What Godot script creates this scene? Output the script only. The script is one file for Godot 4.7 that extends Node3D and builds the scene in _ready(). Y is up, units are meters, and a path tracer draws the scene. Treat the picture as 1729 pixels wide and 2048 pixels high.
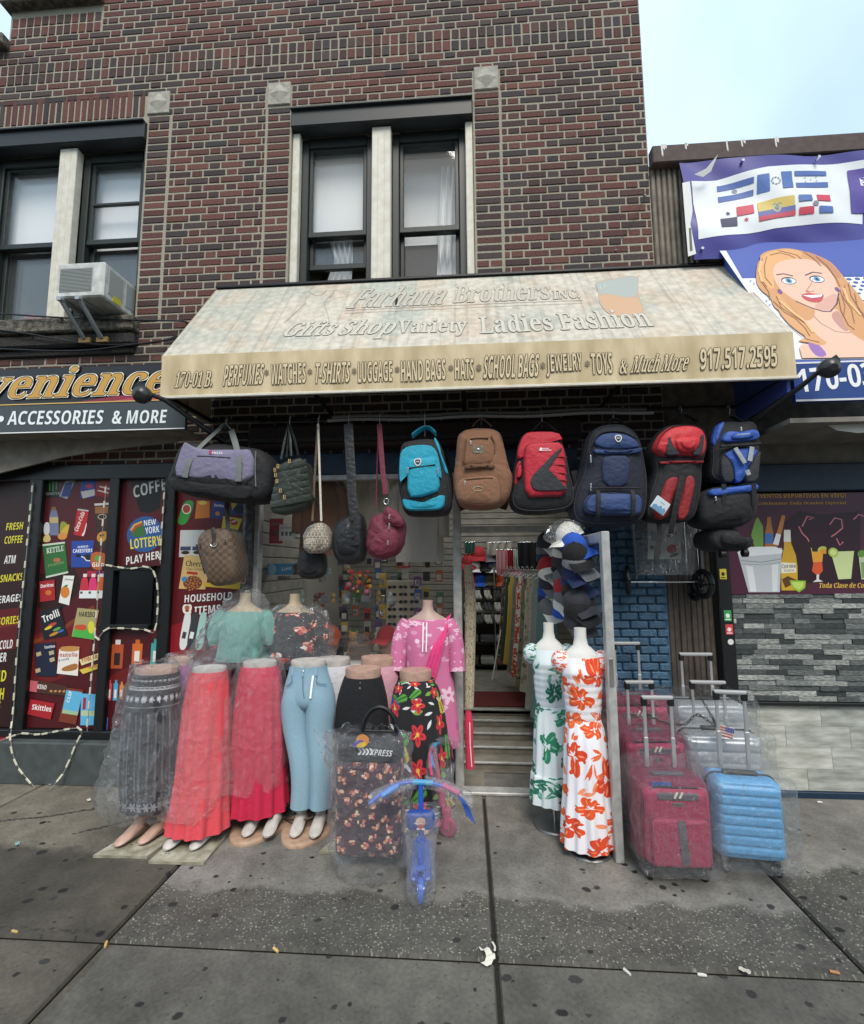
extends Node3D

var M := {}
var taken := {}
var rng := RandomNumberGenerator.new()
var n3 := FastNoiseLite.new()
var fonts := {}

class G:
	var v := PackedVector3Array()
	var uv := PackedVector2Array()
	var c := PackedColorArray()
	var ix := PackedInt32Array()
	var col := Color.WHITE
	var xf := Transform3D()
	var lift := 0.0
	func add(p: Vector3, t := Vector2.ZERO) -> int:
		v.append(xf * p)
		uv.append(t)
		c.append(col)
		return v.size() - 1
	func tri(a: int, b: int, d: int) -> void:
		ix.append(a)
		ix.append(b)
		ix.append(d)
	func quad(a: Vector3, b: Vector3, d: Vector3, e: Vector3) -> void:
		var i := add(a, Vector2(0, 1))
		add(b, Vector2(1, 1))
		add(d, Vector2(1, 0))
		add(e, Vector2(0, 0))
		tri(i, i + 2, i + 1)
		tri(i, i + 3, i + 2)
	func box(p: Vector3, s: Vector3, b := Basis.IDENTITY) -> void:
		var h := s / 2
		for f in [[0, 1, 2], [1, 2, 0], [2, 0, 1]]:
			for sg in [-1.0, 1.0]:
				var q := []
				for k in [[-1, -1], [1, -1], [1, 1], [-1, 1]]:
					var w := Vector3.ZERO
					w[f[0]] = h[f[0]] * sg
					w[f[1]] = h[f[1]] * k[0] * sg
					w[f[2]] = h[f[2]] * k[1]
					q.append(p + b * w)
				quad(q[0], q[1], q[2], q[3])
	func cbox(p: Vector3, s: Vector3, ch: float, b := Basis.IDENTITY) -> void:
		var h := s / 2
		var g := Vector3(h.x - ch, h.y - ch, h.z - ch)
		var id := {}
		for f in 3:
			for sg in [-1, 1]:
				for a in [-1, 1]:
					for e in [-1, 1]:
						var w := Vector3.ZERO
						w[f] = h[f] * sg
						w[(f + 1) % 3] = g[(f + 1) % 3] * a
						w[(f + 2) % 3] = g[(f + 2) % 3] * e
						id[[f, sg, a, e]] = p + b * w
		for f in 3:
			for sg in [-1, 1]:
				quad(id[[f, sg, -1, -1]], id[[f, sg, sg, -sg]], id[[f, sg, 1, 1]], id[[f, sg, -sg, sg]])
			var k := (f + 1) % 3
			for sg in [-1, 1]:
				for sk in [-1, 1]:
					quad(id[[f, sg, sk, -1]], id[[f, sg, sk, 1]], id[[k, sk, 1, sg]], id[[k, sk, -1, sg]])
		for x in [-1, 1]:
			for y in [-1, 1]:
				for z in [-1, 1]:
					var i := add(id[[0, x, y, z]])
					add(id[[1, y, z, x]])
					add(id[[2, z, x, y]])
					tri(i, i + 1, i + 2)
	func rbox(p: Vector3, s: Vector3, r: float, b := Basis.IDENTITY, bend = null) -> void:
		var h := s / 2
		r = minf(r, minf(h.x, minf(h.y, h.z)) * 0.999)
		for f in 3:
			for sg in [-1.0, 1.0]:
				var a := (f + 1) % 3
				var d := (f + 2) % 3
				var rows := []
				for ka in 10:
					var row := PackedVector3Array()
					for kd in 10:
						var q := Vector3.ZERO
						q[f] = h[f] * sg
						q[a] = at(ka, h[a], r)
						q[d] = at(kd, h[d], r)
						var inn := Vector3(clampf(q.x, r - h.x, h.x - r), clampf(q.y, r - h.y, h.y - r), clampf(q.z, r - h.z, h.z - r))
						q = inn + (q - inn).normalized() * r
						if bend != null:
							q = bend.call(q)
						row.append(p + b * q)
					rows.append(row)
				sheet(rows)
	static func at(k: int, h: float, r: float) -> float:
		if k < 3:
			return -h + r * (1.0 - tan((3 - k) / 3.0 * PI / 4))
		if k > 6:
			return h - r * (1.0 - tan((k - 6) / 3.0 * PI / 4))
		return lerpf(-h + r, h - r, (k - 3) / 3.0)
	# rows of points, each row the same length; uv runs 0..1 both ways
	func sheet(rows: Array, closed := false, u0 := 0.0, u1 := 1.0, v0 := 0.0, v1 := 1.0) -> void:
		var base := v.size()
		var n: int = rows[0].size()
		var cols := n + (1 if closed else 0)
		for i in rows.size():
			for j in cols:
				add(rows[i][j % n], Vector2(lerpf(u0, u1, j / float(cols - 1)), lerpf(v0, v1, i / float(maxi(rows.size() - 1, 1)))))
		for i in rows.size() - 1:
			for j in cols - 1:
				var a := base + i * cols + j
				tri(a, a + 1, a + cols)
				tri(a + 1, a + cols + 1, a + cols)
	func cap(ring: PackedVector3Array) -> void:
		var m := Vector3.ZERO
		for q in ring:
			m += q
		var o := add(m / ring.size())
		for q in ring:
			add(q)
		for k in ring.size():
			tri(o, o + 1 + k, o + 1 + (k + 1) % ring.size())
	func loft(rows: Array, cap0 := true, cap1 := true) -> void:
		sheet(rows, true)
		if cap0:
			cap(rows[0])
		if cap1:
			cap(rows[-1])
	func tube(path: Array, r, n := 8, caps := true) -> void:
		var rows := []
		var side := Vector3.ZERO
		for i in path.size():
			var d: Vector3 = (path[mini(i + 1, path.size() - 1)] - path[maxi(i - 1, 0)]).normalized()
			if side == Vector3.ZERO:
				side = d.cross(Vector3(0.3, 0.2, 1) if absf(d.z) < 0.9 else Vector3.UP)
			side = (side - d * side.dot(d)).normalized()
			var w := d.cross(side)
			var rr: float = r[i] if r is Array else r
			var ring := PackedVector3Array()
			for k in n:
				var t := TAU * k / n
				ring.append(path[i] + (side * cos(t) + w * sin(t)) * rr)
			rows.append(ring)
		loft(rows, caps, caps)
	# flat strap that follows a path: width across the given axis
	func strap(path: Array, width: float, axis: Vector3, thick := 0.003) -> void:
		var rows := []
		for i in path.size():
			var d: Vector3 = (path[mini(i + 1, path.size() - 1)] - path[maxi(i - 1, 0)]).normalized()
			var s := (axis - d * axis.dot(d)).normalized() * width / 2
			var t := d.cross(s).normalized() * thick / 2
			rows.append(PackedVector3Array([path[i] - s - t, path[i] + s - t, path[i] + s + t, path[i] - s + t]))
		loft(rows)
	func ball(p: Vector3, r: Vector3, n := 10, lo := 0.0, hi := 1.0) -> void:
		var rows := []
		for i in n / 2 + 1:
			var a := PI * lerpf(lo, hi, i / float(n / 2)) - PI / 2
			var ring := PackedVector3Array()
			for k in n:
				var t := TAU * k / n
				ring.append(p + Vector3(cos(a) * cos(t) * r.x, sin(a) * r.y, cos(a) * sin(t) * r.z))
			rows.append(ring)
		sheet(rows, true)
	func slab(pts: PackedVector2Array, z0: float, z1: float) -> void:
		var t := Geometry2D.triangulate_polygon(pts)
		for z in [z0, z1]:
			var o := v.size()
			for q in pts:
				add(Vector3(q.x, q.y, z), q)
			for k in range(0, t.size(), 3):
				tri(o + t[k], o + t[k + 1], o + t[k + 2])
		for k in pts.size():
			var a := pts[k]
			var b := pts[(k + 1) % pts.size()]
			quad(Vector3(a.x, a.y, z0), Vector3(b.x, b.y, z0), Vector3(b.x, b.y, z1), Vector3(a.x, a.y, z1))
	# flat printed shapes, each one a hair above the last
	func poly(flat: Array, color) -> void:
		lay(p2(flat), color)
	func curve(flat: Array, color, rounds := 2) -> void:
		var pts := p2(flat)
		for r in rounds:
			var o := PackedVector2Array()
			for k in pts.size():
				var b := pts[(k + 1) % pts.size()]
				o.append(pts[k].lerp(b, 0.25))
				o.append(pts[k].lerp(b, 0.75))
			pts = o
		lay(pts, color)
	func refine(most: float) -> void:
		for r in 6:
			var o := PackedInt32Array()
			var split := false
			for k in range(0, ix.size(), 3):
				var a := ix[k]
				var b := ix[k + 1]
				var d := ix[k + 2]
				if maxf(v[a].distance_to(v[b]), maxf(v[b].distance_to(v[d]), v[d].distance_to(v[a]))) <= most:
					o.append_array([a, b, d])
					continue
				split = true
				var m := []
				for e in [[a, b], [b, d], [d, a]]:
					v.append((v[e[0]] + v[e[1]]) / 2)
					uv.append((uv[e[0]] + uv[e[1]]) / 2)
					c.append(c[e[0]])
					m.append(v.size() - 1)
				o.append_array([a, m[0], m[2], m[0], b, m[1], m[2], m[1], d, m[0], m[1], m[2]])
			ix = o
			if not split:
				return
	func lay(pts: PackedVector2Array, color) -> void:
		lift += 0.00007
		var t := Geometry2D.triangulate_polygon(pts)
		if t.is_empty():
			t = Geometry2D.triangulate_polygon(Geometry2D.convex_hull(pts).slice(1))
			pts = Geometry2D.convex_hull(pts).slice(1)
		col = color if color is Color else Color(color).srgb_to_linear()
		var o := v.size()
		for q in pts:
			add(Vector3(q.x, q.y, lift), q)
		for k in range(0, t.size(), 3):
			tri(o + t[k], o + t[k + 1], o + t[k + 2])
	func rect(x0: float, y0: float, x1: float, y1: float, color) -> void:
		lay(PackedVector2Array([Vector2(x0, y0), Vector2(x1, y0), Vector2(x1, y1), Vector2(x0, y1)]), color)
	func rrect(cx: float, cy: float, w: float, h: float, turn: float, color) -> void:
		var pts := PackedVector2Array()
		for k in [[-1, -1], [1, -1], [1, 1], [-1, 1]]:
			pts.append(Vector2(cx, cy) + Vector2(k[0] * w / 2, k[1] * h / 2).rotated(turn))
		lay(pts, color)
	func oval(cx: float, cy: float, rx: float, ry: float, color, turn := 0.0, n := 20) -> void:
		var pts := PackedVector2Array()
		for k in n:
			pts.append(Vector2(cx, cy) + Vector2(rx * cos(TAU * k / n), ry * sin(TAU * k / n)).rotated(turn))
		lay(pts, color)
	func stroke(flat: Array, w: float, color) -> void:
		var pts := p2(flat)
		var a := PackedVector2Array()
		var b := PackedVector2Array()
		for i in pts.size():
			var d := (pts[mini(i + 1, pts.size() - 1)] - pts[maxi(i - 1, 0)]).normalized().orthogonal() * w / 2
			var taper := 1.0
			a.append(pts[i] + d * taper)
			b.append(pts[i] - d * taper)
		b.reverse()
		lift += 0.00007
		col = color if color is Color else Color(color).srgb_to_linear()
		b.reverse()
		var o := v.size()
		for i in a.size():
			add(Vector3(a[i].x, a[i].y, lift))
			add(Vector3(b[i].x, b[i].y, lift))
		for i in a.size() - 1:
			tri(o + 2 * i, o + 2 * i + 1, o + 2 * i + 2)
			tri(o + 2 * i + 1, o + 2 * i + 3, o + 2 * i + 2)
	# lettering fitted to a box: (x, y) is its lower left corner, shear slants it, turn rotates it
	func text(s: String, font: Font, x: float, y: float, w: float, h: float, color, shear := 0.0, turn := 0.0, deep := 0.0) -> void:
		var tm := TextMesh.new()
		tm.font = font
		tm.font_size = 48
		tm.pixel_size = 0.01
		tm.depth = deep if deep > 0.0 else 0.0
		tm.curve_step = 4.0
		tm.text = s
		var a := tm.get_mesh_arrays()
		var pv: PackedVector3Array = a[Mesh.ARRAY_VERTEX]
		if pv.is_empty():
			return
		var lo := pv[0]
		var hi := pv[0]
		for q in pv:
			lo = lo.min(q)
			hi = hi.max(q)
		lift += 0.00007
		col = color if color is Color else Color(color).srgb_to_linear()
		var o := v.size()
		var sc := Vector2(w / (hi.x - lo.x), h / (hi.y - lo.y))
		for q in pv:
			var t := Vector2((q.x - lo.x) * sc.x, (q.y - lo.y) * sc.y)
			t = (t + Vector2(t.y * shear, 0)).rotated(turn) + Vector2(x, y)
			add(Vector3(t.x, t.y, lift + q.z))
		var pi: PackedInt32Array = a[Mesh.ARRAY_INDEX] if a[Mesh.ARRAY_INDEX] != null else PackedInt32Array(range(pv.size()))
		for k in pi:
			ix.append(o + k)
	func tx(s: String, font: Font, box: Array, color, shear := 0.0) -> void:
		text(s, font, box[0], box[1], box[2], box[3], color, shear, box[4])
	static func p2(flat: Array) -> PackedVector2Array:
		var pts := PackedVector2Array()
		for k in range(0, flat.size(), 2):
			pts.append(Vector2(flat[k], flat[k + 1]))
		return pts
	func mesh() -> ArrayMesh:
		var nn := PackedVector3Array()
		nn.resize(v.size())
		for k in range(0, ix.size(), 3):
			var f := (v[ix[k + 2]] - v[ix[k]]).cross(v[ix[k + 1]] - v[ix[k]])
			nn[ix[k]] += f
			nn[ix[k + 1]] += f
			nn[ix[k + 2]] += f
		# seams of closed sheets share their normals through equal positions
		for k in nn.size():
			nn[k] = nn[k].normalized() if nn[k].length_squared() > 1e-20 else Vector3.UP
		var a := []
		a.resize(Mesh.ARRAY_MAX)
		a[Mesh.ARRAY_VERTEX] = v
		a[Mesh.ARRAY_NORMAL] = nn
		a[Mesh.ARRAY_TEX_UV] = uv
		a[Mesh.ARRAY_COLOR] = c
		a[Mesh.ARRAY_INDEX] = ix
		var m := ArrayMesh.new()
		m.add_surface_from_arrays(Mesh.PRIMITIVE_TRIANGLES, a)
		return m

class Cloth:
	# a printed fabric, drawn into an image
	var im: Image
	var w: int
	var h: int
	func _init(w_: int, h_: int, color: Color) -> void:
		w = w_
		h = h_
		im = Image.create(w, h, false, Image.FORMAT_RGB8)
		im.fill(color)
	func span(x0: int, x1: int, y: int, color: Color) -> void:
		y = posmod(y, h)
		if x1 < x0:
			return
		for s in [-w, 0, w]:
			var a := maxi(x0 + s, 0)
			var b := mini(x1 + s, w - 1)
			if b >= a:
				im.fill_rect(Rect2i(a, y, b - a + 1, 1), color)
	func shape(pts: PackedVector2Array, color: Color) -> void:
		var lo := 1e9
		var hi := -1e9
		for q in pts:
			lo = minf(lo, q.y)
			hi = maxf(hi, q.y)
		for y in range(int(floor(lo)), int(ceil(hi)) + 1):
			var xs := []
			for k in pts.size():
				var a := pts[k]
				var b := pts[(k + 1) % pts.size()]
				if (a.y <= y) != (b.y <= y):
					xs.append(a.x + (y - a.y) / (b.y - a.y) * (b.x - a.x))
			xs.sort()
			for k in range(0, xs.size() - 1, 2):
				span(int(round(xs[k])), int(round(xs[k + 1])) - 1, y, color)
	func oval(cx: float, cy: float, rx: float, ry: float, color: Color, turn := 0.0) -> void:
		var pts := PackedVector2Array()
		for k in 16:
			pts.append(Vector2(cx, cy) + Vector2(rx * cos(TAU * k / 16), ry * sin(TAU * k / 16)).rotated(turn))
		shape(pts, color)
	func leaf(cx: float, cy: float, l: float, wd: float, turn: float, color: Color) -> void:
		var pts := PackedVector2Array()
		for k in 9:
			pts.append(Vector2(l * k / 8.0, wd * sin(PI * k / 8.0)).rotated(turn) + Vector2(cx, cy))
		for k in 7:
			pts.append(Vector2(l * (7 - k) / 8.0, -wd * sin(PI * (7 - k) / 8.0)).rotated(turn) + Vector2(cx, cy))
		shape(pts, color)
	func flower(cx: float, cy: float, r: float, n: int, turn: float, petal: Color, heart: Color, vein := Color(0, 0, 0, 0)) -> void:
		for k in n:
			var a := turn + TAU * k / n
			oval(cx + cos(a) * r * 0.55, cy + sin(a) * r * 0.55, r * 0.5, r * 1.55 / n, petal, a)
			if vein.a > 0:
				leaf(cx + cos(a) * r * 0.25, cy + sin(a) * r * 0.25, r * 0.5, r * 0.09, a, vein)
		oval(cx, cy, r * 0.2, r * 0.2, heart)
	func grain(amount: float, rng: RandomNumberGenerator) -> void:
		for y in h:
			for x in w:
				var k := im.get_pixel(x, y)
				var d := 1.0 + rng.randf_range(-amount, amount)
				im.set_pixel(x, y, Color(k.r * d, k.g * d, k.b * d))
	func texture() -> ImageTexture:
		return ImageTexture.create_from_image(im)

func numbered(called: String) -> String:
	taken[called] = taken.get(called, -1) + 1
	return called if taken[called] == 0 else "%s_%03d" % [called, taken[called]]

func thing(called: String, label: String, category: String, at := Vector3.ZERO, turn := 0.0, group := "") -> Node3D:
	var o := Node3D.new()
	o.name = numbered(called)
	add_child(o)
	o.position = at
	o.rotation.y = turn
	o.set_meta("label", label)
	o.set_meta("category", category)
	if group != "":
		o.set_meta("group", group)
	return o

func setting(called: String, at := Vector3.ZERO) -> Node3D:
	var o := Node3D.new()
	o.name = called
	add_child(o)
	o.position = at
	o.set_meta("kind", "structure")
	return o

func part(called: String, g, m: Material, parent: Node, at := Transform3D()) -> MeshInstance3D:
	var o := MeshInstance3D.new()
	o.name = called
	o.mesh = g.mesh() if g is G else g
	o.material_override = m
	parent.add_child(o, true)
	o.transform = at
	return o

func copy(src: Node3D, at: Vector3, turn: float, label: String) -> Node3D:
	var o: Node3D = src.duplicate()
	o.name = numbered(String(src.name).rstrip("0123456789").rstrip("_"))
	add_child(o)
	o.position = at
	o.rotation.y = turn
	o.set_meta("label", label)
	return o

func put(x: float, y: float, z: float, turn := 0.0) -> Transform3D:
	return Transform3D(Basis(Vector3.UP, turn), Vector3(x, y, z))

func lc(hex: String) -> Color:
	return Color(hex).srgb_to_linear()

func mat(called: String, hex: String, rough := 0.7, metal := 0.0) -> StandardMaterial3D:
	var m := StandardMaterial3D.new()
	m.resource_name = called
	m.albedo_color = Color(hex)
	m.roughness = rough
	m.metallic = metal
	M[called] = m
	return m

func noise_tex(freq: float, lo: Color, hi: Color, size := 256, oct := 4, seed_ := 1, kind := FastNoiseLite.TYPE_SIMPLEX_SMOOTH) -> NoiseTexture2D:
	var t := NoiseTexture2D.new()
	t.width = size
	t.height = size
	t.seamless = true
	var f := FastNoiseLite.new()
	f.seed = seed_
	f.noise_type = kind
	f.frequency = freq
	f.fractal_octaves = oct
	t.noise = f
	var r := Gradient.new()
	r.set_color(0, lo)
	r.set_color(1, hi)
	t.color_ramp = r
	return t

func bump_tex(freq: float, size := 256, oct := 3, seed_ := 5, strength := 6.0) -> NoiseTexture2D:
	var t := NoiseTexture2D.new()
	t.width = size
	t.height = size
	t.seamless = true
	t.as_normal_map = true
	t.bump_strength = strength
	var f := FastNoiseLite.new()
	f.seed = seed_
	f.frequency = freq
	f.fractal_octaves = oct
	t.noise = f
	return t

func grainy(m: StandardMaterial3D, tex: Texture2D, per_m: float, world := true) -> StandardMaterial3D:
	m.albedo_texture = tex
	m.uv1_triplanar = true
	m.uv1_world_triplanar = world
	m.uv1_scale = Vector3.ONE * per_m
	return m

func rough_bump(m: StandardMaterial3D, tex: Texture2D, scale := 1.0) -> StandardMaterial3D:
	m.normal_enabled = true
	m.normal_texture = tex
	m.normal_scale = scale
	return m

func printed(called: String, rough := 0.5) -> StandardMaterial3D:
	var m := StandardMaterial3D.new()
	m.resource_name = called
	m.vertex_color_use_as_albedo = true
	m.roughness = rough
	M[called] = m
	return m

func cloth(called: String, t: Texture2D, rough := 0.85, scale := Vector3.ONE) -> StandardMaterial3D:
	var m := StandardMaterial3D.new()
	m.resource_name = called
	m.albedo_texture = t
	m.roughness = rough
	m.uv1_scale = scale
	m.rim_enabled = true
	m.rim = 0.2
	M[called] = m
	return m

func font(called: String, weight := 400) -> Font:
	var key := called + str(weight)
	if not fonts.has(key):
		var f := SystemFont.new()
		f.font_names = PackedStringArray([called])
		f.font_weight = weight
		fonts[key] = f
	return fonts[key]

func ellipse_ring(c: Vector3, rx: float, rz: float, n: int, turn := 0.0) -> PackedVector3Array:
	var r := PackedVector3Array()
	for k in n:
		var t := TAU * k / n + turn
		r.append(c + Vector3(rx * sin(t), 0, rz * cos(t)))
	return r

# a smooth path through the given points
func smooth(pts: Array, per := 6) -> Array:
	var out := []
	for i in pts.size() - 1:
		var a: Vector3 = pts[maxi(i - 1, 0)]
		var d: Vector3 = pts[mini(i + 2, pts.size() - 1)]
		for k in per:
			out.append(pts[i].cubic_interpolate(pts[i + 1], a, d, k / float(per)))
	out.append(pts[-1])
	return out

func _ready() -> void:
	rng.seed = 7
	n3.seed = 3
	n3.frequency = 1.0
	var cam := Camera3D.new()
	cam.name = "camera"
	cam.projection = Camera3D.PROJECTION_PERSPECTIVE
	cam.keep_aspect = Camera3D.KEEP_HEIGHT
	cam.fov = 93.28
	cam.near = 0.05
	cam.far = 400.0
	add_child(cam)
	cam.transform = Transform3D(Basis(Vector3.UP, 0.06993) * Basis(Vector3.RIGHT, 0.11115) * Basis(Vector3.BACK, -0.00615), Vector3(0, 1.5695, 3.6305))
	var sky := ProceduralSkyMaterial.new()
	sky.sky_top_color = Color(0.63, 0.74, 0.83)
	sky.sky_horizon_color = Color(0.83, 0.9, 0.93)
	sky.sky_curve = 0.25
	var clouds := noise_tex(0.006, Color(0.93, 0.97, 1.0, 0.0), Color(0.93, 0.97, 1.0, 0.4), 512, 5, 99)
	clouds.width = 1024
	sky.sky_cover = clouds
	sky.ground_horizon_color = Color(0.5, 0.5, 0.48)
	sky.ground_bottom_color = Color(0.36, 0.35, 0.34)
	sky.energy_multiplier = 0.75
	var env := Environment.new()
	env.background_mode = Environment.BG_SKY
	env.sky = Sky.new()
	env.sky.sky_material = sky
	env.tonemap_mode = Environment.TONE_MAPPER_LINEAR
	env.tonemap_exposure = 1.85
	env.sdfgi_enabled = true
	env.ssao_enabled = true
	env.ssil_enabled = true
	var we := WorldEnvironment.new()
	we.name = "environment"
	we.environment = env
	add_child(we)
	var sun := DirectionalLight3D.new()
	sun.name = "sun"
	sun.light_energy = 0.5
	sun.light_angular_distance = 25.0
	sun.light_color = Color(1.0, 0.97, 0.93)
	sun.shadow_enabled = true
	add_child(sun)
	sun.look_at_from_position(Vector3(1.5, 9, 7), Vector3.ZERO)
	materials()
	sidewalk()
	brick_building()
	neighbour()
	convenience()
	shop()
	awning()
	bags()
	display()
	luggage()
	small_things()

func materials() -> void:
	var fine := noise_tex(0.06, Color(0.72, 0.72, 0.72), Color(1, 1, 1), 256, 5, 11)
	var soft := noise_tex(0.02, Color(0.8, 0.8, 0.8), Color(1, 1, 1), 256, 4, 12)
	var grit := bump_tex(0.12, 256, 4, 21, 5.0)
	M.fine = fine
	M.soft = soft
	M.grit = grit
	var tones := ["64403d", "704642", "5b3e3e", "523e3e", "764a44", "484043", "644745", "6c463f", "564848", "7b5048"]
	M.brick_tones = tones
	M.bricks = []
	for k in tones.size():
		var b := mat("brick_%d" % k, tones[k], 0.88)
		grainy(b, fine, 3.0)
		rough_bump(b, grit, 0.6)
		M.bricks.append(b)
	var bf := printed("brick_many", 0.88)
	grainy(bf, fine, 3.0)
	rough_bump(bf, grit, 0.6)
	rough_bump(grainy(mat("mortar", "bdb8a6", 0.95), fine, 4.0), grit, 0.8)
	rough_bump(grainy(mat("stone", "b9b6ab", 0.85), soft, 2.5), grit, 0.5)
	rough_bump(grainy(mat("old_stone", "8b857a", 0.92), noise_tex(0.03, Color(0.45, 0.45, 0.45), Color(1, 1, 1), 256, 5, 31), 2.0), grit, 1.0)
	rough_bump(grainy(mat("sooty", "3b3937", 0.92), fine, 2.0), grit, 1.0)
	grainy(mat("white_paint", "e2e0d6", 0.55), noise_tex(0.02, Color(0.88, 0.87, 0.84), Color(1, 1, 1), 256, 5, 33), 1.6)
	mat("dark_frame", "232a29", 0.45)
	mat("shutter_box", "20262a", 0.5)
	mat("black_paint", "15171a", 0.4)
	mat("black_plastic", "141416", 0.45)
	mat("chrome", "d9dadb", 0.18, 1.0)
	grainy(mat("alu", "c6c8c6", 0.42, 0.2), soft, 2.0)
	mat("steel", "7d7f80", 0.4, 0.8)
	mat("room_wall", "8f897c", 0.9)
	mat("white_cloth", "f2f6f8", 0.9)
	var p := mat("pane", "ffffff", 0.03)
	p.transparency = BaseMaterial3D.TRANSPARENCY_ALPHA
	p.albedo_color = Color(0.75, 0.8, 0.82, 0.03)
	p.metallic_specular = 0.5
	var film := mat("film", "ffffff", 0.1)
	film.transparency = BaseMaterial3D.TRANSPARENCY_ALPHA
	film.albedo_color = Color(0.93, 0.95, 0.98, 0.06)
	film.metallic_specular = 0.9
	rough_bump(film, noise_normal(), 3.0)
	film.uv1_triplanar = true
	film.uv1_world_triplanar = true
	film.uv1_scale = Vector3.ONE * 1.4
	var clear := film.duplicate()
	clear.albedo_color = Color(0.93, 0.95, 0.98, 0.012)
	clear.roughness = 0.07
	clear.metallic_specular = 0.5
	M.film_clear = clear
	var crinkle := film.duplicate()
	crinkle.albedo_color = Color(0.93, 0.95, 0.98, 0.1)
	crinkle.uv1_scale = Vector3.ONE * 2.6
	M.crinkle = crinkle
	printed("print", 0.45)
	printed("print_matt", 0.8)

func noise_normal() -> NoiseTexture2D:
	var t := NoiseTexture2D.new()
	t.width = 512
	t.height = 512
	t.seamless = true
	t.as_normal_map = true
	t.bump_strength = 9.0
	var f := FastNoiseLite.new()
	f.seed = 77
	f.noise_type = FastNoiseLite.TYPE_SIMPLEX
	f.fractal_type = FastNoiseLite.FRACTAL_RIDGED
	f.frequency = 0.012
	f.fractal_octaves = 4
	f.domain_warp_enabled = true
	f.domain_warp_amplitude = 30.0
	t.noise = f
	return t

func noise_bytes(freq: float, w: int, h: int, seed_: int, oct := 4) -> PackedByteArray:
	var f := FastNoiseLite.new()
	f.seed = seed_
	f.frequency = freq
	f.fractal_octaves = oct
	var im := f.get_image(w, h, false, false, false)
	im.convert(Image.FORMAT_L8)
	return im.get_data()

# the pavement's own surface: dry cement by the shop, worn damp aggregate further out, gum and cracks
func pavement_texture() -> ImageTexture:
	var w := 1600
	var h := 720
	var big := noise_bytes(0.006, w, h, 5)
	var mid := noise_bytes(0.03, w, h, 6)
	var fine := noise_bytes(0.22, w, h, 8, 3)
	var edge := noise_bytes(0.012, w, h, 9)
	var px := PackedByteArray()
	px.resize(w * h * 3)
	var r2 := RandomNumberGenerator.new()
	r2.seed = 4
	for y in h:
		var z := y / 200.0 - 0.3
		for x in w:
			var i := y * w + x
			var wx := x / 200.0 - 4.0
			var b := (big[i] - 128) / 128.0
			var m := (mid[i] - 128) / 128.0
			var f := (fine[i] - 128) / 128.0
			var e := (edge[i] - 128) / 128.0
			var damp := 0.0
			var lim := 1.12 + e * 0.1
			if wx < -1.55:
				lim = 0.82 + 0.16 * (wx + 3.0) * 0.4 + e * 0.08
			elif wx > 1.5:
				lim = 0.78 + e * 0.15
			damp = clampf((z - lim) / 0.05 + m * 0.8, 0.0, 1.0)
			if z > 1.5:
				damp *= 0.72
			var r := 0.45
			var g := 0.442
			var bl := 0.42
			if wx < -1.55 or z > 1.5 and wx < -1.5:
				r = 0.41
				g = 0.392
				bl = 0.35
			var k := 1.0 + b * 0.22 + m * 0.16 + f * 0.14
			var wet := 1.0 - 0.33 * damp
			r *= k * wet
			g *= k * wet
			bl *= k * wet * (1.0 - 0.02 * damp)
			if damp > 0.4 and wx > -1.55 and z < 1.5:
				var rr := r2.randf()
				if rr < 0.05:
					var add := r2.randf_range(0.12, 0.42)
					r += add
					g += add
					bl += add * 0.93
				elif rr < 0.12:
					r *= 0.72
					g *= 0.72
					bl *= 0.73
			elif r2.randf() < 0.008:
				r *= 0.65
				g *= 0.65
				bl *= 0.65
			px[i * 3] = int(clampf(r, 0, 1) * 255)
			px[i * 3 + 1] = int(clampf(g, 0, 1) * 255)
			px[i * 3 + 2] = int(clampf(bl, 0, 1) * 255)
	var c := Cloth.new(w, h, Color.BLACK)
	c.im = Image.create_from_data(w, h, false, Image.FORMAT_RGB8, px)
	for k in 420:
		var gx := r2.randf_range(-3.6, 3.2)
		var gz := r2.randf_range(0.35, 2.2)
		var rad := 0.8 + 2.7 * pow(r2.randf(), 2.2) + (2.0 if k % 23 == 0 else 0.0)
		var tone := r2.randf_range(0.08, 0.21)
		var pts := PackedVector2Array()
		var ph := r2.randf() * TAU
		for j in 12:
			var a := TAU * j / 12
			pts.append(Vector2((gx + 4.0) * 200.0, (gz + 0.3) * 200.0) + Vector2(cos(a) * rad * 1.15, sin(a) * rad) * (1.0 + 0.1 * sin(2 * a + ph) + 0.1 * r2.randf()))
		c.shape(pts, Color(tone, tone * 0.98, tone))
	# cracks and long stains on the slab before the other shop
	for line in [[[-3.3, 0.75], [-3.0, 0.62], [-2.7, 0.55], [-2.45, 0.42]], [[-2.35, 0.72], [-2.1, 0.55], [-1.9, 0.5]], [[-3.6, 1.43], [-2.6, 1.44], [-1.65, 1.455]]]:
		for k in line.size() - 1:
			for j in 60:
				var q := Vector2(line[k][0], line[k][1]).lerp(Vector2(line[k + 1][0], line[k + 1][1]), j / 60.0)
				c.oval((q.x + 4.0) * 200.0 + r2.randf_range(-2, 2), (q.y + 0.3) * 200.0 + r2.randf_range(-2, 2), r2.randf_range(0.6, 3.0), r2.randf_range(0.5, 1.6), Color(0.2, 0.19, 0.17))
	return c.texture()

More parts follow.
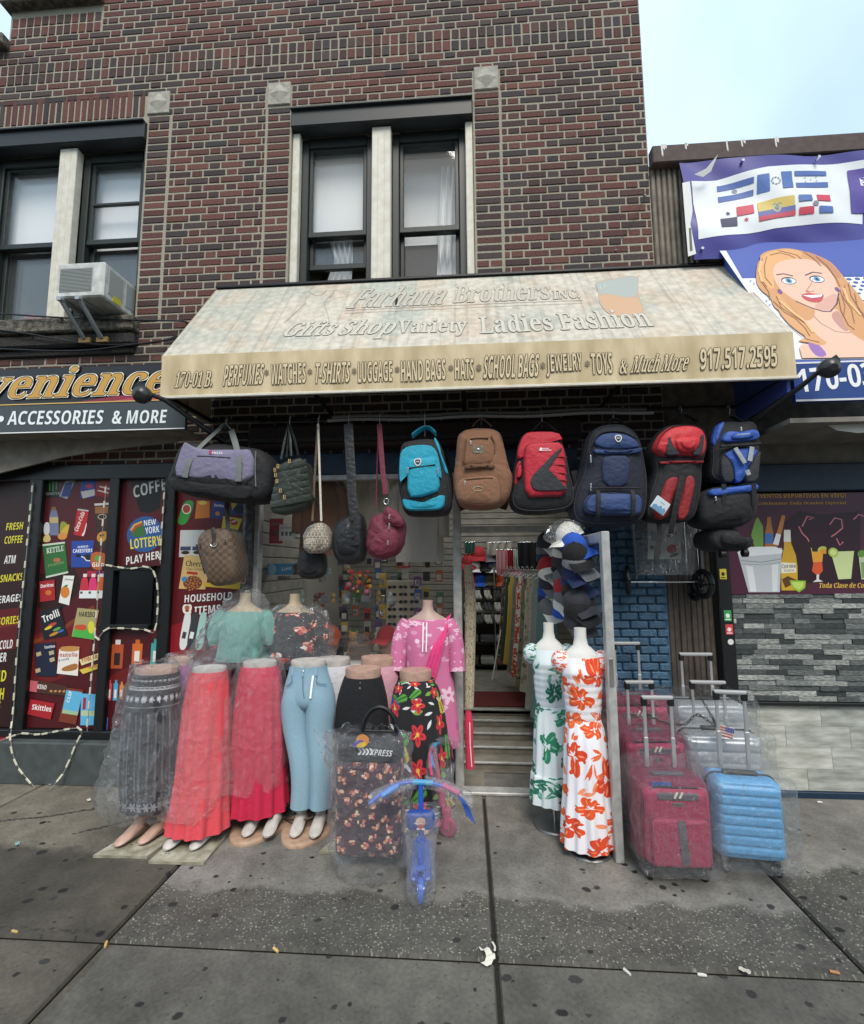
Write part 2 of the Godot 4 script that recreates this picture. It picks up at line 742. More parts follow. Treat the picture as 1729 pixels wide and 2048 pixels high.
func sidewalk() -> void:
	var t := pavement_texture()
	var m := StandardMaterial3D.new()
	m.albedo_texture = t
	m.roughness = 0.72
	var nm: Image = t.get_image().duplicate()
	nm.bump_map_to_normal_map(1.6)
	m.normal_enabled = true
	m.normal_texture = ImageTexture.create_from_image(nm)
	m.normal_scale = 0.6
	M.pavement = m
	var gm := mat("joint_dirt", "2a2723", 0.95)
	grainy(gm, M.fine, 3.0)
	var ground := setting("ground")
	var g := G.new()
	g.quad(Vector3(-60, -0.02, 60), Vector3(60, -0.02, 60), Vector3(60, -0.02, -3), Vector3(-60, -0.02, -3))
	part("ground_sheet", g, gm, ground)
	var road := setting("road")
	g = G.new()
	g.box(Vector3(0, -0.08, 12.5), Vector3(60, 0.1, 12))
	part("asphalt", g, grainy(mat("asphalt", "3c3c3d", 0.9), M.fine, 2.0), road)
	var walk := setting("sidewalk")
	var xs := [-6.2, -4.65, -3.1, -1.545, 0.096, 1.515, 3.06, 4.6]
	var zs := [-0.3, 1.5, 3.05, 4.6, 6.4]
	for i in xs.size() - 1:
		for j in zs.size() - 1:
			var x0: float = xs[i] + 0.008
			var x1: float = xs[i + 1] - 0.008
			var z0: float = zs[j] + 0.01
			var z1: float = zs[j + 1] - 0.01
			g = G.new()
			var tilt := rng.randf_range(-0.002, 0.002)
			var ch := 0.007
			var o := [Vector3(x0, -0.014, z1), Vector3(x1, -0.014, z1), Vector3(x1, -0.014, z0), Vector3(x0, -0.014, z0)]
			var q := [Vector3(x0 + ch, tilt, z1 - ch), Vector3(x1 - ch, tilt, z1 - ch), Vector3(x1 - ch, 0, z0 + ch), Vector3(x0 + ch, 0, z0 + ch)]
			g.quad(q[0], q[1], q[2], q[3])
			for k in 4:
				g.quad(o[k], o[(k + 1) % 4], q[(k + 1) % 4], q[k])
			for k in g.v.size():
				g.uv[k] = Vector2((g.v[k].x + 4.0) / 8.0, (g.v[k].z + 0.3) / 3.6)
			part("paving_slab", g, m, walk)

func wall_boxes(g: G, x0: float, x1: float, y0: float, y1: float, z0: float, z1: float, holes: Array) -> void:
	var xs = [x0, x1]
	for h in holes:
		xs.append_array([h[0], h[1]])
	xs.sort()
	for i in xs.size() - 1:
		if xs[i + 1] - xs[i] < 0.001:
			continue
		var mid: float = (xs[i] + xs[i + 1]) / 2
		var y = y0
		for h in holes:
			if mid > h[0] and mid < h[1]:
				if h[2] > y:
					g.box(Vector3(mid, (y + h[2]) / 2, (z0 + z1) / 2), Vector3(xs[i + 1] - xs[i], h[2] - y, z1 - z0))
				y = h[3]
		if y < y1:
			g.box(Vector3(mid, (y + y1) / 2, (z0 + z1) / 2), Vector3(xs[i + 1] - xs[i], y1 - y, z1 - z0))

func brick_building() -> void:
	var b = thing("brick_building", "dark red brick two storey building above the beige awning", "building")
	var wall = Node3D.new()
	wall.name = "wall"
	b.add_child(wall)
	var wl = [-4.22, -2.72, 3.62, 5.42]
	var wc = [-1.43, 0.105, 3.62, 5.42]
	var g = G.new()
	wall_boxes(g, -3.22, 1.49, 2.3, 8.4, -0.33, -0.002, [wl, wc].map(func(h): return h if h[0] > -3.22 else [-3.22, h[1], h[2], h[3]]))
	wall_boxes(g, -4.1, -3.22, 2.3, 6.66, -0.33, -0.002, [[-4.1, -3.22, 3.62, 5.42]])
	wall_boxes(g, -6.0, -4.1, 2.3, 6.25, -0.33, -0.002, [[-4.22, -4.1, 3.62, 5.42]])
	part("mortar", g, M.mortar, wall)
	# bricks: [x, y, w, h, tone]
	var all = []
	var cs = 0.0677
	var put_row = func(y: float, x0: float, x1: float, odd: bool, kind: int):
		var x = x0
		var k = 1 if odd else 0
		if odd:
			all.append([x0, y, minf(0.052, x1 - x0), cs, kind])
			x += 0.052
		while x < x1 - 0.012:
			var w: float = 0.2032 if k % 2 == 0 else 0.1016
			w = minf(w, x1 - x)
			if x1 - x - w < 0.03:
				w = x1 - x
			all.append([x, y, w, cs, kind])
			x += w
			k += 1
	var rowlock = func(y: float, x0: float, x1: float):
		var n = int(round((x1 - x0) / 0.0745))
		for k in n:
			all.append([x0 + (x1 - x0) * k / n, y, (x1 - x0) / n, 0.107, 0])
	var cols = [[-2.71, -2.515], [-1.645, -1.44], [0.115, 0.325]]
	var y = 2.3
	var row = 0
	while y < 8.2:
		var yt = y + cs
		var left = -4.6 if y < 6.2 else (-4.09 if y < 6.6 else -3.21)
		var odd = row % 2 == 1
		if absf(y - 5.895) < 0.034:
			rowlock.call(y, left, 1.49)
			rowlock.call(y + 0.107, left, 1.49)
			y += 0.214
			row += 1
			continue
		var spans = [[left, 1.49]]
		if y > 3.4 and y < 3.62:
			spans = [[-2.69, 1.49]]
		if yt > 3.6 and y < 5.43:
			spans = [[-4.6, -4.24], [-2.5, -1.655], [0.335, 1.49]]
			for c in cols:
				if row % 7 == 3:
					all.append([c[0], y, (c[1] - c[0]) / 2, cs, 1])
					all.append([(c[0] + c[1]) / 2, y, (c[1] - c[0]) / 2, cs, 1])
				else:
					all.append([c[0], y, c[1] - c[0], cs, 1])
		elif y >= 5.43 and y < 5.72:
			spans = [[-2.545, -1.665], [0.33, 1.49]] if yt < 5.74 else spans
			if y < 5.43 + cs:
				for k in 31:
					all.append([-4.6 + k * 0.0597, y, 0.0597, cs * 4, 2])
			for q in 1:
				put_row.call(y, -1.44, 0.11, odd, 2)
		elif y > 6.3 and y < 6.6 and absf(y - 6.36) < 0.034:
			rowlock.call(y, -4.09, -3.22)
			rowlock.call(y + 0.107, -4.09, -3.22)
			spans = [[-3.21, 1.49]]
		elif y > 6.36 and y < 6.58:
			spans = [[-3.21, 1.49]]
		for s in spans:
			put_row.call(y, s[0], s[1], odd, 0)
		y += cs
		row += 1
	var eye = Vector3(0, 1.57, 3.63)
	var seen = all.filter(func(a): return a[1] > 3.3 and a[0] > -4.2)
	var key = func(a): return Vector3(a[0] + a[2] / 2, a[1], 0).distance_to(eye) - (0.5 if a[1] < 3.42 and a[0] > -1.9 else 0.0) * -8.0 - a[2] * 2.0
	seen = seen.filter(func(a): return not (a[1] < 3.75 and a[0] > -1.95))
	seen.sort_custom(func(p, q): return key.call(p) < key.call(q))
	var single = {}
	for k in mini(300, seen.size()):
		single[seen[k]] = true
	var many = G.new()
	var shapes = {}
	for a in all:
		var w: float = a[2] - 0.012
		var h: float = a[3] - 0.0135
		if w < 0.01:
			continue
		var tone = rng.randi() % 10
		var patch = n3.get_noise_2d(a[0] * 1.1 + 7.0, a[1] * 1.3)
		if patch > 0.18 and rng.randf() < 0.6:
			tone = [3, 5, 8, 2][rng.randi() % 4]
		elif patch < -0.18 and rng.randf() < 0.5:
			tone = [4, 1, 9, 7][rng.randi() % 4]
		if a[4] == 2:
			tone = [4, 9, 1, 7, 0][rng.randi() % 5]
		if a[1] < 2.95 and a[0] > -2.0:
			tone = [5, 3, 8][rng.randi() % 3]  # awning shade put into the brick colour: only dark tones below it
		elif rng.randf() < 0.12:
			tone = [5, 8, 3][rng.randi() % 3]
		var proud = rng.randf_range(-0.002, 0.003)
		var p = Vector3(a[0] + a[2] / 2 + rng.randf_range(-0.0015, 0.0015), a[1] + a[3] / 2 + rng.randf_range(-0.001, 0.001), -0.02 + proud)
		if single.has(a):
			var id = "%.3f %.3f" % [w, h]
			if not shapes.has(id):
				var s = G.new()
				s.cbox(Vector3.ZERO, Vector3(w, h, 0.045), 0.0045)
				shapes[id] = s.mesh()
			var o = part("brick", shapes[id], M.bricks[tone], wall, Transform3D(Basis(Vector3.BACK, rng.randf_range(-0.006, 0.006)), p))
		else:
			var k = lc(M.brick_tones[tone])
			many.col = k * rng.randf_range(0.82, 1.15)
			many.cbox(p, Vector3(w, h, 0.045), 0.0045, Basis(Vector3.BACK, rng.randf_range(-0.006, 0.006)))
	var mo = part("brick_field", many, M.brick_many, wall)
	mo.set_meta("kind", "stuff")
	# copings on the stepped parapet
	for c in [[-4.15, -3.2, 6.66], [-6.0, -4.08, 6.25]]:
		g = G.new()
		g.cbox(Vector3((c[0] + c[1]) / 2, c[2] + 0.05, -0.14), Vector3(c[1] - c[0], 0.11, 0.45), 0.012)
		part("coping", g, M.old_stone, b)
	# carved stone corner blocks with a raised diamond
	for c in [[-2.625, 5.605], [-1.545, 5.605], [0.22, 5.605]]:
		g = G.new()
		g.cbox(Vector3(c[0], c[1], -0.012), Vector3(0.2, 0.215, 0.05), 0.006)
		var blk = part("corner_block", g, M.stone, b)
		g = G.new()
		var tip = Vector3(c[0], c[1], 0.036)
		var rim = []
		for k in 4:
			var a = TAU * k / 4
			rim.append(Vector3(c[0] + 0.085 * cos(a), c[1] + 0.09 * sin(a), 0.014))
		for k in 4:
			var i = g.add(tip)
			g.add(rim[k])
			g.add(rim[(k + 1) % 4])
			g.tri(i, i + 1, i + 2)
		part("diamond", g, M.stone, blk)
	# sills
	for w in [wl, wc]:
		g = G.new()
		g.cbox(Vector3((w[0] + w[1]) / 2, 3.555, 0.0), Vector3(w[1] - w[0] + 0.1, 0.125, 0.19), 0.012)
		part("sill", g, M.old_stone, b)
	g = G.new()
	g.cbox(Vector3(-3.75, 3.43, 0.02), Vector3(2.15, 0.11, 0.1), 0.02)
	g.cbox(Vector3(-3.75, 3.345, 0.0), Vector3(2.1, 0.06, 0.05), 0.01)
	part("ledge", g, M.sooty, b)
	window(b, wl, 0)
	window(b, wc, 1)

func window(b: Node3D, w: Array, which: int) -> void:
	var x0: float = w[0]
	var x1: float = w[1]
	var y0: float = w[2]
	var y1: float = w[3]
	var o = Node3D.new()
	o.name = "window"
	b.add_child(o, true)
	var g = G.new()
	g.cbox(Vector3((x0 + x1) / 2, y1 - 0.085, -0.03), Vector3(x1 - x0 - 0.006, 0.16, 0.13), 0.008)
	g.cbox(Vector3((x0 + x1) / 2, y1 - 0.012, -0.02), Vector3(x1 - x0 - 0.006, 0.02, 0.16), 0.004)
	part("shutter_box", g, M.shutter_box, o)
	g = G.new()
	var jw = 0.062 if which == 1 else 0.03
	for x in [x0 + jw / 2 + 0.003, x1 - jw / 2 - 0.003]:
		g = G.new()
		g.cbox(Vector3(x, (y0 + y1 - 0.17) / 2, -0.06), Vector3(jw, y1 - y0 - 0.17, 0.07), 0.006)
		part("jamb", g, M.white_paint if which == 1 else M.dark_frame, o)
	var mx = (x0 + x1) / 2 if which == 1 else -3.445
	g = G.new()
	g.cbox(Vector3(mx, (y0 + y1 - 0.17) / 2, -0.055), Vector3(0.16, y1 - y0 - 0.17, 0.08), 0.006)
	for s in [-0.028, 0.028]:
		g.cbox(Vector3(mx + s, (y0 + y1 - 0.17) / 2, -0.014), Vector3(0.006, y1 - y0 - 0.2, 0.006), 0.002)
	part("mullion", g, M.white_paint, o)
	var top = y1 - 0.24
	var rail = 4.375 if which == 1 else 4.42
	for k in 2:
		var a = x0 + jw if k == 0 else mx + 0.08
		var c = mx - 0.08 if k == 0 else x1 - jw
		var f = G.new()
		var lowbar = 4.11 if which == 1 and k == 0 else (3.98 if which == 0 and k == 1 else y0 + 0.06)
		if which == 0 and k == 1:
			lowbar = 4.0
		# outer casing
		for x in [a + 0.03, c - 0.03]:
			f.cbox(Vector3(x, (y0 + top + 0.07) / 2, -0.15), Vector3(0.06, top + 0.07 - y0, 0.1), 0.006)
		f.cbox(Vector3((a + c) / 2, top + 0.04, -0.15), Vector3(c - a - 0.12, 0.09, 0.1), 0.006)
		part("casing", f, M.dark_frame, o)
		for s in 2:
			var ya = rail if s == 0 else lowbar
			var yb = top if s == 0 else rail + 0.02
			var z = -0.14 if s == 0 else -0.19
			f = G.new()
			for x in [a + 0.078, c - 0.078]:
				f.cbox(Vector3(x, (ya + yb) / 2, z), Vector3(0.034, yb - ya, 0.035), 0.005)
			f.cbox(Vector3((a + c) / 2, ya, z + 0.004), Vector3(c - a - 0.122, 0.05, 0.04), 0.005)
			f.cbox(Vector3((a + c) / 2, yb - 0.012, z), Vector3(c - a - 0.19, 0.03, 0.034), 0.005)
			if which == 0 and k == 1 and s == 0:
				f.cbox(Vector3((a + c) / 2, 4.78, z + 0.006), Vector3(c - a - 0.19, 0.026, 0.03), 0.004)
			part("sash", f, M.dark_frame, o)
			f = G.new()
			f.quad(Vector3(a + 0.09, ya, z - 0.004), Vector3(c - 0.09, ya, z - 0.004), Vector3(c - 0.09, yb, z - 0.004), Vector3(a + 0.09, yb, z - 0.004))
			part("pane", f, M.pane, o)
			for dz in [0.016, 0.04]:  # two extra sheets, added so the glass reflects more sky
				f = G.new()
				f.quad(Vector3(a + 0.09, ya, z - dz), Vector3(c - 0.09, ya, z - dz), Vector3(c - 0.09, yb, z - dz), Vector3(a + 0.09, yb, z - dz))
				part("added_pane", f, M.pane, o)
		# window shade of white cloth behind the upper sash
		f = G.new()
		var by: float = [[4.45, 4.42], [4.42, 3.7]][which][k]
		if which == 1 and k == 1:
			by = 4.4
		f.box(Vector3((a + c) / 2, (by + top + 0.06) / 2, -0.24 if which == 0 or k == 0 else -0.36), Vector3(c - a, top + 0.06 - by, 0.004))
		part("roller_shade", f, M.white_cloth, o)
		# curtains
		var cx = []
		if which == 1:
			cx = [[c - 0.28, c - 0.03, 3.62, 5.1]] if k == 1 else [[a + 0.06, a + 0.4, 3.9, 4.5]]
		for q in cx:
			f = G.new()
			var rows = []
			for i in 10:
				var t = i / 9.0
				var r = PackedVector3Array()
				for j in 41:
					var u = j / 40.0
					var wob = 0.022 * sin(u * 24.0 + 2.0 * sin(t * 3.0 + q[0])) + 0.01 * sin(u * 51.0)
					var narrow = 0.75 + 0.25 * t if k == 1 else 0.45 + 0.55 * absf(t - 0.4)
					r.append(Vector3(lerpf(q[1] - (q[1] - q[0]) * narrow, q[1], u), lerpf(q[3], q[2], t), -0.31 + wob))
				rows.append(r)
			f.sheet(rows)
			part("curtain", f, M.white_cloth, o)
	# the room behind
	g = G.new()
	g.box(Vector3((x0 + x1) / 2, (y0 + y1) / 2, -1.6), Vector3(x1 - x0 + 0.4, y1 - y0 + 0.3, 0.04))
	for x in [x0 - 0.2, x1 + 0.2]:
		g.box(Vector3(x, (y0 + y1) / 2, -0.96), Vector3(0.04, y1 - y0 + 0.3, 1.24))
	for yy in [y0 - 0.15, y1 + 0.15]:
		g.box(Vector3((x0 + x1) / 2, yy, -0.96), Vector3(x1 - x0 + 0.4, 0.04, 1.24))
	part("room", g, M.room_wall, o)

func neighbour() -> void:
	var b = thing("neighbour_building", "low tavern front with grey stone tiles, ribbed metal siding and rusty fascia", "building")
	grainy(mat("siding", "8a8377", 0.6), noise_tex(0.02, Color(0.66, 0.64, 0.6), Color(1, 1, 1), 256, 5, 41), 1.5)
	grainy(mat("rust_brown", "584a47", 0.75), M.soft, 2.0)
	grainy(mat("shutter_brown", "5a5048", 0.6), M.fine, 1.0)
	grainy(mat("navy_paint", "17324b", 0.5), M.soft, 2.0)
	grainy(mat("soffit", "8a857e", 0.85), M.soft, 1.0)
	# ribbed siding beside the banner
	for k in 8:
		var s = G.new()
		var x = 1.5 + k * 0.043
		var rows = []
		for yy in [3.2, 4.7]:
			rows.append(PackedVector3Array([Vector3(x, yy, -0.02), Vector3(x + 0.01, yy, 0.0), Vector3(x + 0.03, yy, 0.0), Vector3(x + 0.0425, yy, -0.02)]))
		s.sheet(rows)
		part("siding_slat", s, M.siding, b)
	var g = G.new()
	g.box(Vector3(3.0, 3.4, -0.17), Vector3(3.0, 2.7, 0.26))
	part("wall", g, M.siding, b)
	g = G.new()
	g.cbox(Vector3(3.0, 4.765, 0.02), Vector3(3.0, 0.15, 0.09), 0.008)
	var fa = part("fascia", g, M.rust_brown, b)
	for d in [[1.57, 0.11, 0.014], [1.585, 0.05, 0.02], [1.6, 0.04, 0.01], [1.75, 0.06, 0.012], [1.76, 0.03, 0.02], [2.06, 0.1, 0.012], [2.17, 0.07, 0.012], [2.19, 0.04, 0.016], [2.42, 0.09, 0.012], [2.435, 0.05, 0.02]]:
		g = G.new()
		g.poly([d[0] - d[2] / 2, 4.842, d[0] + d[2] / 2, 4.842, d[0] + d[2] * 0.3 + 0.006, 4.842 - d[1] * 0.7, d[0] + 0.008, 4.842 - d[1], d[0] - d[2] * 0.2, 4.842 - d[1] * 0.8], "d6d6d2")
		part("paint_drip", g, M.print_matt, fa, put(0, 0, 0.066))
	# lower front
	g = G.new()
	g.box(Vector3(3.0, 1.05, -0.16), Vector3(2.24, 2.4, 0.26))
	part("lower_wall", g, M.sooty, b)
	g = G.new()
	g.cbox(Vector3(3.0, 2.185, -0.01), Vector3(2.26, 0.2, 0.1), 0.008)
	part("beam", g, M.navy_paint, b)
	g = G.new()
	g.box(Vector3(3.0, 2.45, 0.26), Vector3(1.98, 0.03, 0.62))
	g.box(Vector3(3.0, 2.37, -0.02), Vector3(2.0, 0.16, 0.03))
	part("soffit", g, M.soffit, b)
	g = G.new()
	g.poly([2.27, 2.44, 2.72, 2.45, 2.7, 2.4, 2.6, 2.385, 2.45, 2.38, 2.33, 2.4], "dddcd6")
	part("torn_sheet", g, M.print_matt, b, put(0, 0, 0.5))
	# stone tiles in rows
	var tones = ["a3a9a6", "848a88", "6a7070", "565c5d", "929997", "c3c6c1", "4a5052", "7b8180", "dcded8"]
	var streak = noise_tex(0.05, Color(0.45, 0.46, 0.47), Color(1, 1, 1), 256, 5, 51)
	var mats = []
	for k in tones.size():
		var m = mat("stone_tile_%d" % k, tones[k], 0.7)
		m.albedo_texture = streak
		m.uv1_triplanar = true
		m.uv1_world_triplanar = true
		m.uv1_scale = Vector3(1.6, 9.0, 1.6)
		m.uv1_offset = Vector3(k * 0.37, k * 0.21, 0)
		mats.append(m)
	var y = 0.627
	var r = 0
	while y < 1.33:
		var x = 1.875 - rng.randf() * 0.12
		while x < 3.2:
			var w = rng.randf_range(0.1, 0.24)
			var xa = maxf(x, 1.875)
			if x + w - xa > 0.01:
				var s = G.new()
				s.cbox(Vector3((xa + x + w) / 2, y + 0.0175, -0.01 + rng.randf_range(0, 0.012)), Vector3(x + w - xa - 0.0015, 0.0335, 0.03), 0.0015)
				var pick = rng.randi() % 7 if rng.randf() > 0.13 else [5, 8][rng.randi() % 2]
				part("stone_tile", s, mats[pick], b)
			x += w
		y += 0.035
		r += 1
	g = G.new()
	g.cbox(Vector3(3.0, 0.613, 0.0), Vector3(2.25, 0.024, 0.06), 0.004)
	part("trim", g, M.black_paint, b)
	# pale plank tiles
	var pm = []
	for k in 3:
		var m = mat("plank_tile_%d" % k, ["c6c9c3", "babeb9", "d0d2cb"][k], 0.6)
		m.albedo_texture = noise_tex(0.02, Color(0.7, 0.7, 0.68), Color(1, 1, 1), 256, 5, 52 + k)
		m.uv1_triplanar = true
		m.uv1_world_triplanar = true
		m.uv1_scale = Vector3(0.8, 3.2, 1)
		pm.append(m)
	for row in 4:
		var x = 1.87 - [0.0, 0.25, 0.12, 0.3][row]
		while x < 3.3:
			var xa = maxf(x, 1.872)
			var s = G.new()
			s.cbox(Vector3((xa + x + 0.42) / 2, 0.042 + 0.14 * row + 0.07, -0.014), Vector3(x + 0.42 - xa - 0.0015, 0.1385, 0.03), 0.001)
			part("plank_tile", s, pm[rng.randi() % 3], b)
			x += 0.42
	g = G.new()
	g.cbox(Vector3(3.0, 0.02, 0.004), Vector3(2.26, 0.04, 0.03), 0.003)
	part("base_strip", g, M.navy_paint, b)
	# black corner post with stickers
	g = G.new()
	g.cbox(Vector3(1.822, 1.1, 0.0), Vector3(0.093, 2.2, 0.07), 0.006)
	var post = part("corner_post", g, M.black_paint, b)
	g = G.new()
	for s in [[1.815, 1.5, 0.046, 0.072, "d8c53a", "3d3a20"], [1.826, 1.21, 0.05, 0.075, "3f9a5c", "e6efe6"], [1.83, 1.115, 0.05, 0.07, "c84a48", "f0dada"]]:
		g.rect(s[0] - s[2] / 2, s[1] - s[3] / 2, s[0] + s[2] / 2, s[1] + s[3] / 2, s[4])
		g.oval(s[0], s[1], s[2] * 0.28, s[3] * 0.2, s[5])
		g.rect(s[0] - s[2] * 0.35, s[1] - s[3] * 0.4, s[0] + s[2] * 0.35, s[1] - s[3] * 0.3, s[5])
	g.oval(1.833, 1.03, 0.02, 0.02, "d9d9d6")
	part("sticker", g, M.print, post, put(0, 0, 0.037))
	# ribbed roller shutter between pier and post
	for k in 8:
		var s = G.new()
		s.cbox(Vector3(1.462 + k * 0.0405, 1.12, -0.03 - (k % 2) * 0.012), Vector3(0.037, 2.24, 0.03), 0.006)
		part("shutter_slat", s, M.shutter_brown, b)
	# blue painted brick pier
	var pier = thing("brick_pier", "pier of bricks painted slate blue beside the shop door", "pier")
	var bm = rough_bump(grainy(mat("blue_paint", "3f6480", 0.55), M.soft, 2.5), M.grit, 0.7)
	var bm2 = rough_bump(grainy(mat("blue_paint_worn", "4a7391", 0.6), M.fine, 2.0), M.grit, 0.7)
	g = G.new()
	g.box(Vector3(1.14, 1.15, -0.17), Vector3(0.6, 2.3, 0.31))
	part("joints", g, bm, pier)
	var yy = 0.0
	var odd = 0
	while yy < 2.26:
		var x = 0.842 - (0.06 if odd % 2 else 0.0)
		while x < 1.438:
			var xa = maxf(x, 0.842)
			var xb = minf(x + 0.128, 1.438)
			if xb - xa > 0.02:
				var s = G.new()
				s.cbox(Vector3((xa + xb) / 2, yy + 0.029, -0.02 + rng.randf_range(-0.002, 0.003)), Vector3(xb - xa - 0.009, 0.05, 0.05), 0.007)
				part("brick", s, bm if rng.randf() < 0.7 else bm2, pier)
			x += 0.128
		yy += 0.0585
		odd += 1
	flag_banner()
	tavern_sign()
	cocktail_poster()

func drape(g: G, how) -> void:
	for k in g.v.size():
		g.v[k].z += how.call(g.v[k])

func flag_banner() -> void:
	var t = thing("flag_banner", "white vinyl banner printed with Latin American flags and a purple border, sagging", "banner")
	var wave = func(p: Vector3) -> float: return 0.016 * sin(p.x * 7.0 + p.y * 5.0) + 0.02 * sin(p.y * 9.0 - p.x * 2.0) * clampf((4.5 - p.y) * 2.0, 0.0, 1.0) + 0.005 * sin(p.x * 13.0 + p.y * 19.0)
	var rows = []
	for i in 25:
		var r = PackedVector3Array()
		for j in 61:
			var u = j / 60.0
			var v = i / 24.0
			r.append(Vector3(lerpf(1.70 + 0.05 * (1 - v), 3.5, u), lerpf(3.86, 4.685 - 0.02 * u, v), 0))
		rows.append(r)
	var g = G.new()
	g.sheet(rows)
	drape(g, wave)
	part("border", g, mat("banner_purple", "4a4896", 0.4), t, put(0, 0, 0.07))
	# white field: a strip that sags towards its free corner
	g = G.new()
	var top = [1.774,4.511,1.965,4.517,2.334,4.582,2.695,4.594,3.042,4.593]
	var low = [1.781,4.006,1.931,4.022,2.351,4.08,2.65,4.092,2.992,4.092]
	rows = []
	for i in 9:
		var r = PackedVector3Array()
		for j in 33:
			var s = j / 32.0 * 4.0
			var k = mini(int(s), 3)
			var a = Vector2(top[2 * k], top[2 * k + 1]).lerp(Vector2(top[2 * k + 2], top[2 * k + 3]), s - k)
			var b = Vector2(low[2 * k], low[2 * k + 1]).lerp(Vector2(low[2 * k + 2], low[2 * k + 3]), s - k)
			var q = b.lerp(a, i / 8.0)
			r.append(Vector3(q.x, q.y, 0))
		rows.append(r)
	g.sheet(rows)
	var g2 = G.new()
	g2.sheet(rows.map(func(r):
		var o = PackedVector3Array()
		for q in r:
			o.append(q + Vector3(1.33, 0.0, 0))
		return o))
	drape(g, wave)
	drape(g2, wave)
	part("white_field", g, mat("banner_white", "eaf0f4", 0.4), t, put(0, 0, 0.0725))
	part("white_field", g2, M.banner_white, t, put(0, 0, 0.0725))
	g = G.new()
	var f = [1.967,4.465,2.228,4.504,2.227,4.457,1.964,4.416]
	g.poly(f, "4f6db0")
	g.poly([1.964,4.369,2.226,4.411,2.225,4.364,1.965,4.322], "4f6db0")
	g.oval(2.094,4.415,.02,.017, "8f9ab0")
	g.oval(2.094,4.415,.01,.008, "5f7f8f")
	g.poly([2.25,4.512,2.338,4.522,2.335,4.38,2.248,4.369], "4a6fb4")
	g.poly([2.427,4.533,2.507,4.535,2.503,4.392,2.425,4.389], "4a6fb4")
	for k in 8:
		g.oval(2.381 + 0.03 * cos(k * 0.785), 4.458 + 0.028 * sin(k * 0.785), 0.009, 0.006, "8b9aa2", k * 0.785 + 1.57, 8)
	g.poly([2.527,4.534,2.766,4.532,2.764,4.491,2.525,4.493], "4f6db0")
	g.poly([2.527,4.435,2.766,4.437,2.765,4.395,2.525,4.392], "4f6db0")
	for q in [[1205, 290], [1255, 308], [1305, 286], [1205, 326], [1305, 322]]:
		g.oval(lerpf(1.616, 3.03, q[0] / 1729.0), 4.461 + (308 - q[1]) * 0.0009, 0.005, 0.005, "8a9ab8", 0, 6)
	g.poly([2.091,4.275,2.217,4.291,2.215,4.214,2.089,4.197], "cc3f57")
	g.poly([1.96,4.177,2.088,4.192,2.085,4.115,1.958,4.098], "474460")
	star(g, [2.025,4.225,.02,.022], "3f4470")
	star(g, [2.153,4.165,.02,.022], "bf4a5c")
	g.poly([2.245,4.298,2.37,4.318,2.498,4.322,2.494,4.241,2.372,4.234,2.243,4.218], "d4bd62")
	g.poly([2.243,4.219,2.372,4.236,2.498,4.242,2.497,4.204,2.368,4.193,2.243,4.178], "5e6aa8")
	g.poly([2.243,4.18,2.368,4.193,2.498,4.206,2.497,4.165,2.365,4.157,2.242,4.14], "c3455a")
	g.oval(2.376,4.243,.028,.037, "b9b9a0")
	g.oval(2.375,4.239,.016,.022, "6f8478")
	g.stroke([2.348,4.268,2.367,4.274,2.377,4.262,2.391,4.275,2.409,4.27], 0.006, "6a6a58")
	g.poly([2.525,4.322,2.623,4.323,2.622,4.268,2.524,4.266], "4f6db0")
	g.poly([2.663,4.326,2.765,4.325,2.763,4.268,2.661,4.269], "cc3f57")
	g.poly([2.523,4.219,2.623,4.22,2.622,4.165,2.52,4.164], "cc3f57")
	g.poly([2.662,4.221,2.765,4.22,2.762,4.164,2.66,4.164], "4f6db0")
	g.oval(2.642,4.245,.021,.022, "9b86a0")
	g.oval(2.642,4.245,.011,.012, "6f7f7a")
	g.poly([2.921,4.529,3.035,4.53,3.41,4.53,3.371,4.173,3,4.173,2.91,4.171], "57489e")
	g.tx("EL", font("Droid Sans", 700), [3,4.392,.317,.069,.021], "e8e8f2")
	g.refine(0.05)
	drape(g, wave)
	part("flag_print", g, M.print, t, put(0, 0, 0.075))
	# peeled corner, tape along the edge and fixing discs
	g = G.new()
	g.poly([1.767,4.512,1.852,4.546,1.931,4.634,1.888,4.525,1.832,4.491], "e3e6e6")
	for k in g.v.size():
		g.v[k].z += (g.v[k].y - 4.5) * 0.3
	part("peeled_corner", g, M.print, t, put(0, 0, 0.13))
	g = G.new()
	g.poly([1.688,4.47,1.745,4.481,1.749,4.354,1.75,4.233,1.727,4.132,1.691,4.12], "dfe3e2")
	g.poly([1.691,4.12,1.727,4.132,1.753,3.888,1.694,3.868], "dfe3e2")
	g.poly([1.712,4.096,1.729,4.1,1.73,3.912,1.709,3.908], "5a5a52")
	part("edge_tape", g, M.print, t, put(0, 0, 0.105))
	for q in [Vector3(2.147,4.631,.1), Vector3(2.697,4.621,.1), Vector3(1.803,3.93,.1)]:
		g = G.new()
		g.tube([q + Vector3(0, 0, -0.03), q + Vector3(0, 0, 0.008)], 0.011, 12)
		part("washer", g, M.chrome, t)

func star(g: G, c: Array, color: String) -> void:
	var pts = PackedVector2Array()
	for k in 10:
		var r: float = c[2] if k % 2 == 0 else c[2] * 0.42
		pts.append(Vector2(c[0] + r * sin(TAU * k / 10), c[1] + r * cos(TAU * k / 10)))
	g.lay(pts, color)

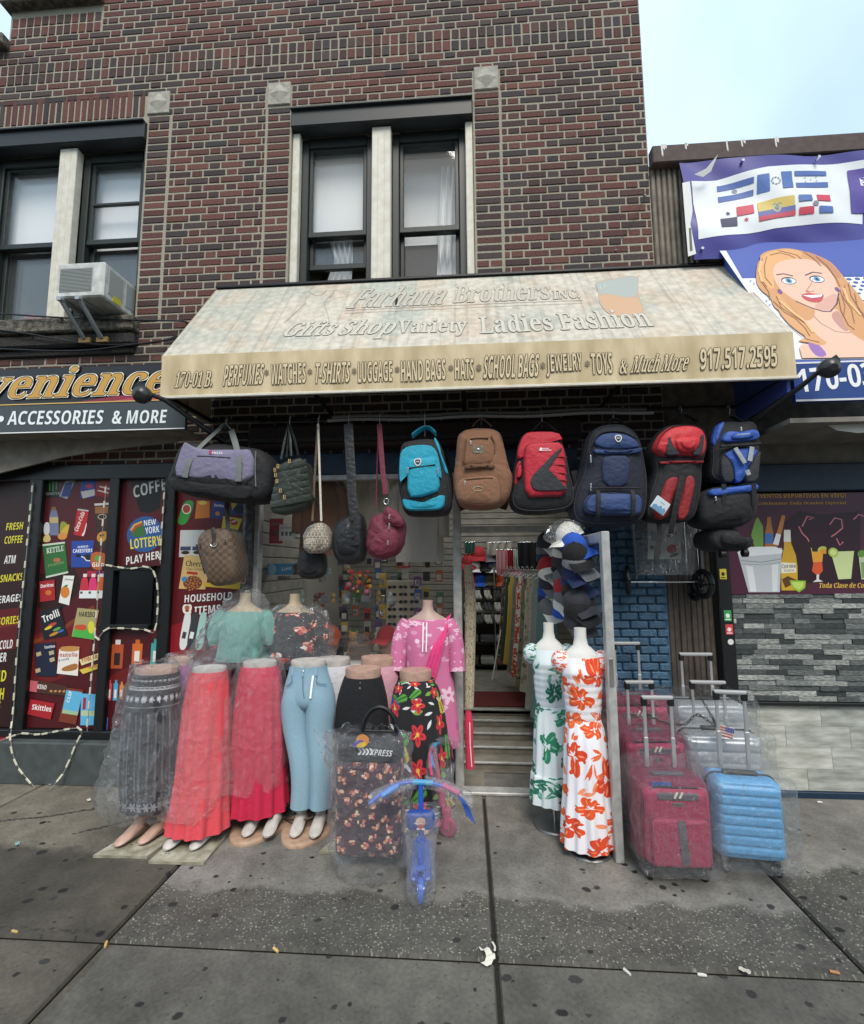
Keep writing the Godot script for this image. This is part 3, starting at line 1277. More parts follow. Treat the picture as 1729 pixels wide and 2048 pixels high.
func tavern_sign() -> void:
	var t = thing("tavern_sign", "blue sloping sign box with a cartoon of a smiling blonde woman and number 170-03", "sign")
	var x0 = 2.035
	var x1 = 3.6
	var g = G.new()
	g.box(Vector3((x0 + x1) / 2, 2.685, 0.585), Vector3(x1 - x0, 0.25, 0.03))
	part("valance", g, mat("sign_blue", "1c3f86", 0.35), t)
	g = G.new()
	g.quad(Vector3(1.99, 2.81, 0.6), Vector3(x1, 2.81, 0.6), Vector3(x1, 4.02, 0.03), Vector3(1.99, 4.02, 0.03))
	g.quad(Vector3(1.99, 2.79, 0.58), Vector3(x1, 2.79, 0.58), Vector3(x1, 4.0, 0.01), Vector3(1.99, 4.0, 0.01))
	part("sloped_panel", g, mat("sign_slope", "4b5fae", 0.35), t)
	g = G.new()
	g.slab(PackedVector2Array([Vector2(-0.6, 2.81), Vector2(-0.03, 4.02), Vector2(-0.03, 2.6), Vector2(-0.6, 2.6)]), -0.01, 0.01)
	part("side_panel", g, M.sign_slope, t, Transform3D(Basis(Vector3.UP, PI / 2), Vector3(2.0, 0, 0)))
	# picture on the slope: x across, y up the slope
	var slope = Transform3D(Basis(Vector3(1, 0, 0), Vector3(0, 0.9047, -0.4262), Vector3(0, 0.4262, 0.9047)), Vector3(0, 2.811, 0.602))
	g = G.new()
	var sk = "e0b6a0"
	g.poly([1.927,1.322,1.98,1.323,2.039,.867,2.094,.023,2.057,.025], "d9dde6")
	g.poly([1.98,1.323,3.501,1.258,3.271,.788,1.996,.871], "3f54a6")
	g.poly([1.996,.871,3.276,.797,2.884,-.004,2.093,.02], "e4e8ec")
	var dot = [2.664,.846,2.655,.569,2.805,.835]
	for i in 12:
		for j in 9:
			g.oval(dot[0] + i * 0.055 + (j % 2) * 0.0275, dot[1] - j * 0.04, 0.02 - 0.0014 * j, 0.017 - 0.0012 * j, "33529c", 0, 10)
	for q in [[2.038,.83], [2.051,.801], [2.072,.602], [2.079,.558]]:
		g.oval(q[0], q[1], 0.007, 0.008, "7f93c4", 0, 8)
	# hair mass behind
	g.curve([2.168,1.091,2.232,1.167,2.344,1.199,2.424,1.202,2.508,1.153,2.587,1.095,2.649,1,2.657,.856,2.668,.726,2.679,.602,2.663,.468,2.697,.32,2.653,.154,2.561,.114,2.509,.238,2.446,.273,2.437,.4,2.282,.493,2.175,.691], "c9925f")
	g.curve([2.18,1.11,2.27,1.042,2.219,.76,2.221,.583,2.245,.446,2.273,.33,2.281,.221,2.296,.147,2.239,.135,2.21,.161,2.156,.17,2.125,.191,2.187,.203,2.21,.232,2.164,.274,2.138,.371,2.122,.471,2.094,.54,2.111,.625,2.063,.736,2.079,.864], "c9925f")
	g.curve([2.18,1.11,2.344,1.199,2.501,1.164,2.46,1.066,2.362,1.054,2.261,.984,2.197,.855,2.16,.71,2.12,.75,2.096,.844], "d9a36b")
	g.curve([2.501,1.164,2.58,1.106,2.645,.991,2.653,.819,2.595,.805,2.589,.957,2.54,1.059], "b9815c")
	# shoulders and chest
	g.curve([2.264,.528,2.495,.496,2.47,.382,2.49,.286,2.584,.233,2.681,.152,2.681,.152,2.618,.01,2.618,.01,2.097,.026,2.097,.026,2.097,.027,2.121,.154,2.197,.15,2.284,.152,2.228,.208,2.183,.273,2.191,.352], sk)
	g.curve([2.169,.151,2.207,.179,2.241,.14,2.258,.036,2.18,.026], "8c63a8")
	g.curve([2.405,.419,2.488,.479,2.47,.382,2.49,.286,2.434,.242], "b98a7e")
	g.stroke([2.304,.442,2.327,.343,2.383,.261,2.453,.241,2.54,.267], 0.007, "a0786e")
	g.curve([2.598,.842,2.642,.765,2.658,.638,2.641,.486,2.638,.339,2.654,.199,2.564,.099,2.503,.177,2.471,.24,2.461,.335,2.498,.479,2.553,.646], "c9925f")
	g.curve([2.171,.71,2.19,.55,2.214,.415,2.252,.3,2.266,.206,2.302,.151,2.237,.129,2.194,.168,2.131,.18,2.196,.213,2.157,.282,2.121,.38,2.108,.505], "cf9a66")
	g.curve([2.214,.653,2.282,.578,2.357,.505,2.29,.377,2.222,.382,2.208,.515], "c9925f")
	# face
	g.curve([2.24,.986,2.316,1.048,2.433,1.068,2.533,1.04,2.589,.957,2.595,.805,2.56,.663,2.504,.546,2.43,.458,2.384,.47,2.327,.507,2.262,.58,2.214,.653,2.193,.744,2.197,.855], sk)
	g.stroke([2.252,.58,2.326,.504,2.382,.463,2.429,.457,2.501,.537,2.555,.646], 0.009, "3c3440")
	g.curve([2.401,.57,2.55,.664,2.504,.546,2.432,.463,2.385,.473,2.337,.506], "cf9f8f")
	g.stroke([2.227,.881,2.279,.89,2.333,.859], 0.012, "3c2e34")
	g.stroke([2.414,.86,2.479,.893,2.532,.875], 0.012, "3c2e34")
	for e in [[2.286,.807,.044,.032], [2.475,.811,.043,.032]]:
		g.oval(e[0], e[1], e[2] * 1.12, e[3] * 1.35, "3a2f38")
		g.oval(e[0], e[1] - 0.003, e[2], e[3], "eef0f2")
		g.oval(e[0], e[1], e[2] * 0.5, e[3] * 0.95, "5d95c2")
		g.oval(e[0], e[1], e[2] * 0.22, e[3] * 0.5, "1f2630")
	g.stroke([2.451,.816,2.41,.746,2.365,.695,2.366,.669,2.412,.683], 0.006, "b98672")
	g.oval(2.365,.681,.012,.011, "b07a68")
	g.curve([2.305,.643,2.365,.667,2.399,.647,2.461,.646,2.43,.585,2.395,.553,2.347,.56,2.313,.593], "b8444a")
	g.poly([2.32,.638,2.385,.637,2.448,.64,2.428,.613,2.364,.607], "f3f1ee")
	g.oval(2.187,.691,.013,.028, "6d4a86")
	g.oval(2.56,.684,.013,.028, "6d4a86")
	# locks of hair drawn in darker strokes and lighter bands
	for s in [[2.201,1.088,2.143,.974,2.112,.843,2.12,.75], [2.235,1.106,2.181,.991,2.144,.859,2.157,.765], [2.337,1.178,2.393,1.143,2.447,1.107,2.457,1.056], [2.569,1.076,2.6,.956,2.602,.823,2.591,.714], [2.628,.729,2.563,.593,2.566,.474,2.527,.33], [2.577,.68,2.54,.509,2.486,.397], [2.653,.639,2.611,.488,2.606,.357], [2.148,.64,2.138,.52,2.176,.45,2.212,.382,2.248,.316], [2.11,.59,2.142,.469,2.188,.4,2.213,.302,2.214,.225], [2.123,.356,2.154,.275,2.185,.196,2.249,.162], [2.263,1.123,2.338,1.147,2.393,1.112,2.423,1.069], [2.126,.937,2.101,.825,2.113,.696,2.096,.609], [2.655,.745,2.619,.606,2.614,.471,2.622,.324], [2.534,.595,2.496,.462,2.483,.317,2.502,.269], [2.504,1.143,2.54,1.059,2.558,.959]]:
		g.stroke(s, 0.005, "8a5d40")
	for s in [[2.178,1.05,2.126,.937,2.106,.806], [2.604,.695,2.579,.557,2.598,.406], [2.151,.588,2.191,.466,2.236,.365,2.244,.254]]:
		g.stroke(s, 0.016, "e0b47c")
	part("portrait", g, M.print, t, slope)
	g = G.new()
	g.rect(x0, 2.8, x1, 2.81, "e6e8ec")
	g.rect(x0, 2.56, x1, 2.572, "cfd3d8")
	g.tx("170-03", font("Droid Sans", 700), [2.062,2.617,.446,.147,.074], "f2f4f7")
	part("lettering", g, M.print, t, put(0, 0, 0.602))

func cocktail_poster() -> void:
	var t = thing("cocktail_poster", "maroon printed poster of an ice bucket, beers and cocktails on the tavern front", "poster")
	var g = G.new()
	g.cbox(Vector3(2.6, 1.715, 0.008), Vector3(1.46, 0.72, 0.014), 0.003)
	part("board", g, mat("maroon", "4a1f35", 0.4), t)
	g = G.new()
	g.poly([2.278,1.871,2.378,1.944,2.514,1.917,2.792,1.938,2.743,1.434,2.334,1.436,2.258,1.628], "2c0f1e")
	for s in [[2.368,1.834,2.387,1.785,2.419,1.748,2.428,1.724], [2.442,1.882,2.478,1.893,2.432,1.906,2.391,1.833], [2.577,1.843,2.616,1.892,2.661,1.879,2.661,1.818,2.617,1.782,2.58,1.758], [2.741,1.878,2.779,1.914,2.812,1.901], [2.614,1.746,2.632,1.697,2.657,1.721]]:
		g.stroke(s, 0.012, "8f3450")
		g.stroke(s, 0.005, "d08a90")
	var gold = "c7973a"
	g.tx("EVENTOS DEPORTIVOS EN VIVO!", font("Droid Sans", 700), [2.099,2.043,.606,.03,-.01], gold)
	g.tx("Celebramos Toda Ocasion Especial", font("Droid Serif", 700), [2.098,1.985,.601,.03,-.005], gold, 0.25)
	g.tx("Toda Clase de Cocteles", font("Droid Serif", 700), [2.462,1.4,.401,.036,-.003], "e0b84a", 0.25)
	# bottles
	g.poly([2.075,1.886,2.094,1.905,2.124,1.837,2.115,1.69,2.054,1.691,2.037,1.776], "6f9a4a")
	g.poly([2.158,1.904,2.182,1.907,2.183,1.848,2.19,1.787,2.18,1.689,2.124,1.69,2.132,1.787,2.15,1.848], "a8693a")
	g.poly([2.132,1.787,2.19,1.784,2.182,1.714,2.126,1.714], "3f6fae")
	g.poly([2.259,1.918,2.282,1.911,2.261,1.835,2.233,1.75,2.211,1.689,2.177,1.702,2.213,1.787,2.237,1.86], "b87a3f")
	g.poly([2.211,1.787,2.241,1.776,2.218,1.701,2.181,1.711], "dfe0e0")
	# bucket
	g.poly([1.934,1.653,2.24,1.683,2.2,1.371,1.989,1.371], "b9c0c6")
	g.poly([1.934,1.653,1.995,1.691,2.194,1.692,2.244,1.667,2.236,1.641,1.955,1.621], "dfe5ea")
	g.stroke([1.953,1.594,2.092,1.581,2.231,1.604], 0.007, "8d969c")
	g.stroke([1.957,1.572,2.091,1.562,2.226,1.58], 0.005, "8d969c")
	g.poly([1.985,1.558,2.032,1.55,2.044,1.375,2.001,1.375], "d9dee2")
	g.poly([2.16,1.563,2.207,1.568,2.182,1.375,2.151,1.375], "d3d8dc")
	# beer and lime
	g.poly([2.264,1.81,2.308,1.81,2.305,1.713,2.33,1.628,2.334,1.544,2.32,1.383,2.212,1.383,2.225,1.58,2.254,1.689], "caa02c")
	g.poly([2.264,1.81,2.308,1.81,2.303,1.725,2.255,1.725], "d7d9d2")
	g.poly([2.226,1.58,2.325,1.574,2.323,1.508,2.22,1.502], "e5e0c8")
	g.tx("Corona", font("Droid Serif", 700), [2.228,1.538,.095,.027,.057], "28305c")
	g.tx("Extra", font("Droid Serif", 400), [2.243,1.514,.066,.017,.049], "28305c")
	g.poly([2.221,1.46,2.263,1.484,2.335,1.448,2.239,1.401], "5a3a18")
	g.poly([2.272,1.454,2.381,1.45,2.372,1.4,2.328,1.369,2.285,1.4], "8db83a")
	g.poly([2.283,1.442,2.366,1.441,2.359,1.406,2.33,1.386,2.295,1.408], "bcd46a")
	# cocktails
	g.poly([2.436,1.653,2.516,1.655,2.501,1.578,2.501,1.519,2.476,1.493,2.451,1.493,2.427,1.519,2.443,1.579], "d3572f")
	g.poly([2.436,1.653,2.516,1.655,2.503,1.583,2.44,1.579], "e0a032")
	g.poly([2.456,1.493,2.474,1.493,2.469,1.459,2.497,1.445,2.426,1.44,2.453,1.459], "d9d5d2")
	g.oval(2.509,1.668,.032,.022, "b9c05a", 0.4)
	g.poly([2.491,1.663,2.538,1.674,2.535,1.638,2.501,1.638], "d8902e")
	g.stroke([2.445,1.627,2.436,1.681], 0.005, "d9cf5a")
	g.poly([2.565,1.652,2.721,1.656,2.704,1.619,2.654,1.571,2.642,1.506,2.683,1.463,2.598,1.459,2.642,1.506,2.641,1.572,2.59,1.614], "c9d69a")
	g.oval(2.582,1.647,.034,.034, "a8bf4a", 0.2)
	g.oval(2.582,1.647,.023,.022, "d3de92", 0.2)
	g.poly([2.747,1.648,2.854,1.648,2.812,1.458,2.751,1.458], "b9c7a2")
	g.poly([2.757,1.577,2.836,1.576,2.811,1.467,2.755,1.468], "7f9a5a")
	g.oval(2.768,1.636,.029,.024, "5f8f3a", 0.6)
	part("poster_print", g, M.print, t, put(0, 0, 0.0165))

func dab(g: G, c: Array, body: String, words := "", ink := "f2f2f2", turn := 0.0, bold := "Droid Sans") -> void:
	# a printed pack: c = centre x, y, half width, half height
	g.rrect(c[0], c[1], c[2] * 2, c[3] * 2, turn, body)
	if words != "":
		var o = Vector2(-c[2] * 0.85, c[3] * 0.35).rotated(turn) + Vector2(c[0], c[1])
		g.text(words, font(bold, 700), o.x, o.y, c[2] * 1.7, c[3] * 0.36, ink, 0.0, turn)

func convenience() -> void:
	var t = thing("convenience_storefront", "black framed storefront of red printed panels with snack pictures, on a grey plinth", "storefront")
	grainy(mat("plinth", "4c5354", 0.75), M.soft, 1.5)
	var g = G.new()
	g.cbox(Vector3(-3.25, 0.145, 0.02), Vector3(3.16, 0.3, 0.2), 0.01)
	part("plinth", g, M.plinth, t)
	g = G.new()
	g.box(Vector3(-3.25, 1.35, -0.1), Vector3(3.16, 2.5, 0.16))
	part("backing", g, M.black_paint, t)
	for x in [[(-3.481 + -3.372) / 2, -3.372 - -3.481], [(-2.807 + -2.729) / 2, -2.729 - -2.807], [(-2.35 + -2.262) / 2, -2.262 - -2.35], [(-1.696 + -1.641) / 2, -1.641 - -1.696]]:
		g = G.new()
		g.cbox(Vector3(x[0], 1.32, 0.01), Vector3(x[1], 2.02, 0.07), 0.006)
		part("frame_post", g, M.black_paint, t)
	for y in [[0.32, 0.07], [2.33, 0.12]]:
		g = G.new()
		g.cbox(Vector3(-3.15, y[0], 0.012), Vector3(2.9, y[1], 0.072), 0.006)
		part("frame_rail", g, M.black_paint, t)
	for y in [1.565, 1.12]:
		g = G.new()
		g.cbox(Vector3(-2.625, y, 0.008), Vector3(0.4, 0.035, 0.07), 0.004)
		part("frame_rail", g, M.black_paint, t)
	# dark hatch in the middle bay
	g = G.new()
	g.box(Vector3(-2.625, 1.342, -0.005), Vector3(0.398, 0.41, 0.02))
	part("hatch", g, mat("hatch_black", "08090d", 0.2), t)
	var red = "4c1318"
	var sans = font("Droid Sans", 700)
	# first bay: the list of goods
	g = G.new()
	g.rect(-4.5, 0.36, -3.5, 2.27, "2b1014")
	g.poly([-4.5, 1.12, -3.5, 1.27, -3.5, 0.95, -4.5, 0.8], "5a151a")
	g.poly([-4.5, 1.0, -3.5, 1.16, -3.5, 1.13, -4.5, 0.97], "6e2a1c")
	var yel = "d6cf3a"
	var wh = "e2e4e2"
	for s in [["FRESH", 25, 1650, 180, 1620, 68, yel], ["COFFEE", 20, 1770, 188, 1735, 70, yel], ["ATM", 35, 1945, 138, 1920, 75, wh]]:
		g.text(s[0], sans, lerpf(-3.714, -2.258, s[1] / 1593.0), 1.875 + (1650 - s[2]) * 0.00091, (s[3] - s[1]) * 0.00091, s[5] * 0.00085, s[6], 0.12, 0.06)
	for s in [["SNACKS", -40, 265, 148, 60, yel], ["BEVERAGES", -140, 445, 158, 60, wh], ["ACCESSORIES", -200, 628, 152, 62, yel], ["COLD", 5, 800, 112, 70, wh], ["BEER", -40, 905, 72, 72, wh], ["AND", -70, 1062, 82, 88, yel], ["MUCH", -90, 1205, 76, 90, yel], ["MORE", -95, 1310, 54, 95, yel]]:
		g.text(s[0], sans, -3.66 + s[1] * 0.00101, 1.717 - s[2] * 0.00097, (s[3] - s[1]) * 0.00101, s[4] * 0.00095, s[5], 0.12, 0.1)
	part("list_panel", g, M.print, t, put(0, 0, 0.0))
	# second bay: snacks and drinks
	g = G.new()
	g.rect(-3.43, 0.36, -2.83, 2.27, red)
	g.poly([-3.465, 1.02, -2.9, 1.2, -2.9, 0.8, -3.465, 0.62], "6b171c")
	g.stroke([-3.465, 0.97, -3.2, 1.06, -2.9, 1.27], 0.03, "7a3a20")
	g.poly([-3.465, 1.3, -3.2, 1.2, -3.0, 1.42, -3.1, 1.6, -3.465, 1.5], "2e0e12")
	dab(g, [-3.322,2.229,.053,.095], "16191a")
	for k in 3:
		g.stroke([-3.357,2.304,-3.344,2.19], 0.012, "3f7a3a")
	g.stroke([-3.325,2.303,-3.316,2.184], 0.012, "3f7a3a")
	g.stroke([-3.294,2.303,-3.288,2.195], 0.012, "3f7a3a")
	g.tx("MONSTER", sans, [-3.391,2.155,.137,.021,.027], "8d9690")
	dab(g, [-3.194,2.217,.037,.089], "8d97a4", "", "", -0.35)
	g.poly([-3.218,2.248,-3.154,2.264,-3.169,2.14,-3.243,2.141], "2b3f78")
	dab(g, [-3.02,2.22,.059,.089], "24388a")
	g.tx("FIJI", sans, [-3.07,2.266,.095,.033,.075], "7f9fc0")
	g.oval(-3.011,2.223,.028,.019, "a8284a")
	g.poly([-3.08,2.18,-2.963,2.198,-2.956,2.148,-3.056,2.123], "b4b4b4")
	dab(g, [-2.888,2.218,.064,.083], "7e1a20", "", "", -0.1)
	g.poly([-2.922,2.224,-2.829,2.202,-2.831,2.19,-2.924,2.213], "c8b8b8")
	g.poly([-2.935,2.192,-2.842,2.17,-2.844,2.158,-2.938,2.183], "c8b8b8")
	# bottle with fruit
	g.curve([-3.368,1.931,-3.325,1.942,-3.311,1.849,-3.34,1.826,-3.367,1.849], "c8cdd0")
	g.curve([-3.232,1.941,-3.189,1.94,-3.162,1.905,-3.205,1.836,-3.231,1.848], "8f9636")
	g.curve([-3.149,1.934,-3.158,1.864,-3.171,1.801,-3.228,1.813,-3.22,1.871], "c9a83a")
	g.oval(-3.204,1.824,.04,.029, "cf8a3f")
	g.curve([-3.361,1.826,-3.323,1.849,-3.293,1.79,-3.335,1.773,-3.367,1.785], "cdb878")
	g.poly([-3.318,2.036,-3.271,2.035,-3.251,1.976,-3.235,1.83,-3.312,1.831,-3.328,1.977], "6f7594")
	g.poly([-3.325,1.977,-3.253,1.976,-3.249,1.93,-3.321,1.93], "b9a878")
	g.poly([-3.317,2.06,-3.28,2.059,-3.274,2.032,-3.319,2.033], "7a5a38")
	# cola can
	g.poly([-3.093,2.042,-3,2.029,-3.001,1.973,-3.023,1.816,-3.11,1.835,-3.101,1.986], "b0232a")
	g.poly([-3.093,2.042,-3,2.029,-3,2.017,-3.095,2.03], "b9b9b9")
	g.curve([-3.013,1.927,-3.004,1.926,-3.02,1.822,-3.048,1.825,-3.023,1.857], "e6e2e2")
	g.text("Coca-Cola", font("Droid Serif", 700), -3.079, 1.854, 0.16, 0.038, "eceae8", 0.3, 1.25)
	# tube of crisps
	g.poly([-2.951,2.072,-2.828,2.07,-2.812,1.717,-2.916,1.729], "3a2320")
	g.poly([-2.956,2.081,-2.826,2.087,-2.824,2.07,-2.952,2.063], "cfcac4")
	g.poly([-2.948,2.054,-2.829,2.058,-2.826,2,-2.942,2.001], "8f6436")
	g.oval(-2.882,1.974,.037,.022, "b9b2a4")
	g.oval(-2.882,1.974,.031,.016, "2e1c18")
	g.curve([-2.917,1.821,-2.889,1.856,-2.828,1.861,-2.83,1.797,-2.87,1.766,-2.907,1.781], "c08a3a")
	g.curve([-2.899,1.827,-2.863,1.838,-2.85,1.826,-2.886,1.815], "3a2416")
	# kettle chips and cakes
	g.poly([-3.365,1.753,-3.178,1.772,-3.132,1.542,-3.314,1.497], "2f6a36")
	g.stroke([-3.365,1.753,-3.178,1.772], 0.014, "c9d2c4")
	g.stroke([-3.314,1.5,-3.131,1.539], 0.014, "c9d2c4")
	g.tx("KETTLE", font("Droid Serif", 700), [-3.324,1.686,.144,.041,.153], "e0e6da")
	g.oval(-3.234,1.634,.031,.017, "b06a4a")
	g.tx("JALAPENO", font("Droid Serif", 400), [-3.303,1.577,.135,.023,.187], "9fb07a")
	g.poly([-3.121,1.783,-2.931,1.787,-2.952,1.575,-3.11,1.576], "27489e")
	g.tx("OREO", sans, [-3.067,1.726,.088,.017,.076], "dfe6f2")
	g.tx("CAKESTERS", sans, [-3.104,1.69,.161,.028,.028], "eef2f8")
	g.curve([-3.088,1.679,-3.033,1.678,-3.026,1.661,-3.068,1.65], "191a22")
	g.curve([-3.026,1.661,-2.985,1.684,-2.948,1.672,-2.956,1.626,-2.993,1.626], "20202a")
	g.stroke([-3.032,1.661,-3.007,1.652,-2.987,1.629,-2.956,1.626], 0.008, "e0e6ee")
	g.curve([-2.947,1.701,-2.816,1.688,-2.811,1.574,-2.866,1.549,-2.933,1.563,-2.956,1.626], "b5602e")
	g.oval(-2.894,1.646,.027,.023, "5e9a4a")
	g.tx("Giant", sans, [-2.935,1.578,.114,.037,.044], "f2efe6")
	g.poly([-2.972,1.549,-2.824,1.546,-2.82,1.5,-2.971,1.501], "a8233a")
	g.oval(-2.871,1.529,.03,.017, "4a2a66")
	for b in [[730, "c22f44"], [845, "d63a72"], [958, "d0632e"]]:
		var x: float = lerpf(-3.43, -2.686, b[0] / 1229.0)
		var y = 1.4
		g.rect(x - 0.016, y + 0.1, x + 0.016, y + 0.125, "dcd6d8")
		g.curve([x - 0.02, y + 0.1, x + 0.02, y + 0.1, x + 0.034, y + 0.05, x + 0.034, y - 0.06, x - 0.034, y - 0.06, x - 0.034, y + 0.05], b[1])
		g.rect(x - 0.036, y - 0.065, x + 0.036, y - 0.005, "dfe3e4")
		g.rect(x - 0.03, y - 0.03, x - 0.01, y - 0.012, "44484c")
	dab(g, [-3.292,1.394,.063,.08], "a3262a", "Doritos", "eeeeee", 0.12)
	g.oval(-3.281,1.38,.026,.019, "c9722f")
	g.poly([-3.166,1.512,-3.076,1.51,-3.101,1.281,-3.189,1.304], "e4e6e2")
	g.oval(-3.143,1.384,.038,.047, "d07f33", 0.2)
	g.oval(-3.139,1.431,.018,.008, "4a7a36", 0.4)
	g.text("Jumex", sans, -3.156, 1.474, 0.07, 0.02, "2f5a44", 0, -0.1)
	# sweets
	g.poly([-3.344,1.229,-3.176,1.272,-3.097,1.053,-3.29,1.02], "1c2028")
	g.tx("Trolli", sans, [-3.301,1.145,.143,.058,.404], "f0f0ee")
	for q in [[-3.229,1.132,.04,.013, "b8453a"], [-3.257,1.108,.034,.011, "d8c23a"], [-3.186,1.099,.034,.011, "5fa04a"], [-3.208,1.062,.04,.011, "c98a2e"], [-3.15,1.085,.024,.009, "3f6fc0"]]:
		g.oval(q[0], q[1], q[2], q[3], q[4], 0.4, 12)
	g.poly([-3.029,1.262,-2.853,1.246,-2.878,1.019,-3.06,1.044], "a89f70")
	g.poly([-3.042,1.109,-2.864,1.1,-2.876,1.022,-3.057,1.042], "4fae48")
	g.tx("HARIBO", sans, [-3.014,1.194,.133,.039,-.027], "191a18")
	g.curve([-3.044,1.132,-2.945,1.137,-2.941,1.086,-3.041,1.095], "c0522f")
	g.curve([-2.936,1.155,-2.887,1.165,-2.875,1.072,-2.924,1.063], "d8cf3a")
	g.poly([-3.362,.983,-3.193,1.002,-3.156,.742,-3.33,.745], "1e2438")
	for q in [[300, 850], [400, 840], [305, 970], [410, 890]]:
		g.rrect(-3.631 + q[0] * 0.00104, .94 + (820 - q[1]) * 0.00103, 0.04, 0.03, 0.3, "b7a680")
	g.tx("Tostitos", sans, [-3.276,.949,.088,.022,.132], "e6e8ee")
	g.poly([-3.153,.947,-2.991,.966,-2.985,.748,-3.158,.764], "e8e4dc")
	g.curve([-3.148,.961,-3.11,.97,-3.031,.971,-2.991,.966,-2.992,.93,-3.147,.929], "c08a4a")
	g.tx("nutella", sans, [-3.145,.888,.143,.033,.02], "b0252c")
	g.tx("B-ready", sans, [-3.148,.846,.088,.024,.217], "3a6a9a")
	g.curve([-3.127,.806,-3.021,.843,-2.988,.834,-2.996,.789,-3.114,.778], "a8703a")
	g.poly([-2.983,.87,-2.81,.926,-2.805,.881,-2.96,.825], "dfcf98")
	g.tx("TOBLERONE", sans, [-2.962,.848,.209,.027,.248], "a03a2a")
	g.poly([-2.977,.793,-2.804,.845,-2.8,.813,-2.945,.762], "d8c04a")
	g.tx("TOBLERONE", sans, [-2.904,.798,.184,.025,.256], "a03a2a")
	g.poly([-3.367,.708,-3.358,.722,-3.066,.675,-3.07,.598,-3.364,.626], "4a2c22")
	g.poly([-3.369,.712,-3.307,.704,-3.309,.623,-3.368,.631], "c8606a")
	g.tx("KIND", sans, [-3.307,.65,.075,.033,-.085], "e6e0da")
	for k in 4:
		g.oval(-3.192 + k * 0.035, .633, 0.013, 0.009, "b98a5a", 0.2 * k, 8)
	g.poly([-3.065,.661,-2.931,.645,-2.972,.39,-3.113,.41], "7a3a2a")
	g.poly([-3.068,.643,-2.939,.627,-2.961,.466,-3.089,.482], "5fb4dc")
	g.poly([-3.086,.5,-2.96,.484,-2.965,.457,-3.091,.473], "9fbf9a")
	g.text("CLIF", sans, -3.039, .55, 0.085, 0.024, "eef0f0", 0, 1.35)
	g.poly([-2.948,.618,-2.826,.615,-2.809,.389,-2.935,.386], "5fb4e0")
	g.poly([-2.937,.493,-2.819,.493,-2.816,.455,-2.936,.456], "b5c9a4")
	g.rect(-2.927, .501, -2.903, .589, "a02f38")
	g.poly([-3.354,.572,-3.154,.543,-3.178,.423,-3.369,.46], "a8232c")
	g.tx("Skittles", sans, [-3.337,.496,.158,.041,-.099], "f2eeee")
	part("snack_panel", g, M.print, t, put(0, 0, 0.0))
	# third bay: coffee, lottery and vapes
	g = G.new()
	g.rect(-2.79, 1.585, -2.37, 2.27, red)
	g.rect(-2.79, 0.36, -2.37, 1.1, red)
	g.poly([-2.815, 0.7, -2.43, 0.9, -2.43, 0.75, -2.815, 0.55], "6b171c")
	g.poly([-2.692,2.32,-2.391,2.314,-2.411,2.034,-2.499,1.996,-2.572,2.014], "141414")
	g.stroke([-2.691,2.293,-2.598,2.275,-2.463,2.302], 0.016, "3f423f")
	g.tx("COFFEE", sans, [-2.629,2.12,.326,.097,.241], "b9bdb8", 0.1)
	g.oval(-2.52,1.832,.148,.142, "2a5590")
	g.curve([-2.634,1.855,-2.593,1.915,-2.54,1.931,-2.526,1.862,-2.505,1.81,-2.631,1.811], "3a6a3a")
	g.stroke([-2.639,1.863,-2.61,1.906,-2.549,1.93], 0.016, "d6a03a")
	g.stroke([-2.625,1.85,-2.596,1.893,-2.543,1.91], 0.014, "b5402e")
	g.tx("NEW", sans, [-2.53,1.898,.099,.043,.102], "e6eaee")
	g.tx("YORK", sans, [-2.514,1.832,.115,.052,.139], "e6eaee")
	g.tx("LOTTERY", sans, [-2.629,1.715,.251,.077,.118], "e0cf3a")
	g.tx("PLAY HERE", sans, [-2.657,1.593,.305,.06,.175], wh, 0.1)
	for b in [[960, 870, 52, 100, "b0502c"], [1120, 850, 45, 85, "cf6a2c"], [1268, 850, 40, 90, "3fa4a0"], [915, 1125, 20, 70, "c8565f"], [965, 1125, 20, 70, "4fa3cf"], [1012, 1125, 18, 60, "d08a4a"], [890, 1370, 32, 72, "3f78c8"]]:
		var x = -3.631 + b[0] * (-2.214 - -3.631) / 1434.0
		var y = .946 + (820 - b[1]) * 0.00103
		g.rrect(x, y, b[2] * 0.0018, b[3] * 0.0018, 0.0, b[4])
		g.rect(x - b[2] * 0.0004, y + b[3] * 0.0009, x + b[2] * 0.0004, y + b[3] * 0.00125, "d5d5d2" if b[4] == "b0502c" else b[4])
		g.rrect(x, y - b[3] * 0.0002, b[2] * 0.0009, b[3] * 0.0009, 0.0, "2a2426" if b[2] > 48 else "e6e0da")
	part("lottery_panel", g, M.print, t, put(0, 0, 0.0))
	# fourth bay: groceries
	g = G.new()
	g.rect(-2.31, 0.36, -1.7, 2.27, "5e1519")
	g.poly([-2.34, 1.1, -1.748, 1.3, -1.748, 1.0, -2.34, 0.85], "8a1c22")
	g.curve([-2.213,2.096,-2.125,2.094,-2.15,1.99,-2.189,1.9,-2.26,1.907,-2.244,1.985], "3f9a44")
	g.oval(-2.189,2.027,.037,.041, "dfe8da", 0.3)
	g.oval(-2.189,2.027,.03,.033, "b0473a", 0.3)
	g.poly([-2.108,2.094,-2.003,2.086,-1.997,1.956,-2.118,1.948], "d07a2c")
	g.oval(-2.06,2.074,.034,.016, "e0c45a")
	g.poly([-1.973,2.082,-1.872,2.077,-1.893,1.941,-1.991,1.956], "273b86")
	g.tx("Doritos", sans, [-1.965,2.043,.076,.024,-.101], "e6e6ea")
	g.curve([-1.956,2.001,-1.923,2.007,-1.911,1.974,-1.948,1.968], "d08a3a")
	g.poly([-1.829,2.07,-1.728,2.059,-1.728,1.972,-1.832,1.979], "2c4486")
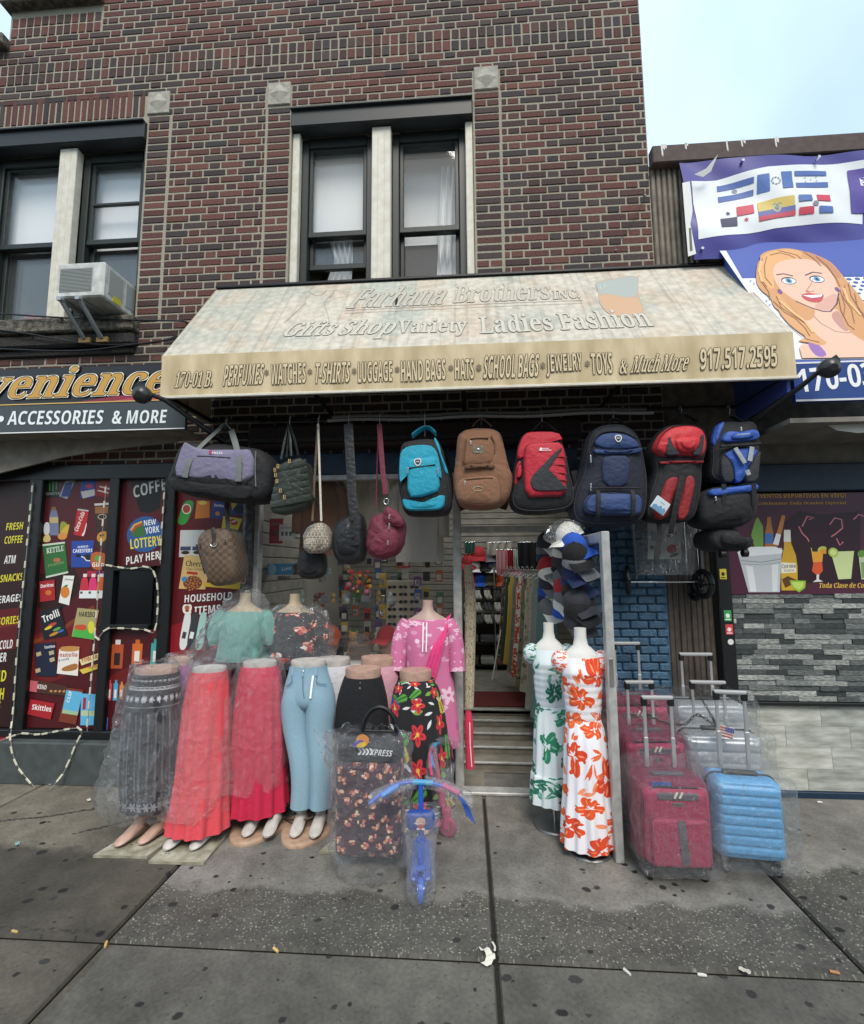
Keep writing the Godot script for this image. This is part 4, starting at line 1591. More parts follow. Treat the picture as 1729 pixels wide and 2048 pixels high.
	g.oval(-1.763,2.017,.039,.034, "1d2330")
	g.poly([-1.829,2.07,-1.779,2.063,-1.816,2.012], "d0a24a")
	g.poly([-1.888,1.967,-1.731,1.943,-1.77,1.843,-1.779,1.754,-1.897,1.877], "d8c436")
	g.oval(-1.803,1.918,.036,.023, "b3343a", -0.3)
	g.tx("Lays", sans, [-1.829,1.905,.058,.022,.27], "f2efe6")
	for x in [205, 330]:
		dab(g, [-2.34 + x * 0.00078, 1.755, 0.05, 0.105], "cdd0d0")
		g.rect(-2.34 + x * 0.00078 - 0.042, 1.701, -2.34 + x * 0.00078 + 0.042, 1.732, "3f4a66")
		g.oval(-2.34 + x * 0.00078, 1.685, 0.034, 0.014, "3a2018")
	g.poly([-2.187,1.665,-1.96,1.653,-2.007,1.401,-2.219,1.407], "d9b878")
	g.tx("Cheerios", font("Droid Serif", 700), [-2.172,1.581,.19,.045,-.056], "2e2620")
	g.tx("Oat Crunch", font("Droid Serif", 400), [-2.164,1.55,.17,.022,-.043], "4a3a2c")
	g.stroke([-2.16,1.531,-2.073,1.521], 0.02, "b8342c")
	g.oval(-2.109,1.451,.076,.054, "7a3220")
	for k in 26:
		g.oval(-2.109 + 0.05 * sin(k * 2.4) * sqrt(k / 26.0) * 1.4, 1.451 + 0.042 * cos(k * 2.4) * sqrt(k / 26.0) * 1.4, 0.009, 0.007, "b9834a", k, 7)
	g.oval(-2.177,1.48,.021,.02, "3f8ac8")
	g.poly([-1.788,1.722,-1.732,1.725,-1.731,1.62,-1.78,1.62], "d8cfb4")
	g.oval(-1.757,1.668,.024,.023, "b8823a")
	g.poly([-1.769,1.588,-1.73,1.591,-1.728,1.456,-1.774,1.463], "b03a30")
	g.poly([-2.03,1.451,-1.725,1.456,-1.732,1.4,-2.015,1.423], "d8b23a")
	g.tx("HOUSEHOLD", sans, [-2.166,1.301,.379,.057,.065], "eceeec", 0.08)
	g.tx("ITEMS", sans, [-2.083,1.207,.206,.062,.091], "eceeec", 0.08)
	g.curve([-2.182,1.263,-2.167,1.291,-2.14,1.285,-2.114,1.291,-2.101,1.263,-2.111,1.238,-2.104,1.219,-2.136,1.213,-2.17,1.219], "ece6da")
	g.oval(-2.142,1.263,.02,.017, "a8653a")
	g.oval(-2.141,1.241,.016,.011, "8a4a30")
	for s in [[185, 1690, "dfe3e2"], [262, 1700, "3c3f42"], [345, 1670, "a8d4cc"], [440, 1680, "17181a"]]:
		var x = -2.301 + s[0] * 0.00078
		var y = 1.086
		g.curve([x - 0.042, y - 0.14, x + 0.03, y - 0.14, x + 0.05, y + 0.08, x + 0.045, y + 0.145, x + 0.005, y + 0.145, x - 0.01, y + 0.09], s[2])
		g.rrect(x + 0.002, y - 0.03, 0.03, 0.05, -0.2, "e8eaea" if s[2] != "dfe3e2" else "3a4044")
	g.stroke([-2.301 + 0.325, 1.067, -2.301 + 0.335, 1.049, -2.301 + 0.365, 1.097], 0.008, "f0f0f0")
	part("grocery_panel", g, M.print, t, put(0, 0, 0.0))
	# scuffed steel downpipe at the end of the storefront
	var pipe = thing("downpipe", "scuffed grey steel post between the snack panels and the shop window", "post")
	g = G.new()
	g.tube([Vector3(-1.655, 0.0, 0.06), Vector3(-1.655, 2.35, 0.06)], 0.042, 14)
	part("shaft", g, grainy(mat("scuffed_steel", "85868a", 0.5, 0.3), noise_tex(0.03, Color(0.35, 0.34, 0.34), Color(1, 1, 1), 256, 5, 61), 2.0), pipe)
	g = G.new()
	g.tube([Vector3(-1.655, 0.0, 0.06), Vector3(-1.655, 0.03, 0.06)], 0.06, 14)
	part("collar", g, M.steel, pipe)
	g = G.new()
	g.oval(0, 0, 0.022, 0.026, "b9a4a4", 0, 14)
	g.oval(0, 0, 0.014, 0.018, "a04a4a", 0, 12)
	part("sticker", g, M.print, pipe, put(-1.66, 1.47, 0.1025))
	# sign above
	var s = thing("convenience_sign", "black sign board with gold script and white ACCESSORIES & MORE lettering", "sign")
	g = G.new()
	g.cbox(Vector3(-3.4, 2.675, 0.335), Vector3(2.76, 0.215, 0.03), 0.004)
	part("lower_strip", g, mat("sign_grey", "3d4449", 0.4), s)
	g = G.new()
	g.cbox(Vector3(-3.42, 2.93, 0.325), Vector3(2.72, 0.285, 0.03), 0.004)
	part("script_board", g, grainy(mat("sign_black", "1d1d22", 0.3), M.soft, 1.2), s)
	g = G.new()
	g.poly([-2.9, 2.79, -2.06, 2.79, -2.06, 2.95, -2.3, 2.86], "8a2438")
	g.poly([-2.6, 2.79, -2.06, 2.79, -2.06, 2.87], "b04a52")
	g.rect(-4.7, 2.785, -2.06, 2.793, "d2b06a")
	g.rect(-4.78, 2.568, -2.022, 2.576, "e6e8e8")
	var script = font("Droid Serif", 700)
	var bx = [-4.256,2.829,2.051,.233,-.019]
	for o in [[0.009, 0.009, "f2eede"], [-0.009, 0.009, "f2eede"], [0.009, -0.009, "f2eede"], [-0.009, -0.009, "f2eede"], [0.006, 0, "1d1a1a"], [-0.006, 0, "1d1a1a"], [0, 0.006, "1d1a1a"], [0, -0.006, "1d1a1a"], [0.0, 0.0, "c99a44"]]:
		g.text("Convenience", script, bx[0] + o[0], bx[1] + o[1], bx[2], bx[3], o[2], 0.45, 0.005)
	g.tx("ACCESSORIES", sans, [-3.402,2.634,.747,.105,-.017], "e6f0f2", 0.08)
	g.tx("& MORE", sans, [-2.582,2.619,.413,.099,-.009], "e6f0f2", 0.08)
	g.oval(-3.454,2.681,.024,.023, "e6f0f2")
	part("lettering", g, M.print, s, put(0, 0, 0.352))
	g = G.new()
	var sh = PackedVector2Array(G.p2([-4.619,2.685,-2.138,2.635,-2.212,2.527,-2.66,2.49,-3.106,2.433,-3.634,2.314,-4.545,2.115]))
	g.slab(sh, 0.13, 0.15)
	g.box(Vector3(-3.4, 2.575, 0.17), Vector3(2.72, 0.012, 0.3))
	part("soffit_panel", g, grainy(mat("soffit_tan", "8f897e", 0.85), M.soft, 1.2), s)
	led_strips()

func led_strip(label: String, pts: Array) -> void:
	var t = thing("led_strip", label, "light strip", Vector3.ZERO, 0.0, "unlit light strips on the storefront frame")
	var path = smooth(pts, 8)
	var g = G.new()
	g.tube(path, 0.003, 5)
	part("wire", g, mat("wire_grey", "8b8b84", 0.6), t)
	var k = 0.0
	for i in path.size() - 1:
		k += path[i].distance_to(path[i + 1])
		if k > 0.085:
			k = 0.0
			var d: Vector3 = (path[i + 1] - path[i]).normalized()
			var b = Basis(d, d.cross(Vector3(0, 0, -1)).normalized(), Vector3(0, 0, 1))
			g = G.new()
			g.cbox(path[i] + Vector3(0, 0, 0.004), Vector3(0.055, 0.014, 0.008), 0.002, b)
			part("module", g, mat("led_module", "c9c7b4", 0.5), t)

func led_strips() -> void:
	led_strip("string of white light modules down the post by the goods list", [Vector3(-3.44, 2.25, 0.055), Vector3(-3.445, 1.6, 0.055), Vector3(-3.45, 1.0, 0.055), Vector3(-3.44, 0.5, 0.055), Vector3(-3.369,.313,.13), Vector3(-3.292,.144,.14), Vector3(-3.124,.001,.16)])
	led_strip("string of white light modules between the snack panel and the lottery panel", [Vector3(-2.825, 2.22, 0.055), Vector3(-2.830, 1.7, 0.055), Vector3(-2.830, 1.15, 0.055), Vector3(-2.835, 0.7, 0.055), Vector3(-2.840, 0.36, 0.055)])
	led_strip("string of white light modules framing the black hatch", [Vector3(-2.820, 1.6, 0.055), Vector3(-2.6, 1.565, 0.055), Vector3(-2.42, 1.565, 0.055), Vector3(-2.350, 1.4, 0.055), Vector3(-2.355, 1.1, 0.055), Vector3(-2.45, 1.105, 0.055), Vector3(-2.72, 1.11, 0.055), Vector3(-2.8, 1.04, 0.06), Vector3(-2.830, 1.08, 0.055)])
	led_strip("string of white light modules drooping over the plinth under the snack panel", [Vector3(-3.47, 0.3, 0.13), Vector3(-3.36, 0.335, 0.06), Vector3(-3.2, 0.335, 0.06), Vector3(-2.839,.403,.13), Vector3(-2.867,.27,.13), Vector3(-2.921,.104,.15), Vector3(-2.974,.005,.2)])
	led_strip("string of white light modules between the lottery panel and the grocery panel", [Vector3(-2.340, 2.2, 0.055), Vector3(-2.345, 1.8, 0.055), Vector3(-2.343, 1.6, 0.055)])

func stained_canvas() -> ImageTexture:
	var w = 1024
	var h = 280
	var a = noise_bytes(0.0045, w, h, 71, 4)
	var b = noise_bytes(0.007, w, h, 72, 4)
	var c = noise_bytes(0.05, w, h, 73, 4)
	var d = noise_bytes(0.06, w, 1, 74, 4)
	var px = PackedByteArray()
	px.resize(w * h * 3)
	for y in h:
		for x in w:
			var i = y * w + x
			var grey: float = clampf((a[i] - 118) / 34.0, 0.0, 1.0)
			var peach: float = clampf((b[i] - 140) / 30.0, 0.0, 1.0)
			if x < 300 and x + y * 0.55 < 330:
				peach = clampf(peach + 0.25, 0, 1)
				grey = clampf(grey + 0.1, 0, 1)
			if x > 780:
				peach = clampf(peach + 0.15, 0, 1)
			if y > 240:
				grey *= 0.3
			var k: float = 1.0 + (c[i] - 128) / 128.0 * 0.12
			var r = lerpf(0.76, 0.68, grey)
			var g = lerpf(0.74, 0.69, grey)
			var bl = lerpf(0.69, 0.65, grey)
			r = lerpf(r, 0.75, peach * 0.5)
			g = lerpf(g, 0.67, peach * 0.5)
			bl = lerpf(bl, 0.6, peach * 0.5)
			k *= 1.0 - 0.09 * clampf((d[x] - 138) / 40.0, 0.0, 1.0) * clampf(b[i] / 150.0, 0.3, 1.0)
			px[i * 3] = int(clampf(r * k, 0, 1) * 255)
			px[i * 3 + 1] = int(clampf(g * k, 0, 1) * 255)
			px[i * 3 + 2] = int(clampf(bl * k, 0, 1) * 255)
	return ImageTexture.create_from_image(Image.create_from_data(w, h, false, Image.FORMAT_RGB8, px))

func outlined(g: G, s: String, f: Font, box: Array, ink: String, fill: String, t: float, shear := 0.0) -> void:
	for o in [[1, 0], [-1, 0], [0, 1], [0, -1], [0.7, 0.7], [-0.7, 0.7], [0.7, -0.7], [-0.7, -0.7]]:
		g.text(s, f, box[0] + o[0] * t, box[1] + o[1] * t, box[2], box[3], ink, shear, box[4])
		g.lift -= 0.00007
	g.lift += 0.0001
	g.text(s, f, box[0], box[1], box[2], box[3], fill, shear, box[4])

func awning() -> void:
	var t = thing("shop_awning", "weathered beige canvas awning with faded shop lettering over the door", "awning")
	var cm = StandardMaterial3D.new()
	cm.albedo_texture = stained_canvas()
	cm.roughness = 0.85
	rough_bump(cm, bump_tex(0.02, 256, 4, 75, 3.0), 0.4)
	M.canvas = cm
	var rows = []
	for i in 15:
		var r = PackedVector3Array()
		for j in 81:
			var u = j / 80.0
			var v = i / 14.0
			var sag: float = 0.0012 * n3.get_noise_2d(u * 30.0, v * 9.0)
			r.append(Vector3(lerpf(-2.02, 2.02, u), lerpf(3.85, 2.985, v) + sag * 0.8, lerpf(0.0, 0.65, v) + sag * 0.6))
		rows.append(r)
	var g = G.new()
	g.sheet(rows)
	part("sloped_cover", g, cm, t)
	var valance = grainy(mat("valance_canvas", "dfcfae", 0.85), noise_tex(0.012, Color(0.8, 0.78, 0.72), Color(1, 1, 1), 512, 5, 77), 0.6)
	valance.uv1_scale = Vector3(0.9, 0.25, 0.6)
	rows = []
	for i in 5:
		var r = PackedVector3Array()
		for j in 81:
			r.append(Vector3(lerpf(-2.02, 2.02, j / 80.0), lerpf(2.985, 2.7, i / 4.0), 0.652 + 0.002 * sin(j * 0.7) * i / 4.0))
		rows.append(r)
	g = G.new()
	g.sheet(rows)
	part("valance", g, valance, t)
	for x in [-2.02, 2.02]:
		g = G.new()
		var rr = []
		for k in 2:
			rr.append(PackedVector3Array([Vector3(x, 2.7, 0.01 if k == 0 else 0.65), Vector3(x, 3.85 if k == 0 else 2.985, 0.01 if k == 0 else 0.65)]))
		g.sheet(rr)
		part("side_panel", g, valance, t)
	g = G.new()
	g.cbox(Vector3(0, 2.694, 0.648), Vector3(4.05, 0.018, 0.02), 0.003)
	part("front_rail", g, M.white_paint, t)
	g = G.new()
	g.cbox(Vector3(0, 3.86, 0.008), Vector3(4.05, 0.02, 0.03), 0.003)
	part("top_rail", g, M.black_paint, t)
	g = G.new()
	for x in [-2.0, -1.0, 0.0, 1.0, 2.0]:
		g.tube([Vector3(x, 2.72, 0.03), Vector3(x, 2.72, 0.635)], 0.014, 6)
		g.tube([Vector3(x, 3.78, 0.02), Vector3(x, 2.95, 0.61)], 0.012, 6)
	g.tube([Vector3(-2.0, 2.72, 0.03), Vector3(2.0, 2.72, 0.03)], 0.014, 6)
	part("tube_frame", g, M.black_paint, t)
	# a tear in the canvas
	var slope = Transform3D(Basis(Vector3(1, 0, 0), Vector3(0, 0.7995, -0.6007), Vector3(0, 0.6007, 0.7995)), Vector3(0, 2.985, 0.65) + Vector3(0, 0.6007, 0.7995) * 0.003)
	g = G.new()
	var serif = font("Droid Serif", 700)
	var sans = font("Droid Sans", 700)
	# ghost of a painted dress and of an urn
	g.stroke([-1.255,.936,-1.231,.967,-1.167,.883,-1.106,.855,-1.078,.95,-1.012,.947,-1.021,.846,-1.046,.786,-1.051,.714,-.989,.532,-.928,.318], 0.005, "aba295")
	g.stroke([-1.255,.936,-1.222,.846,-1.198,.729,-1.251,.538,-1.285,.411], 0.005, "aba295")
	g.curve([.979,.848,1.031,.891,1.135,.917,1.245,.967,1.337,.943,1.292,.8,1.246,.596,1.235,.424,1.204,.286,1.085,.277,.989,.316,.959,.452,.961,.581,.992,.714], "b2a08c")
	g.curve([.985,.847,1.033,.874,1.131,.899,1.241,.95,1.324,.929,1.285,.8,1.239,.596,1.138,.585,1.071,.66,.985,.657,.997,.714], "a2aaa6")
	g.curve([.983,.646,1.068,.646,1.135,.572,1.236,.583,1.226,.425,1.202,.302,1.089,.293,.996,.329,.965,.451,.966,.57], "c2a083")
	for k in 7:
		var q = 1.083 + k * 0.03
		g.stroke([q - 0.1, 0.72 + 0.02 * k, q - 0.12 + 0.03 * sin(k), 0.8 + 0.01 * k], 0.004, "bcc6c4")
	outlined(g, "Farhana", serif, [-.868,.607,.709,.353,-.003], "aaa497", "b5b0a4", 0.003, 0.25)
	outlined(g, "Brothers", serif, [-.073,.62,.702,.31,-.013], "aaa497", "b6b1a5", 0.003, 0.1)
	outlined(g, "INC.", serif, [.652,.609,.189,.142,.015], "aaa396", "c0bcb0", 0.003, 0.1)
	g.stroke([-.869,.577,.266,.582,.849,.572], 0.006, "aba294")
	g.stroke([-.861,.527,.264,.533,.841,.524], 0.005, "aba294")
	outlined(g, "Gifts Shop", serif, [-1.28,.137,.77,.29,-.027], "b2ada0", "c0bdb3", 0.0035, 0.25)
	outlined(g, "Variety", serif, [-.453,.128,.474,.257,-.037], "b2ada0", "c0bdb3", 0.0035, 0.0)
	outlined(g, "Ladies Fashion", serif, [.113,.134,1.117,.263,.006], "b2ada0", "c0bdb3", 0.0035, 0.0)
	g.oval(-.494,.685,.01,.069, "0c0c0c")
	part("faded_lettering", g, M.print_matt, t, slope)
	g = G.new()
	var dk = "7d7260"
	var fl = "d9c9a8"
	for s in [["170-01 B.", [-1.923,2.759,.258,.107,-.006], serif, 0.15], ["PERFUMES", [-1.586,2.759,.265,.14,.014], sans, 0.1], ["WATCHES", [-1.262,2.758,.233,.138,.014], sans, 0.0], ["T-SHIRTS", [-.973,2.755,.231,.138,.008], sans, 0.08], ["LUGGAGE", [-.682,2.752,.222,.137,.009], sans, 0.0], ["HAND BAGS", [-.402,2.75,.287,.136,.013], sans, 0.0], ["HATS", [-.056,2.751,.121,.132,.01], sans, 0.0], ["SCHOOL BAGS", [.124,2.75,.343,.151,.002], sans, 0.08], ["JEWELRY", [.522,2.749,.222,.145,.015], sans, 0.0], ["TOYS", [.799,2.754,.129,.138,.013], sans, 0.0], ["&", [.966,2.752,.047,.093,.031], serif, 0.2], ["Much More", [1.033,2.755,.337,.115,.011], serif, 0.35], ["917.517.2595", [1.455,2.758,.453,.139,.008], sans, 0.06]]:
		outlined(g, s[0], s[2], s[1], dk, fl, 0.0035, s[3])
	for q in [[-1.294,2.842,.011,.019], [-1.002,2.836,.011,.019], [-.709,2.831,.011,.019], [-.428,2.831,.011,.019], [-.082,2.828,.01,.019], [.098,2.826,.01,.019], [.095,2.823,.011,.019], [.499,2.824,.01,.019], [.774,2.825,.01,.019]]:
		for k in 3:
			g.stroke([q[0] - 0.017 * cos(k * 1.047 + 0.52), q[1] - 0.02 * sin(k * 1.047 + 0.52), q[0] + 0.017 * cos(k * 1.047 + 0.52), q[1] + 0.02 * sin(k * 1.047 + 0.52)], 0.009, dk)
	part("lettering", g, M.print_matt, t, put(0, 0, 0.6565))
	# spot lamps on arms at both ends
	for s in [[-1.0, [Vector3(-1.718,2.459,.35), Vector3(-1.979,2.674,.66), Vector3(-2.044,2.695,.72)], Vector3(-2.073,2.682,.74), "spot lamp on the awning end beside the convenience sign"], [1.0, [Vector3(1.865,2.491,.35), Vector3(2.024,2.628,.66), Vector3(2.09,2.696,.74)], Vector3(2.121,2.702,.76), "spot lamp on the awning end beside the tavern sign"]]:
		var l = thing("spot_lamp", "black " + s[3], "lamp", s[2], 0.0, "spot lamps on the awning ends")
		g = G.new()
		g.xf = Transform3D(Basis.IDENTITY, -s[2])
		g.tube(s[1], [0.02, 0.016, 0.014], 8)
		part("arm", g, M.black_paint, l)
		g = G.new()
		var ax = Vector3(-0.5 * s[0], 0.35, 0.75).normalized()
		var prof = [[-0.05, 0.012], [-0.045, 0.035], [-0.02, 0.05], [0.01, 0.058], [0.03, 0.056], [0.032, 0.047], [0.05, 0.045], [0.06, 0.02]]
		g.tube(prof.map(func(p): return Vector3(-0.1 * s[0], -0.25, 0.96).normalized() * p[0]), prof.map(func(p): return p[1]), 18)
		part("head", g, mat("lamp_black", "2a2e30", 0.35), l)
		g = G.new()
		g.cbox(Vector3(0.045 * s[0], 0.05, -0.01), Vector3(0.07, 0.045, 0.004), 0.001, Basis(Vector3.BACK, 0.55 * s[0]))
		part("hood", g, M.black_plastic, l)
	# rails and hooks that carry the bags
	for s in [[2.575, 0.42, "lower"], [2.64, 0.30, "upper"]]:
		var r = thing("hanging_rail", s[2] + " grey corrugated conduit rail hung under the awning", "rail", Vector3.ZERO, 0.0, "rails under the awning")
		g = G.new()
		var pth = []
		var rad = []
		for k in 160:
			pth.append(Vector3(lerpf(-0.95, 1.25, k / 159.0), s[0] + 0.006 * sin(k * 0.11), s[1]))
			rad.append(0.0125 if k % 2 else 0.0105)
		g.tube(pth, rad, 8)
		part("conduit", g, mat("conduit", "6b6a66", 0.5, 0.2), r)
		for x in [-0.9, 0.1, 1.1]:
			g = G.new()
			g.tube([Vector3(x, s[0], s[1]), Vector3(x, 2.75, s[1] - 0.01)], 0.003, 5)
			part("hanger_wire", g, M.steel, r)
	var gate = thing("gate_housing", "dark rolled security gate housing above the shop window", "gate")
	g = G.new()
	g.cbox(Vector3(-0.4, 2.56, 0.06), Vector3(2.5, 0.17, 0.16), 0.02)
	part("box", g, grainy(mat("gate_brown", "3a2f2b", 0.8), M.fine, 1.5), gate)
	g = G.new()
	g.tube([Vector3(-1.63, 2.52, 0.16), Vector3(0.84, 2.52, 0.16)], 0.02, 8)
	part("bottom_bar", g, M.sooty, gate)

func cap_mesh(brim_drop := 0.02) -> Array:
	var dome = G.new()
	var rows = []
	for i in 8:
		var a = PI / 2 * i / 7.0
		var r = PackedVector3Array()
		for k in 20:
			var t = TAU * k / 20
			r.append(Vector3(0.085 * cos(a) * sin(t), 0.105 * sin(a), 0.095 * cos(a) * cos(t) * (1.0 if cos(t) < 0 else 1.04)))
		rows.append(r)
	dome.sheet(rows, true)
	dome.ball(Vector3(0, 0.107, 0), Vector3(0.008, 0.004, 0.008), 8)
	var brim = G.new()
	rows = []
	for i in 5:
		var r = PackedVector3Array()
		for k in 13:
			var t = lerpf(-1.25, 1.25, k / 12.0)
			var inn = Vector3(0.085 * sin(t), 0.004, 0.098 * cos(t))
			var out = Vector3(0.088 * sin(t), -brim_drop - 0.02 * sin(t) * sin(t), 0.098 + 0.068 * cos(t * 0.9))
			r.append(inn.lerp(out, i / 4.0) + Vector3(0, 0.006 * sin(PI * i / 4.0), 0))
		rows.append(r)
	brim.sheet(rows)
	return [dome.mesh(), brim.mesh()]

func cap(label: String, at: Vector3, turn: Basis, m: Material, bm: Material, group := "", scale := 1.0) -> Node3D:
	if not M.has("cap_shape"):
		M.cap_shape = cap_mesh()
	var t = thing("baseball_cap", label, "cap", at, 0.0, group)
	t.basis = turn.scaled(Vector3.ONE * scale)
	part("crown", M.cap_shape[0], m, t)
	part("brim", M.cap_shape[1], bm, t)
	return t

func fabric(called: String, hex: String, rough := 0.9) -> StandardMaterial3D:
	if not M.has(called):
		var m = mat(called, hex, rough)
		m.rim_enabled = true
		m.rim = 0.25
		rough_bump(m, M.weave, 0.7)
		m.uv1_triplanar = true
		m.uv1_scale = Vector3.ONE * 4.0
	return M[called]

func hung_dress(called: String, label: String, at: Vector3, turn: float, w: float, h: float, m: Material, group := "", depth := 0.07) -> Node3D:
	var t = thing(called, label, "dress", at, turn, group)
	var rows = []
	var n = 36
	for i in 16:
		var v = i / 15.0
		var wide: float = w * (0.42 + 0.1 * v) if v < 0.25 else w * lerpf(0.42, 1.0, (v - 0.25) / 0.75) * 0.5 + w * 0.22
		if v < 0.08:
			wide = w * 0.3
		var r = PackedVector3Array()
		for k in n:
			var a = TAU * k / n
			var f: float = 1.0 + 0.16 * v * sin(a * 8.0 + i * 0.15)
			r.append(Vector3(wide * 0.62 * sin(a) * f, -h * v, depth * (0.5 + 0.7 * v) * cos(a) * f))
		rows.append(r)
	var g = G.new()
	g.sheet(rows, true)
	part("dress", g, m, t)
	g = G.new()
	g.tube([Vector3(-w * 0.28, -0.015, 0), Vector3(-0.02, 0.02, 0), Vector3(0, 0.035, 0), Vector3(0.02, 0.02, 0), Vector3(w * 0.28, -0.015, 0)], 0.006, 6)
	g.tube(smooth([Vector3(0, 0.03, 0), Vector3(0, 0.07, 0), Vector3(0.018, 0.09, 0), Vector3(0.03, 0.07, 0)], 4), 0.0025, 5)
	part("hanger", g, mat("hanger_plastic", "b9bdbd", 0.4), t)
	return t

func shop() -> void:
	M.weave = bump_tex(0.012, 512, 6, 81, 9.0)
	grainy(mat("peeling_blue", "2f6285", 0.6), noise_tex(0.03, Color(0.5, 0.5, 0.52), Color(1, 1, 1), 256, 5, 82), 2.0)
	# room
	var floor_ = setting("interior_floor")
	var fm = grainy(mat("step_tile", "8f8b7e", 0.55), M.soft, 1.2)
	var g = G.new()
	g.box(Vector3(-0.1, 0.255, -1.98), Vector3(3.3, 0.04, 2.04))
	g.box(Vector3(-0.1, -0.02, -0.2), Vector3(1.9, 0.04, 0.6))
	part("shop_floor", g, fm, floor_)
	var zs = [-0.34, -0.51, -0.67, -0.83, -0.96]
	for k in 5:
		g = G.new()
		var zb: float = zs[k + 1] if k < 4 else -1.0
		g.box(Vector3(0.38, 0.055 * (k + 1) - 0.0275, (zs[k] + zb) / 2), Vector3(0.86, 0.054, zs[k] - zb))
		part("step", g, fm, floor_)
		g = G.new()
		g.cbox(Vector3(0.38, 0.055 * (k + 1) - 0.006, zs[k] + 0.002), Vector3(0.86, 0.016, 0.022), 0.003)
		part("step_nosing", g, M.alu, floor_)
	var mt = thing("door_mat", "dark red carpet mat inside the door at the top of the steps", "mat", Vector3(0.33, 0.276, -1.28))
	g = G.new()
	g.cbox(Vector3(0, 0.005, 0), Vector3(0.7, 0.01, 0.52), 0.003)
	part("carpet", g, grainy(mat("mat_red", "6b2420", 0.95), M.fine, 8.0), mt)
	var walls = setting("interior_wall")
	g = G.new()
	var wm = grainy(mat("slatwall", "8f8a7e", 0.7), M.soft, 1.0)
	g.box(Vector3(-0.1, 1.35, -2.98), Vector3(3.3, 2.7, 0.06))
	g.box(Vector3(-1.72, 1.35, -1.5), Vector3(0.06, 2.7, 2.9))
	g.box(Vector3(1.5, 1.35, -1.65), Vector3(0.06, 2.7, 2.6))
	part("wall_sheet", g, M.room_wall, walls)
	for k in 26:
		g = G.new()
		g.cbox(Vector3(-0.1, 0.32 + k * 0.08, -2.935), Vector3(3.2, 0.072, 0.02), 0.004)
		part("slat", g, wm, walls)
	for k in 14:
		g = G.new()
		g.cbox(Vector3(-1.67, 0.7 + k * 0.1, -0.7), Vector3(0.03, 0.092, 1.3), 0.004)
		part("slat", g, wm, walls)
	var ceil_ = setting("interior_ceiling")
	g = G.new()
	g.box(Vector3(-0.1, 2.62, -1.55), Vector3(3.3, 0.05, 2.95))
	part("ceiling_sheet", g, mat("ceiling_white", "b9b7ae", 0.9), ceil_)
	# fluorescent fittings
	for q in [[-0.9, -1.2], [0.45, -1.1], [0.3, -2.3]]:
		var l = thing("fluorescent_lamp", "lit fluorescent tube fitting on the shop ceiling", "lamp", Vector3(q[0], 2.56, q[1]), 0.0, "ceiling lamps inside the shop")
		g = G.new()
		g.cbox(Vector3(0, 0.015, 0), Vector3(1.1, 0.03, 0.12), 0.004)
		part("tray", g, M.white_paint, l)
		g = G.new()
		g.tube([Vector3(-0.52, -0.02, 0), Vector3(0.52, -0.02, 0)], 0.014, 10)
		var em = mat("tube_glow", "ffffff", 0.4)
		em.emission_enabled = true
		em.emission = Color(1.0, 0.97, 0.9)
		em.emission_energy_multiplier = 3.0
		part("tube", g, em, l)
		var a = AreaLight3D.new()
		a.name = "tube_light"
		a.area_size = Vector2(1.04, 0.05)
		a.light_energy = 0.36
		a.light_color = Color(0.95, 0.98, 1.0)
		a.shadow_enabled = true
		l.add_child(a)
		a.position = Vector3(0, -0.045, 0)
		a.rotation = Vector3(-PI / 2, 0, 0)
	# front
	var t = thing("glass_storefront", "aluminium framed shop window and open doorway with blue peeling base", "storefront")
	g = G.new()
	g.cbox(Vector3(-0.4, 2.355, -0.02), Vector3(2.48, 0.17, 0.1), 0.006)
	part("header_beam", g, M.navy_paint, t)
	g = G.new()
	g.cbox(Vector3(-0.86, 0.22, -0.05), Vector3(1.51, 0.44, 0.14), 0.008)
	part("bulkhead", g, M.peeling_blue, t)
	g = G.new()
	g.cbox(Vector3(-0.86, 0.452, -0.03), Vector3(1.51, 0.03, 0.12), 0.004)
	part("window_sill", g, M.alu, t)
	for x in [[-0.067, 0.062], [0.815, 0.045], [-1.6, 0.04]]:
		g = G.new()
		g.cbox(Vector3(x[0], 1.135 if x[0] != -1.6 else 1.36, 0.0), Vector3(x[1], 2.27 if x[0] != -1.6 else 1.8, 0.08), 0.005)
		part("frame_post", g, M.alu, t)
	g = G.new()
	g.cbox(Vector3(0.378, 1.838, 0.0), Vector3(0.826, 0.045, 0.07), 0.004)
	part("transom_bar", g, M.alu, t)
	g = G.new()
	g.cbox(Vector3(-0.84, 2.25, 0.0), Vector3(1.48, 0.04, 0.06), 0.004)
	part("head_bar", g, M.alu, t)
	g = G.new()
	g.quad(Vector3(-1.58, 0.465, -0.005), Vector3(-0.1, 0.465, -0.005), Vector3(-0.1, 2.24, -0.005), Vector3(-1.58, 2.24, -0.005))
	part("window_pane", g, M.pane, t)
	g = G.new()
	g.quad(Vector3(-0.035, 1.86, -0.005), Vector3(0.79, 1.86, -0.005), Vector3(0.79, 2.27, -0.005), Vector3(-0.035, 2.27, -0.005))
	part("transom_pane", g, M.pane, t)
	g = G.new()
	g.cbox(Vector3(0.38, 0.012, 0.06), Vector3(0.86, 0.024, 0.1), 0.006)
	part("threshold", g, M.alu, t)
	# open door leaf, square to the front
	var d = thing("shop_door", "aluminium and glass door leaf standing open outward", "door", Vector3(0.79, 0.0, 0.03))
	g = G.new()
	g.cbox(Vector3(0, 0.88, 0.765), Vector3(0.045, 1.76, 0.06), 0.004)
	part("outer_stile", g, M.alu, d)
	g = G.new()
	g.cbox(Vector3(0, 0.88, 0.03), Vector3(0.045, 1.76, 0.06), 0.004)
	part("hinge_stile", g, M.alu, d)
